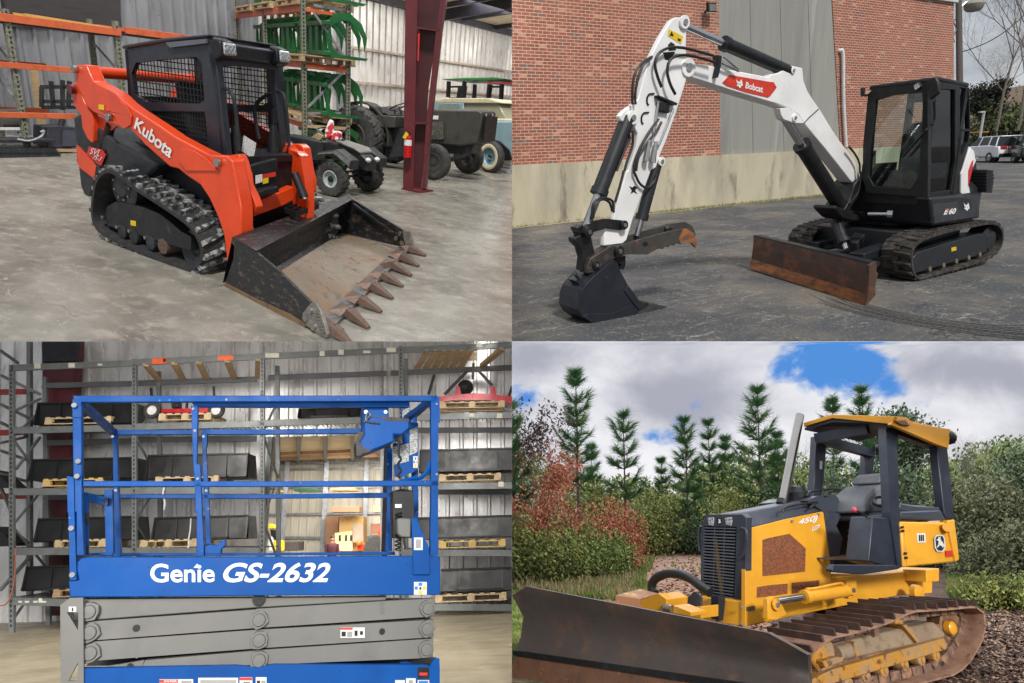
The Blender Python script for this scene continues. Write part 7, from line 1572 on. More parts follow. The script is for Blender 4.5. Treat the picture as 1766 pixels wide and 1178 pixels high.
G2=mt('dry_straw',C(166,146,108),.85,c2=C(126,96,74),s=3); RL=mt('red_autumn_leaves',C(168,92,70),.8,c2=C(190,124,90),s=5,lo=.42,hi=.6,c3=C(96,56,44),s3=3,lo3=.56,hi3=.66)
# chips, litter and low growth (uncountable)
rn=random.Random(5)
def scatter(name,mat,n,region,hfun,wfun,flat=False,label=None):
    mb=MB()
    for _ in range(n):
        px,py=region(); p=gp(px,py); d=(p-INVQ[Q].translation).length; h=hfun(d)*rn.uniform(.4,1.3); w=wfun(d)
        a=rn.random()*6.28; l=V((math.cos(a),math.sin(a),0))
        if flat:
            s=V((-l.y,l.x,rn.uniform(-.5,.5)))*w; t=l*h+V((0,0,rn.uniform(0,.5)*h)); z=V((0,0,.012)); mb.add([p+z-s,p+z+s,p+z+s+t,p+z-s+t],[(0,1,2,3)])
        else:
            for k in range(3):
                a+=2.1; l=V((math.cos(a),math.sin(a),0)); s=V((-l.y,l.x,0))*w; t=l*h*.5*rn.random()+V((0,0,h)); mb.add([p-s,p+s,p+s*.5+t*.7+l*h*.1,p+t],[(0,1,2,3)])
    return tag(part(name,mb,mat,None,q=Q,smooth=0),kind='stuff')
chipm=mt('pale_wood_chips',C(166,140,118),.9,c2=C(104,76,62),s=6,lo=.4,hi=.6)
def reg(poly_):
    x0=min(p[0] for p in poly_);x1=max(p[0] for p in poly_);y0_=min(p[1] for p in poly_);y1=max(p[1] for p in poly_)
    def f():
        while True:
            x=rn.uniform(x0,x1); y=rn.uniform(y0_,y1); ins=False
            for i in range(len(poly_)):
                a=poly_[i]; b=poly_[i-1]
                if (a[1]>y)!=(b[1]>y) and x<(b[0]-a[0])*(y-a[1])/(b[1]-a[1])+a[0]: ins=not ins
            if ins: return x,y
    return f
scatter('wood_chips',chipm,6500,reg([(1640,1040),(1790,1035),(1790,1190),(1560,1190),(1600,1150),(1700,1110)]),lambda d:.05,lambda d:.012,True)
scatter('wood_chips',mt('dark_bark_chips',C(62,44,38),.9),3500,reg([(1640,1040),(1790,1035),(1790,1190),(1560,1190),(1600,1150),(1700,1110)]),lambda d:.06,lambda d:.015,True)
scatter('leaf_litter',mt('dead_leaves',C(160,118,92),.9,c2=C(120,78,60),s=4),5200,reg([(880,960),(1110,935),(1215,935),(1330,960),(1330,1100),(880,1100)]),lambda d:.09,lambda d:.035,True)
scatter('low_plants',G1,7000,reg([(880,985),(960,975),(1085,955),(1120,962),(1105,985),(1100,1010),(1110,1040),(960,1030),(884,1012)]),lambda d:.16,lambda d:.03)
scatter('grass',G1,3200,reg([(880,955),(1095,950),(1105,960),(1085,975),(960,985),(880,990)]),lambda d:.4,lambda d:.02)
scatter('dry_grass',G2,1500,reg([(880,960),(1080,950),(1100,985),(1095,1040),(884,1025)]),lambda d:.25,lambda d:.012)
scatter('grass',G1,40,reg([(1150,945),(1215,948),(1215,1000),(1150,980)]),lambda d:.14,lambda d:.03)
scatter('leaf_litter',mt('pinkish_litter',C(170,134,114),.9,c2=C(134,98,82),s=4),2600,reg([(1085,925),(1215,930),(1330,960),(1330,1100),(1110,1075),(1080,1000)]),lambda d:.09,lambda d:.04,True)
scatter('grass',G1,700,reg([(1092,945),(1132,935),(1128,975),(1112,1000),(1130,1050),(1098,1040)]),lambda d:.16,lambda d:.025)
scatter('leafy_cover',G1,2500,reg([(878,1015),(905,1020),(905,1130),(878,1160)]),lambda d:.12,lambda d:.03)
scatter('weeds',G1,6000,reg([(1640,1000),(1790,990),(1790,1042),(1700,1046),(1640,1036)]),lambda d:.2,lambda d:.02)
scatter('weeds',mt('pink_flower_heads',C(172,104,96),.8),160,reg([(1640,1000),(1790,990),(1790,1040),(1700,1044),(1640,1034)]),lambda d:.22,lambda d:.012)
# woodland mass far off
wood_m=mt('far_wood_olive',C(128,140,80),.85,c2=C(88,110,68),s=.35,lo=.42,hi=.58,c3=C(176,170,94),s3=.9,lo3=.55,hi3=.68)
mb=MB(); st=MB()
for k in range(120):
    px=860+k*8+rn.uniform(-6,6); Z=rn.uniform(40,62); b=gd(px,Z); 
    hy=812+28*math.sin(px*.013)+rn.uniform(-22,18)+ (18 if 1120<px<1180 else 0)- (30 if px>1560 else 0); top=at_depth(Q,(px,hy),Z).z
    st.tube([b,b+V((0,0,top*.8))],[.12,.04],4,caps=False)
    for _ in range(330):
        t=rn.random()**.75; r_=(1.9-1.1*t)*(.4+.6*rn.random()); a=rn.random()*6.28
        leaf(mb,b+V((math.cos(a)*r_,math.sin(a)*r_,top*t)),rn.uniform(.1,.24),rn)
mb.v+= [];
wd=single(Q,'woodland',mb,wood_m,'x','x',smooth=0); 
for k_ in ('label','category'): del wd[k_]
tag(wd,kind='stuff')
# pines
ndl=mt('pine_needles',C(88,132,76),.7,c2=C(58,104,62),s=1.2,lo=.4,hi=.6,c3=C(148,168,102),s3=2.2,lo3=.56,hi3=.7)
def pine(px,Z,ytop,label,seed,whorl=9,wid=.22,low=.35,nper=20,nl=.4):
    rn=random.Random(seed); b=gd(px,Z); top=at_depth(Q,(px+rn.uniform(-2,2),ytop),Z); H=top.z; t=thing(Q,'pine_tree',b,label,'pine tree','young pines behind the dozer')
    tr=MB(); lv=MB(); P=[]
    for i in range(9): f=i/8; P.append(V((b.x+(top.x-b.x)*f+rn.gauss(0,.03)*H*.05,b.y+(top.y-b.y)*f+rn.gauss(0,.03)*H*.05,H*f)))
    tr.tube(P,[.011*H*(1-.86*i/8) for i in range(9)],7)
    def at(f): k=min(7,int(f*8)); return P[k]+(P[k+1]-P[k])*(f*8-k)
    def tuft(p,d,L_):
        for _ in range(nper):
            s=V((rn.gauss(0,1),rn.gauss(0,1),rn.gauss(0,.8))); dd=(d*1.1+s*.62).normalized(); w=dd.orthogonal().normalized()*.012*Z/26; o=p-d*L_*.5*rn.random()
            lv.add([o-w,o+w,o+dd*L_*rn.uniform(.7,1.15)],[(0,1,2)])
    whorl=max(6,int(whorl*.9))
    for k in range(whorl):
        f=min(.985,low+(.97-low)*(k+rn.uniform(-.3,.3))/(whorl-1)); c=at(f); n=rn.choice((4,5,5,6)); a0=rn.random()*6.28; span=H*wid*(1.08-f)**.75*(.55 if f>.93 else 1)*(.75 if f<low+.08 else 1)
        for j in range(n):
            a=a0+j*6.28/n+rn.uniform(-.3,.3); l=span*rn.uniform(.45,1.2); d=V((math.cos(a),math.sin(a),0)); up=rn.uniform(.25,.9)+f*.5
            q1=c+d*l*.5+V((0,0,l*up*.35)); q2=c+d*l*.9+V((0,0,l*up*.95)); tr.tube([c,q1,q2],[.0035*H,.0026*H,.0012*H],4,caps=False)
            for u in (.38,.54,.7,.85,1.0):
                p=c+(q1-c)*u*2 if u<.5 else q1+(q2-q1)*((u-.5)*2); e=(d+V((0,0,.5+u*.7))).normalized(); tuft(p,e,nl*(.8+.3*u))
            if l>.7:
                for s in (-1,1):
                    e=(d*.7+V((-d.y,d.x,0))*s*.7+V((0,0,.5))).normalized(); m=q1+e*l*.32; tr.tube([q1,m],[.002*H,.001*H],3,caps=False); tuft(m,e,nl*.95); tuft(q1+e*l*.16,e,nl*.8)
    for u in (.0,.03,.06,.1): tuft(at(1-u*.8),V((0,0,1)),nl*1.15)
    part('trunk',tr,barkb,t,smooth=.9); part('crown',lv,ndl,t,smooth=0); return t
pine(994,27,636,'tallest pine with a long bare trunk at the left of the clearing',1,10,.20,.42,22,.45)
pine(1073,30,711,'slim pine with a bare lower trunk, second from the left',2,8,.25,.4,22,.45)
pine(1181,32,722,'dense pine left of the pair that stands over the path end',3,10,.2,.25,24,.45)
pine(1222,35,724,'paler pine standing right beside the dense one over the path end',4,9,.19,.28,22,.45)
pine(1305,30,668,'big spreading pine just left of the chrome exhaust stack',5,11,.24,.25,24,.5)
pine(1434,34,682,'pine top showing over the left side of the yellow canopy',6,8,.17,.4,22,.45)
pine(1486,33,670,'broad pine top rising behind the middle of the yellow canopy',7,9,.2,.4,24,.5)
pine(880,24,700,'half hidden pine at the left border of the clearing',8,10,.22,.3,24,.45)
pine(1140,44,792,'small distant pine left of the dense pine',9,8,.2,.2,24,.5)
pine(1250,42,752,'distant dark pine between the paler pine and the big spreading pine',10,9,.2,.2,24,.55)
pine(1020,42,770,'distant pine behind the gap between the first two pines',11,9,.22,.15,24,.55)
pine(1340,38,745,'pine partly behind the exhaust stack',12,9,.2,.2,26,.5)
# broadleaf and bare trees
oakm=mt('dark_oak_leaves',C(96,116,84),.75,c2=C(62,80,56),s=5,lo=.42,hi=.6,c3=C(118,126,92),s3=3,lo3=.58,hi3=.7)
bare_tree(Q,gd(1537,34),at_depth(Q,(1537,674),34).z*.8,'round leafy tree top right of the pine tops over the canopy',None,41,barkb,oakm,.11,6,4,.5,.02,name='oak_tree',spread=.4)
bare_tree(Q,gd(905,24),at_depth(Q,(905,660),24).z*.8,'thin pale tree with sparse dark leaves at the upper left','thin bare trees by the wood',42,barkg,mt('sparse_dark_leaves',C(84,66,60),.8),.07,2,4,.5,.016)
bare_tree(Q,gd(925,23),at_depth(Q,(925,740),23).z*.8,'white stemmed sapling among the red shrubs','thin bare trees by the wood',43,mt('white_bark',C(176,166,150),.85),RL,.06,2,4,.45,.018)
bare_tree(Q,gd(965,33),at_depth(Q,(965,720),33).z*.8,'grey leafless tree behind the tallest pine','thin bare trees by the wood',44,barkg,None,.06,2,4,.5,.018)
bare_tree(Q,gd(1318,36),at_depth(Q,(1316,640),36).z*.82,'leafless tree rising above the big spreading pine','thin bare trees by the wood',45,barkg,None,.06,2,4,.4,.016)
bare_tree(Q,gd(1690,22),at_depth(Q,(1690,705),22).z*.82,'tall leafless tree against the cloud at the right','thin bare trees by the wood',46,barkg,None,.06,2,4,.38,.016)
# shrubs: many leafy shoots of unequal length rising from one base
def bush(q,base,rad,h,label,mat,n,ls,seed):
    rn=random.Random(seed); t=thing(q,'shrub',base,label,'shrub','shrubs at the edge of the wood'); b=V(base); lv=MB(); st=MB(); ns=46
    for i in range(ns):
        a=rn.random()*6.28; rr=rn.random()**.6; H=h*(rn.uniform(.35,1.0) if i>6 else rn.uniform(.9,1.12))*(1-.35*rr); d=V((math.cos(a),math.sin(a),0)); p0=b+d*rad*.45*rr; p1=b+d*rad*.8*rr+V((0,0,H*.5)); p2=b+d*rad*rr*rn.uniform(.8,1.25)+V((rn.gauss(0,.08)*h*.4,rn.gauss(0,.08)*h*.4,H))
        st.tube([p0,p1,p2],[.016+.004*h,.012,.004],3,caps=False); m=int(n/ns*(.4+H/h)); s_=.055*h+.08
        for _ in range(m):
            u=rn.random()**.7; p=(p0+(p1-p0)*u*2) if u<.5 else (p1+(p2-p1)*(u*2-1)); sp=s_*(1.35-.75*u)*(1 if u>.25 else .5); leaf(lv,p+V((rn.gauss(0,sp),rn.gauss(0,sp),rn.gauss(0,sp*.8))),ls*rn.choice((.6,.8,1,1,1.3,1.7)),rn)
    for v in lv.v:
        if v.z<b.z+.02: v.z=b.z+.02+abs(v.z-b.z)*.2
    part('stems',st,barkb,t); part('foliage',lv,mat,t,smooth=0); return t
olive=mt('grey_olive_leaves',C(128,132,96),.8,c2=C(86,92,62),s=5,lo=.42,hi=.6,c3=C(146,142,112),s3=2.6,lo3=.55,hi3=.7); yg=mt('yellow_green_leaves',C(150,154,82),.8,c2=C(98,114,60),s=5,lo=.42,hi=.6,c3=C(164,150,70),s3=3,lo3=.6,hi3=.7)
dkg=mt('deep_green_leaves',C(82,102,66),.8,c2=C(54,74,46),s=5,lo=.42,hi=.6,c3=C(84,104,58),s3=3,lo3=.58,hi3=.7)
def sh(px,Z,ytop,wpx,label,mat,n,ls,seed,lobes=9):
    b=gd(px,Z); h=at_depth(Q,(px,ytop),Z).z; r_=wpx/2/FPX*Z*1.1; return bush(Q,b,r_,h,label,mat,int(n*1.35),ls*.62,seed)
for a in ((905,21,835,90,'red leaved shrub at the left border behind the pale sapling',RL,5000,.07,51),(955,21,812,90,'tallest red autumn shrub, below the tallest pine',RL,5500,.07,52),(1015,22,850,95,'red autumn shrub right of the tallest pine trunk',RL,5000,.07,53),(1065,23,850,80,'orange red shrub beside the path, farthest right of the red ones',RL,5000,.07,54),
 (890,20,870,90,'light green bush at the left border under the red shrub',yg,4500,.07,55),(950,19.5,885,100,'light green bush under the tallest pine trunk',yg,4500,.07,56),(1010,20,892,100,'bright green low bush in front of the red shrubs',G1,4500,.07,57),(1055,21,905,60,'green bush at the left side of the path',G1,3500,.07,58),
 (1030,30,800,90,'yellow green sapling mass between the first two pines',yg,5000,.1,59),(1115,32,815,110,'yellow green bushes behind the slim second pine',yg,5000,.1,60),(1160,34,850,100,'deep green bush closing the path end, left',dkg,5000,.1,61),(1215,32,870,110,'deep green bush closing the path end, right',dkg,5000,.1,62),(1270,30,800,110,'mid green bushes right of the paler pine',yg,5000,.1,63),(1330,28,840,100,'dark shrub behind the dozer hood',dkg,5000,.1,64),
 (1225,30,895,60,'low green bush right of the path beside the radiator grille',dkg,3500,.08,65),(1375,26,840,60,'brown leaved shrub behind the exhaust stack',RL,2500,.07,66),
 (1450,22,770,120,'leafy green shrub seen between the front canopy posts',oakm,6500,.09,67),(1500,21,830,110,'lower olive shrub behind the dozer seat',olive,5500,.08,68),(1590,20,755,110,'tall shrub seen between the near canopy posts',oakm,7000,.09,69),
 (1660,18,790,110,'brownish shrub right of the rear canopy post',olive,7000,.075,70),(1720,17,800,110,'grey green shrub below the tall leafless tree',olive,7500,.075,71),(1770,18,740,110,'blue green tree-like shrub at the right border',oakm,7500,.08,72),(1700,15,905,150,'wispy green thicket behind the rear of the track',olive,7500,.06,73),(1775,14,880,120,'wispy thicket at the right border over the mulch',olive,7500,.06,74),(1640,19,880,80,'dim green thicket beside the rear fuel tank',dkg,5000,.07,75),(1668,11.5,978,60,'low leafy weed clump right behind the dozer track',yg,2600,.045,76),(1712,11.5,985,60,'low weed clump at the mulch edge, middle of three',dkg,2600,.045,77),(1755,11,982,66,'low weed clump at the mulch edge by the right border',yg,2600,.045,78)): sh(*a)

# ---------------------------------------------------------------- dozer
yel_=mt('construction_yellow',C(228,164,44),.45,c2=C(206,146,42),s=3,amt=.7,c3=C(120,84,40),s3=28,lo3=.69,hi3=.75,coat=.15)
slate=mt('slate_machine_plastic',C(56,61,72),.42,c2=C(76,80,90),s=4,amt=.5); navy=mt('dark_navy_paint',C(34,41,54),.45,c2=C(50,56,68),s=4,amt=.5)
rblade=mt('rusty_dozer_blade',C(88,80,77),.5,.25,c2=C(112,88,74),s=2.6,lo=.5,hi=.66,c3=C(84,78,76),s3=9,lo3=.52,hi3=.72,bump=.2,bs=40,dt=9)
redge=mt('brown_rusty_edge',C(118,84,64),.6,.1,c2=C(88,66,56),s=5,c3=C(150,108,80),s3=14,bump=.3); rtrack=mt('rusty_track_steel',C(120,96,84),.6,.1,c2=C(168,128,98),s=7,lo=.48,hi=.62,c3=C(58,50,50),s3=12,lo3=.55,hi3=.65,bump=.4)
mud=mt('dried_mud',C(158,138,114),.9,c2=C(112,92,72),s=8,bump=.6); ymud=mt('muddy_yellow',C(196,140,52),.6,c2=C(160,134,104),s=5,lo=.42,hi=.6,c3=C(100,66,44),s3=9,lo3=.56,hi3=.66,bump=.3)
DZ=thing(Q,'bulldozer',(0,0,0),'yellow crawler dozer with open canopy, chrome exhaust and a wide rusty blade','bulldozer')
bp0=V((3.0,-1.66,0)); bp1=V((2.41,2.01,0)); u_=(bp0-bp1).normalized(); 
BP=Pl(Q,bp0,-u_); BP=BP if BP.n.x>0 else Pl(Q,bp0,u_)
rows=[(o_((100,513))[0],p_((0,832))[0],0),(o_((0,572))[0],p_((275,985))[0],-.06),(o_((78,720))[0],p_((280,1075))[0],-.16),(o_((60,860))[0],p_((283,1180))[0],-.14),(o_((22,962))[0],p_((288,1262))[0],-.02)]
rows.insert(1,((o_((48,545))[0][0],o_((48,545))[0][1]),p_((140,908))[0],-.03))
NS=14; vs=[]; fs=[]
for a,b,off in rows:
    for i in range(NS+1): t=i/NS; vs.append(BP.at((a[0]+(b[0]-a[0])*t,a[1]+(b[1]-a[1])*t),off))
m=len(rows)
for r in range(m-1):
    for i in range(NS): a=r*(NS+1)+i; fs.append((a,a+1,a+NS+2,a+NS+1))
nb_=len(vs); bkv=BP.n*-.035; vs+= [v+bkv for v in vs]; fs+=[tuple(nb_+i for i in f) for f in fs]
for i in range(NS): fs.append((i,i+1,nb_+i+1,nb_+i))
for r in range(m-1): fs.append((r*(NS+1)+NS,(r+1)*(NS+1)+NS,nb_+(r+1)*(NS+1)+NS,nb_+r*(NS+1)+NS)); fs.append((r*(NS+1),(r+1)*(NS+1),nb_+(r+1)*(NS+1),nb_+r*(NS+1)))
part('blade',MB().add(vs,fs),rblade,DZ,smooth=1.0)
E_=[BP.at(o_((20,965))[0],.0),BP.at(p_((288,1262))[0],.0)]; F_=[BP.at(o_((-8,1140))[0],.06),BP.at(p_((292,1440))[0],.06)]
for f in F_: f.z=max(f.z,.0)
part('cutting_edge',MB().add([E_[0],E_[1],F_[1],F_[0],E_[0]+bkv,E_[1]+bkv,F_[1]+bkv,F_[0]+bkv],[(0,1,2,3),(4,5,6,7),(0,1,5,4),(1,2,6,5),(2,3,7,6),(3,0,4,7)]),redge,DZ)
part('edge_ledge',MB().beam(E_[0]+BP.n*.02,E_[1]+BP.n*.02,.03,.05),blackm,DZ)
part('blade_rib',MB().prism([BP.at(p_((0,832))[0],-.04),BP.at(p_((275,985))[0],-.1),BP.at(p_((283,1180))[0],-.3),BP.at(p_((140,1100))[0],-.4)],BP.n*-.05),rtrack,DZ)
# push frame behind the blade
xb=xp(Q,2.0)
tb=part('tilt_box',MB().plate(xb,o_((885,600),(1010,562),(1065,602),(1052,690),(885,690)),.3),yel_,DZ,bevel=.006)
part('tilt_box_side',MB().add([xb.at(o_((885,600))[0],.005),xb.at(o_((1010,562))[0],.005),xb.at(o_((885,530))[0],-.3),xb.at(o_((712,574))[0],.3),xb.at(o_((712,640))[0],.3),xb.at(o_((885,690))[0],.005)],[(0,1,2,3),(0,3,4,5)]),mt('rusty_yellow_plate',C(150,104,72),.6,c2=C(206,150,60),s=4,lo=.5,hi=.6),DZ)
part('frame_link',MB().plate(xb,o_((1110,642),(1232,690),(1230,720),(1110,700)),.2),yel_,DZ,bevel=.006); part('frame_link',MB().plate(xp(Q,1.7),o_((1180,662),(1300,652),(1300,735),(1190,720)),.25),yel_,DZ,bevel=.006)
part('ball_joint',MB().cyl(xb.at(o_((1060,665))[0]),xb.at(o_((1110,672))[0]),.05,14),steel,DZ)
mb=MB(); hose(mb,[xp(Q,1.75).at(p) for p in o_((985,560),(962,515),(985,462),(1060,426),(1150,428),(1230,460),(1300,512),(1365,555))],.05,10,6); part('hose_bundle',mb,hosem,DZ,smooth=1)
part('tow_plate',MB().plate(xp(Q,1.5),o_((1180,650),(1190,600),(1260,548),(1300,590),(1300,655)),.03),slate,DZ)
# hood and grille
gx=xp(Q,1.15); YH=gx.at(o_((1608,400))[0]).y; hy=yp(Q,YH)
bez=part('radiator_guard',MB().holes(gx,o_((1330,28),(1350,16),(1585,14),(1612,40),(1606,782),(1522,770),(1298,725),(1300,120)),[o_((1318,98),(1545,104),(1524,758),(1306,715))],.09),slate,DZ,bevel=.006)
part('radiator',MB().plate(gx,o_((1312,95),(1548,100),(1526,762),(1302,720)),.02,-.07),blackm,DZ)
mb=MB()
for k in range(30):
    t=(k+.5)/30; a=o_((1318-t*12,98+t*617))[0]; b=o_((1545-t*21,104+t*654))[0]; mb.beam(gx.at(a,-.02),gx.at(b,-.02),.02,.012)
for s in (.35,.65): mb.beam(gx.at(o_((1318+227*s,100))[0],-.03),gx.at(o_((1306+218*s,735))[0],-.03),.012,.012,up=(1,0,0))
part('grille_bars',mb,mt('grille_bar_grey',C(110,116,126),.4,.3),bez)
for x0,x1 in ((1345,1390),(1465,1515)): l_h=part('headlight',MB().plate(gx,o_((x0,40),(x1-4,36),(x1,60),(x1-6,95),(x0+8,88)),.01,.008),mt('clear_lens',(0,0,0)),bez,bevel=.003)
part('emblem',MB().plate(gx,o_((1412,40),(1442,40),(1442,78),(1427,88),(1412,78)),.006,.006),blackm,bez); part('emblem_mark',MB().plate(gx,o_((1420,78),(1424,60),(1420,48),(1432,50),(1436,76)),.003,.01),white_d,bez)
mb=MB(); hose(mb,[gx.at(p,.02) for p in o_((1565,325),(1590,300),(1615,230),(1612,130),(1580,110))],.016,8); part('grab_handle',mb,slate,DZ); mb=MB(); hose(mb,[gx.at(p,-.02) for p in o_((1300,95),(1288,130),(1288,230),(1298,270))],.016,8); part('grab_handle',mb,slate,DZ)
part('guard_column',MB().plate(xp(Q,1.3),o_((1370,575),(1420,582),(1425,748),(1372,735)),.1),navy,DZ)
hs_=part('hood_side',MB().plate(hy,o_((1608,118),(1765,80))+p_((120,50),(385,-5),(412,170),(436,350),(440,480),(430,640))+o_((1606,790)),.06),yel_,DZ,bevel=.006)
part('hood_side',MB().prism([V((1.1,-YH,.7)),V((1.1,-YH,1.5)),V((-.4,-YH,1.6)),V((-.4,-YH,.7))],(0,.05,0)),yel_,DZ)
rustv=mt('rusty_mesh_vent',C(142,82,48),.75,c2=C(104,62,40),s=40,lo=.46,hi=.54,bump=.4)
part('vent_mesh',MB().plate(hy,o_((1728,192),(1765,180))+p_((150,150),(262,250),(258,410),(0,438))+o_((1728,440)),.008,.008),rustv,hs_)
part('vent_mesh',MB().plate(hy,o_((1690,518),(1765,505))+p_((138,493),(136,562),(0,582))+o_((1688,590)),.008,.008),rustv,hs_); part('vent_mesh',MB().plate(hy,p_((168,488),(355,470),(355,545),(168,562)),.008,.008),rustv,hs_)
text(hs_,'450J',q4(yp(Q,YH+.006),'p',(206,100),(338,72),(350,18),(216,52)),white_l,.1,.03); text(hs_,'LGP',q4(yp(Q,YH+.006),'p',(303,132),(357,118),(362,84),(310,98)),white_l,.1,.03)
mb=MB()
for za,q_ in (('o',(1630,85)),('o',(1628,135)),('p',(165,62)),('p',(392,308)),('p',(348,18)),('o',(1580,770)),('o',(1582,660))): cap(mb,hy.at(zz(za,q_)[0],.005),(0,1,0),.016,.015,10)
part('bolts',mb,mt('bolt_grey',C(130,130,126),.5),DZ)
part('rating_plate',MB().plate(hy,o_((1615,655),(1672,645),(1675,675),(1616,684)),.004,.006),mt('plate_grey',C(96,84,62),.5),DZ)
top1=hy.at(o_((1608,118))[0]); top1.x-=.09; top2=hy.at(p_((385,-5))[0]); hz1=gx.at(o_((1600,16))[0]).z
part('hood_top',MB().add([top1+V((.05,0,0)),top2,V((top2.x,-YH,top2.z)),V((top1.x+.05,-YH,top1.z)),V((top1.x+.05,YH-.07,hz1+.02)),V((top2.x,YH-.09,top2.z+.16)),V((top2.x,-YH+.09,top2.z+.16)),V((top1.x+.05,-YH+.07,hz1+.02))],[(0,1,5,4),(4,5,6,7),(7,6,2,3),(0,4,7,3),(1,2,6,5),(0,3,2,1)]),slate,DZ,bevel=.02)
# stack and precleaner
yc=yp(Q,.02); a=yc.at(n_((105,1105))[0]); b=yc.at(n_((222,505))[0]); 
part('exhaust_stack',MB().tube([a,a+(b-a)*.02,a+(b-a)*.04,a+(b-a)*.985,b],[.065,.065,.055,.055,.053],20),mt('brushed_chrome',C(124,122,118),.3,1,rv=.05),DZ,smooth=.9); part('stack_base',MB().cyl(a-(b-a)*.03,a+(b-a)*.02,.075,18),blackm,DZ)
pa_=yp(Q,-.02).at(n_((200,1050))[0]); part('precleaner',MB()._lathe(pa_,(0,0,1),[(-.2,.08),(-.1,.1),(-.08,.15),(.02,.16),(.05,.13),(.09,.12),(.1,0)],20),blackm,DZ)
mb=MB(); hose(mb,[yp(Q,.3).at(p) for p in n_((270,1065),(300,1035),(400,1020),(490,1015),(490,1025),(420,1040),(405,1065))],.014); hose(mb,[yp(Q,.34).at(p) for p in n_((105,1178),(130,1140),(330,1105),(325,1120),(290,1150))],.014); part('hand_rail',mb,blackm,DZ)
# dash, platform, seat, tank
part('dash_console',MB().plate(yp(Q,YH+.012),n_((270,1095),(340,1065),(460,1055),(485,1075),(520,1178))+p_((520,0),(472,95),(516,182),(495,290),(458,345),(440,405),(436,350),(412,170),(388,0)),.74),slate,DZ,bevel=.02)
part('platform',MB().plate(yp(Q,1.0),p_((440,400),(455,362),(870,365),(932,378),(900,395),(650,432),(450,415)),.08),navy,DZ,bevel=.01)
mb=MB(); pz0=yp(Q,1.0).at(p_((650,370))[0]).z+.03
for k in range(7): mb.bb((-.75+k*.12,.2,pz0),(-.71+k*.12,.95,pz0+.02))
part('floor_grip',mb,mt('muddy_floor',C(90,76,66),.9),DZ)
part('side_console',MB().plate(yp(Q,.98),p_((722,28),(850,42),(932,378),(872,390),(692,340)),.28),navy,DZ,bevel=.015)
sb=part('seat_back',MB().plate(yp(Q,.62),n_((672,1110),(690,1060),(780,985),(840,975),(880,1178),(670,1178)),.5),mt('grey_seat_vinyl',C(104,106,112),.6),DZ,bevel=.03); part('headrest',MB().plate(yp(Q,.6),n_((772,975),(782,925),(815,902),(880,905),(890,975)),.4),mt('grey_seat_vinyl',(0,0,0)),sb,bevel=.03)
part('seat',MB().plate(yp(Q,YH+.03),p_((500,30),(540,15),(720,60),(720,110),(600,110),(560,80)),.1),blackm,DZ,bevel=.03)
mb=MB()
for k in range(5): mb.plate(yp(Q,YH+.04),p_((555,120+k*38),(700,115+k*38),(700,133+k*38),(555,140+k*38)),.02)
part('seat_suspension',mb,blackm,DZ,bevel=.01); part('seat_pedestal',MB().plate(yp(Q,YH+.01),p_((480,90),(715,80),(700,330),(470,345),(500,280),(512,185)),.02,-.25),mt('shade_black',C(16,17,20),.8),DZ); part('shade_panel',MB().plate(yp(Q,YH-.2),p_((430,60),(760,60),(760,350),(450,370)),.02),mt('shade_black',(0,0,0)),DZ)  # deep black stands for shade under the seat; the rear panel is added
mb=MB(); mb.tube([yp(Q,.9).at(n_((600,1160))[0]),yp(Q,.9).at(n_((640,1178))[0]),yp(Q,.9).at(p_((740,70))[0])],.012); part('control_lever',mb,blackm,DZ); part('lever_knob',MB().sph(yp(Q,.9).at(n_((597,1158))[0]),.03),mt('pink_knob',C(214,70,96),.4),DZ)
mb=MB(); hose(mb,[yp(Q,.85).at(p) for p in n_((730,1085),(735,1120),(800,1135),(840,1120),(835,1080),(760,1072),(730,1085))],.018); part('armrest_loop',mb,blackm,DZ)
part('tank_side',MB().plate(yp(Q,1.02),p_((916,66),(1240,72),(1286,55),(1322,330),(1294,345),(938,382)),.3),yel_,DZ,bevel=.02)
ty=yp(Q,1.03); tk=part('tank_door',MB().plate(ty,p_((942,92),(1082,92),(1110,355),(960,372)),.012),yel_,DZ,bevel=.003)
part('label_plate',MB().plate(ty,p_((1028,148),(1085,145),(1090,210),(1034,212)),.004,.006),wd_,tk)
for k in range(3): part('plate_print',MB().plate(ty,p_((1042+k*13,158),(1050+k*13,158),(1052+k*13,200),(1044+k*13,200)),.002,.011),blackm,tk)
mb=MB()
for x,y in ((930,105),(934,130),(952,285),(957,315)): mb.plate(ty,p_((x-8,y-8),(x+8,y-8),(x+8,y+8),(x-8,y+8)),.01,.008)
part('hinge',mb,blackm,tk)
bd=part('badge',MB().plate(ty,p_((1150,180),(1165,162),(1205,162),(1218,185),(1222,250),(1205,272),(1170,270),(1155,245)),.006,.004),navy,DZ,bevel=.002)
part('badge_rim',MB().holes(ty,p_((1148,178),(1163,159),(1207,159),(1221,183),(1225,252),(1207,275),(1168,273),(1152,247)),[p_((1154,182),(1167,166),(1203,166),(1215,187),(1218,249),(1203,268),(1172,266),(1159,244))],.004,.009),wd_,bd)
part('emblem_mark',MB().plate(ty,p_((1160,192),(1176,184),(1174,170),(1182,178),(1190,168),(1190,184),(1196,198),(1206,210),(1214,226),(1218,244),(1206,232),(1212,252),(1198,236),(1186,228),(1176,240),(1162,246),(1174,228),(1178,210),(1174,198)),.003,.012),wd_,bd)
part('red_decal',MB().plate(ty,p_((1225,268),(1272,265),(1276,306),(1230,310)),.003,.004),red_d,DZ); part('filler_cap',MB().cyl(ty.at(p_((1228,110))[0]),ty.at(p_((1238,105))[0],.08),.05,14),yel_,DZ)
part('rear_trim',MB().plate(yp(Q,1.05),p_((1240,60),(1288,52),(1322,330),(1295,342)),.1,.0),yel_,DZ,bevel=.01)
part('tank_top',MB().plate(yp(Q,1.0),p_((912,50),(905,20),(920,-5),(1195,-15),(1232,58)),.95),slate,DZ,bevel=.02)
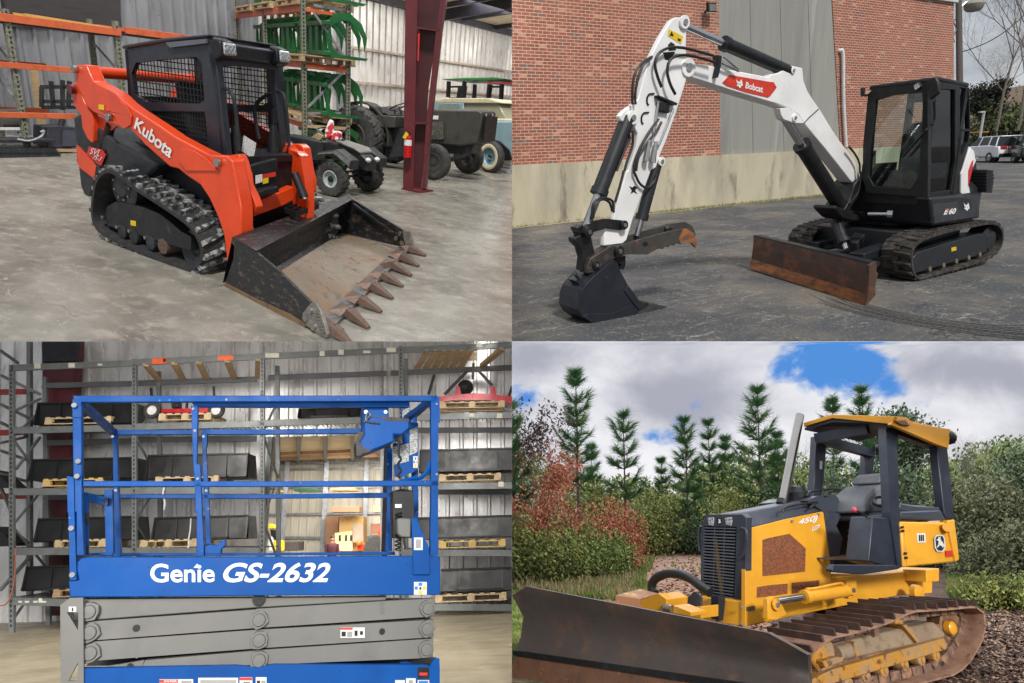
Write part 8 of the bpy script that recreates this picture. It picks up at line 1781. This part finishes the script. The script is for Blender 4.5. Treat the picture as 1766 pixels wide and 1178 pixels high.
part('rear_fender_top',MB().plate(yp(Q,.98),n_((905,1110),(1000,1125),(1190,1140),(1190,1178),(1000,1178),(910,1170)),.8),slate,DZ,bevel=.02)
# canopy
fz=yp(Q,1.0)
def post(pts,y,t=.1,label=None): return part('canopy_post',MB().plate(yp(Q,y),pts,t),navy,DZ,bevel=.01)
post(n_((815,590),(905,600),(892,690),(905,1100),(912,1178))+p_((932,378),(895,385),(848,60),(842,0))+n_((842,1178),(835,1000),(818,700)),1.0)
post(n_((1160,705),(1238,730),(1262,960),(1282,1178))+p_((1285,50),(1230,40))+n_((1215,1178),(1195,1000)),1.0)
post(n_((335,650),(408,690),(392,900),(372,1080),(310,1080),(325,900)),-.25); post(n_((680,760),(742,755),(728,900),(712,1060),(665,1110),(672,900)),-.2)
part('post_decal',MB().plate(yp(Q,-.24),n_((360,820),(378,825),(374,880),(358,878)),.003),white_d,DZ)
yw=mt('canopy_yellow',C(214,150,36),.45,c2=C(180,126,44),s=2,amt=.7,c3=C(140,110,70),s3=14,lo3=.64,hi3=.72)
XF=-.5; Fpl=xp(Q,XF); FNp=Fpl.at(n_((858,568))[0]); Spl=yp(Q,FNp.y)
part('canopy_front_edge',MB().plate(Fpl,n_((245,560),(440,503),(872,515),(858,570),(445,528),(250,585)),.06),yw,DZ,bevel=.005)
part('canopy_side_edge',MB().plate(Spl,n_((866,514),(960,522),(1000,560),(1185,592),(1260,603),(1245,735),(1165,708),(852,572)),.05),yw,DZ,bevel=.005)
a1=Fpl.at(n_((248,566))[0],-.03); a2=Fpl.at(n_((440,509))[0],-.03); a3=Spl.at(n_((868,520))[0],-.03); a4=Spl.at(n_((1250,610))[0],-.03); bk_=(a4-a3); a4=a3+bk_
part('canopy_roof',MB().prism([a1,a2,a3,a4,a2+bk_,a1+bk_],(0,0,-.04)),yw,DZ)
LN_=part('canopy_liner',MB().prism([p+V((0,0,-.055)) for p in (a1,a2,a3,a4,a2+bk_,a1+bk_)],(0,0,-.03)),navy,DZ)
part('front_beam',MB().beam(Fpl.at(n_((335,668))[0],-.1),Fpl.at(n_((690,600))[0],-.25),.1,.12),navy,DZ); part('side_beam',MB().beam(yp(Q,.93).at(n_((870,610))[0]),yp(Q,.93).at(n_((1185,725))[0]),.08,.12),navy,DZ)
part('cross_beam',MB().beam(yp(Q,-.22).at(n_((345,672))[0]),yp(Q,-.2).at(n_((715,770))[0]),.1,.12),navy,DZ)
part('work_light',MB().sph(Spl.at(n_((1245,660))[0],-.05),(.09,.09,.09)),blackm,DZ); part('work_light',MB().sph(yp(Q,-.1).at(n_((770,735))[0]),.06),blackm,DZ)
part('light_box',MB().plate(Spl,n_((870,545),(950,540),(982,580),(930,575)),.05,.03),mt('dark_amber',C(110,72,40),.5),DZ,bevel=.004)
# lower body
part('main_frame',MB().plate(yp(Q,YH-.02),p_((-10,560),(440,470),(445,425),(700,432),(1180,388),(1182,470),(1135,482),(1132,560),(900,575),(560,640),(150,720),(0,760))+o_((1606,790),(1608,620)),.8),yel_,DZ,bevel=.008)
part('rear_frame_plate',MB().plate(yp(Q,.5),p_((1090,400),(1182,390),(1180,478),(1092,482)),.3),yel_,DZ,bevel=.006); part('final_drive_cover',MB()._lathe(yp(Q,.5).at(p_((1045,560))[0]),(0,1,0),[(-.06,.1),(.0,.095),(.015,.06),(.02,0)],22),yel_,DZ)
brk=part('cylinder_bracket',MB().plate(yp(Q,.62),p_((470,450),(610,440),(620,580),(560,600),(540,560),(545,480)),.06),yel_,DZ,bevel=.006); pin(brk,yp(Q,.63),'p',578,538,.055,.02,yel_)
br2=part('cylinder_bracket',MB().plate(yp(Q,.64),p_((0,600),(40,580),(90,620),(135,705),(60,745),(0,740)),.06),yel_,DZ,bevel=.006); pin(br2,yp(Q,.66),'p',55,640,.055,.02,yel_)
cylinder_ram(DZ,yp(Q,.68).at(p_((545,543))[0]),yp(Q,.68).at(p_((65,612))[0]),.062,.62,yel_,steel)
mb=MB(); hose(mb,[yp(Q,.7).at(p) for p in p_((265,530),(330,525),(400,510),(500,490),(520,500))],.014); part('steel_line',mb,yel_,DZ)
# tracks
TP=yp(Q,1.18).pts(p_((285,960),(330,905),(420,838),(560,812),(740,762),(860,725),(985,655),(1100,652),(1300,638),(1440,622),(1498,660),(1522,740),(1512,860),(1470,960),(1345,1078)))
r0=TP[-1]; TP[-1]=V((r0.x,r0.y,.03)); TP=TP+[V((-.2,1.18,.02)),V((.9,1.18,.02)),V((1.25,1.18,.06)),V((1.5,1.18,.2)),V((1.58,1.18,.4))]
shoe_m=mt('tan_rusty_shoe',C(164,130,108),.75,c2=C(128,92,74),s=5,lo=.42,hi=.66,c3=C(96,74,64),s3=12,lo3=.6,hi3=.75,bump=.3); grou_m=mt('dark_grouser_steel',C(74,58,54),.6,.1,c2=C(96,74,64),s=6)
def dtrack(y0_,y1_,sx,near):
    P=[p+V((sx,0,0)) for p in TP]; Q5=resample(smoothloop(P,1),.18); c=sum(Q5,V())/len(Q5); n=len(Q5); ch=MB()
    for i in range(n):
        p=Q5[i]; q_=Q5[(i+1)%n]; t=(q_-p).normalized(); nn=V((-t.z,0,t.x)); nn=nn if nn.dot((p+q_)/2-c)>0 else -nn; L_=(q_-p).length*.97
        a=V((p.x,y0_,p.z))-nn*.05; b=V((p.x,y1_,p.z))-nn*.05
        mb=MB(); mb.add([a,a+t*L_,b+t*L_,b,a+nn*.018,a+t*L_+nn*.018,b+t*L_+nn*.018,b+nn*.018],[(0,1,2,3),(4,5,6,7),(0,1,5,4),(1,2,6,5),(2,3,7,6),(3,0,4,7)])
        g=nn*.085; so_=part('track_shoe',mb,shoe_m,DZ,smooth=0); gm=MB(); gm.add([a+nn*.018,a+t*.03+nn*.018,b+t*.03+nn*.018,b+nn*.018,a+g,a+t*.018+g,b+t*.018+g,b+g],[(4,5,6,7),(0,1,5,4),(1,2,6,5),(2,3,7,6),(3,0,4,7)])
        part('grouser',gm,grou_m,so_,smooth=0)
        for yy in (.35,.62):
            m0=V((p.x,y0_+(y1_-y0_)*yy,p.z))-nn*.13+t*.01; ch.par(m0,t*L_*.9,V((0,.05,0)),nn*.08)
        if near:
            bo=V((p.x,y0_+(y1_-y0_)*.3,p.z))-nn*.03+t*L_*.5; 
            for k in (0,.09): ch.cyl(bo+V((0,k,0)),bo+V((0,k,0))+nn*.012,.012,6)
    part('track_chain',ch,rtrack,DZ,smooth=0)
dtrack(.53,1.18,0,True); dtrack(-1.18,-.53,-.0,False)
sf=yp(Q,1.02)
part('track_frame',MB().plate(sf,p_((285,1165),(450,1085),(700,1015),(1215,868),(1240,925),(1230,950),(800,1080),(470,1178),(300,1240)),.3),ymud,DZ,bevel=.01)
part('spring_housing',MB().plate(sf,p_((570,895),(600,880),(940,800),(1000,790),(1150,758),(1228,838),(1225,872),(640,1002),(615,985)),.25,-.03),mud,DZ,bevel=.03)
part('frame_rib',MB().plate(sf,p_((930,780),(955,775),(1040,880),(1035,905)),.2,.02),ymud,DZ); part('frame_rib',MB().plate(sf,p_((590,900),(612,895),(635,985),(612,1000)),.2,.02),ymud,DZ)
part('track_frame_box',MB().bb((-1.0,.6,.28),(1.1,.95,.5)),rtrack,DZ)
ci=sf.at(p_((372,968))[0],-.08); part('idler_wheel',MB()._lathe(ci,(0,1,0),[(-.12,.16),(.0,.17),(.02,.155),(.01,.08),(.03,.06),(.035,0)],30),ymud,DZ); part('idler_yoke',MB().plate(sf,p_((380,1030),(470,1000),(530,1000),(520,1030),(440,1060),(400,1075)),.1,.02),ymud,DZ,bevel=.008); part('recoil_rod',MB().cyl(sf.at(p_((470,975))[0],-.05),sf.at(p_((570,950))[0],-.05),.07,16),mud,DZ)
cs=sf.at(p_((1262,800))[0],-.08); sp_=MB(); sp_._lathe(cs,(0,1,0),[(-.1,.19),(.0,.2),(.015,.18),(.0,.14),(.0,.1),(.02,.09),(.025,0)],30)
part('sprocket',sp_,mt('sprocket_rust',C(116,84,64),.6,.1,c2=C(160,124,84),s=6),DZ); part('sprocket_hub',MB()._lathe(sf.at(p_((1275,800))[0],0),(0,1,0),[(-.06,.072),(.0,.07),(.015,.055),(.02,.03),(.022,0)],24),yel_,DZ)
for (x,y) in ((560,1185),(680,1130),(805,1090),(945,1050),(1060,1015),(1162,985)): c=sf.at(p_((x,y))[0],-.03); part('track_roller',MB()._lathe(c,(0,1,0),[(-.1,.07),(-.03,.07),(.0,.062),(.01,.03),(.02,.028),(.021,0)],20),ymud,DZ)
cc=sf.at(p_((905,748))[0],-.1); part('carrier_roller',MB()._lathe(cc,(0,1,0),[(-.12,.07),(.0,.07),(.01,.04),(.02,.03),(.021,0)],20),ymud,DZ)
part('carrier_bracket',MB().plate(sf,p_((730,800),(765,790),(770,850),(740,860)),.1),rtrack,DZ)
# lamp of nothing: only sun, sky and the added overhead glow light this place
# thin added sheet, edge-on, keeping the right place's sky glow off the left
def divider(q,ya,yb,name):
    L=INVQ[q]; mb=MB(); s=-.0015 if q in('TL','BL') else .0015
    P=[L@V((s,y0_*z,-z)) for (y0_,z) in ((ya,6.5),(yb,6.5),(yb,45),(ya,45))]
    mb.add(P,[(0,1,2,3)]); return mb
dvm=mt('divider_grey',C(150,150,148),.9)
for q,ya,yb in (('BL',-.62,-.004),):
    mb=divider(q,ya,yb,''); struct(q,'divider_sheet',mb,dvm,smooth=0)
finish()
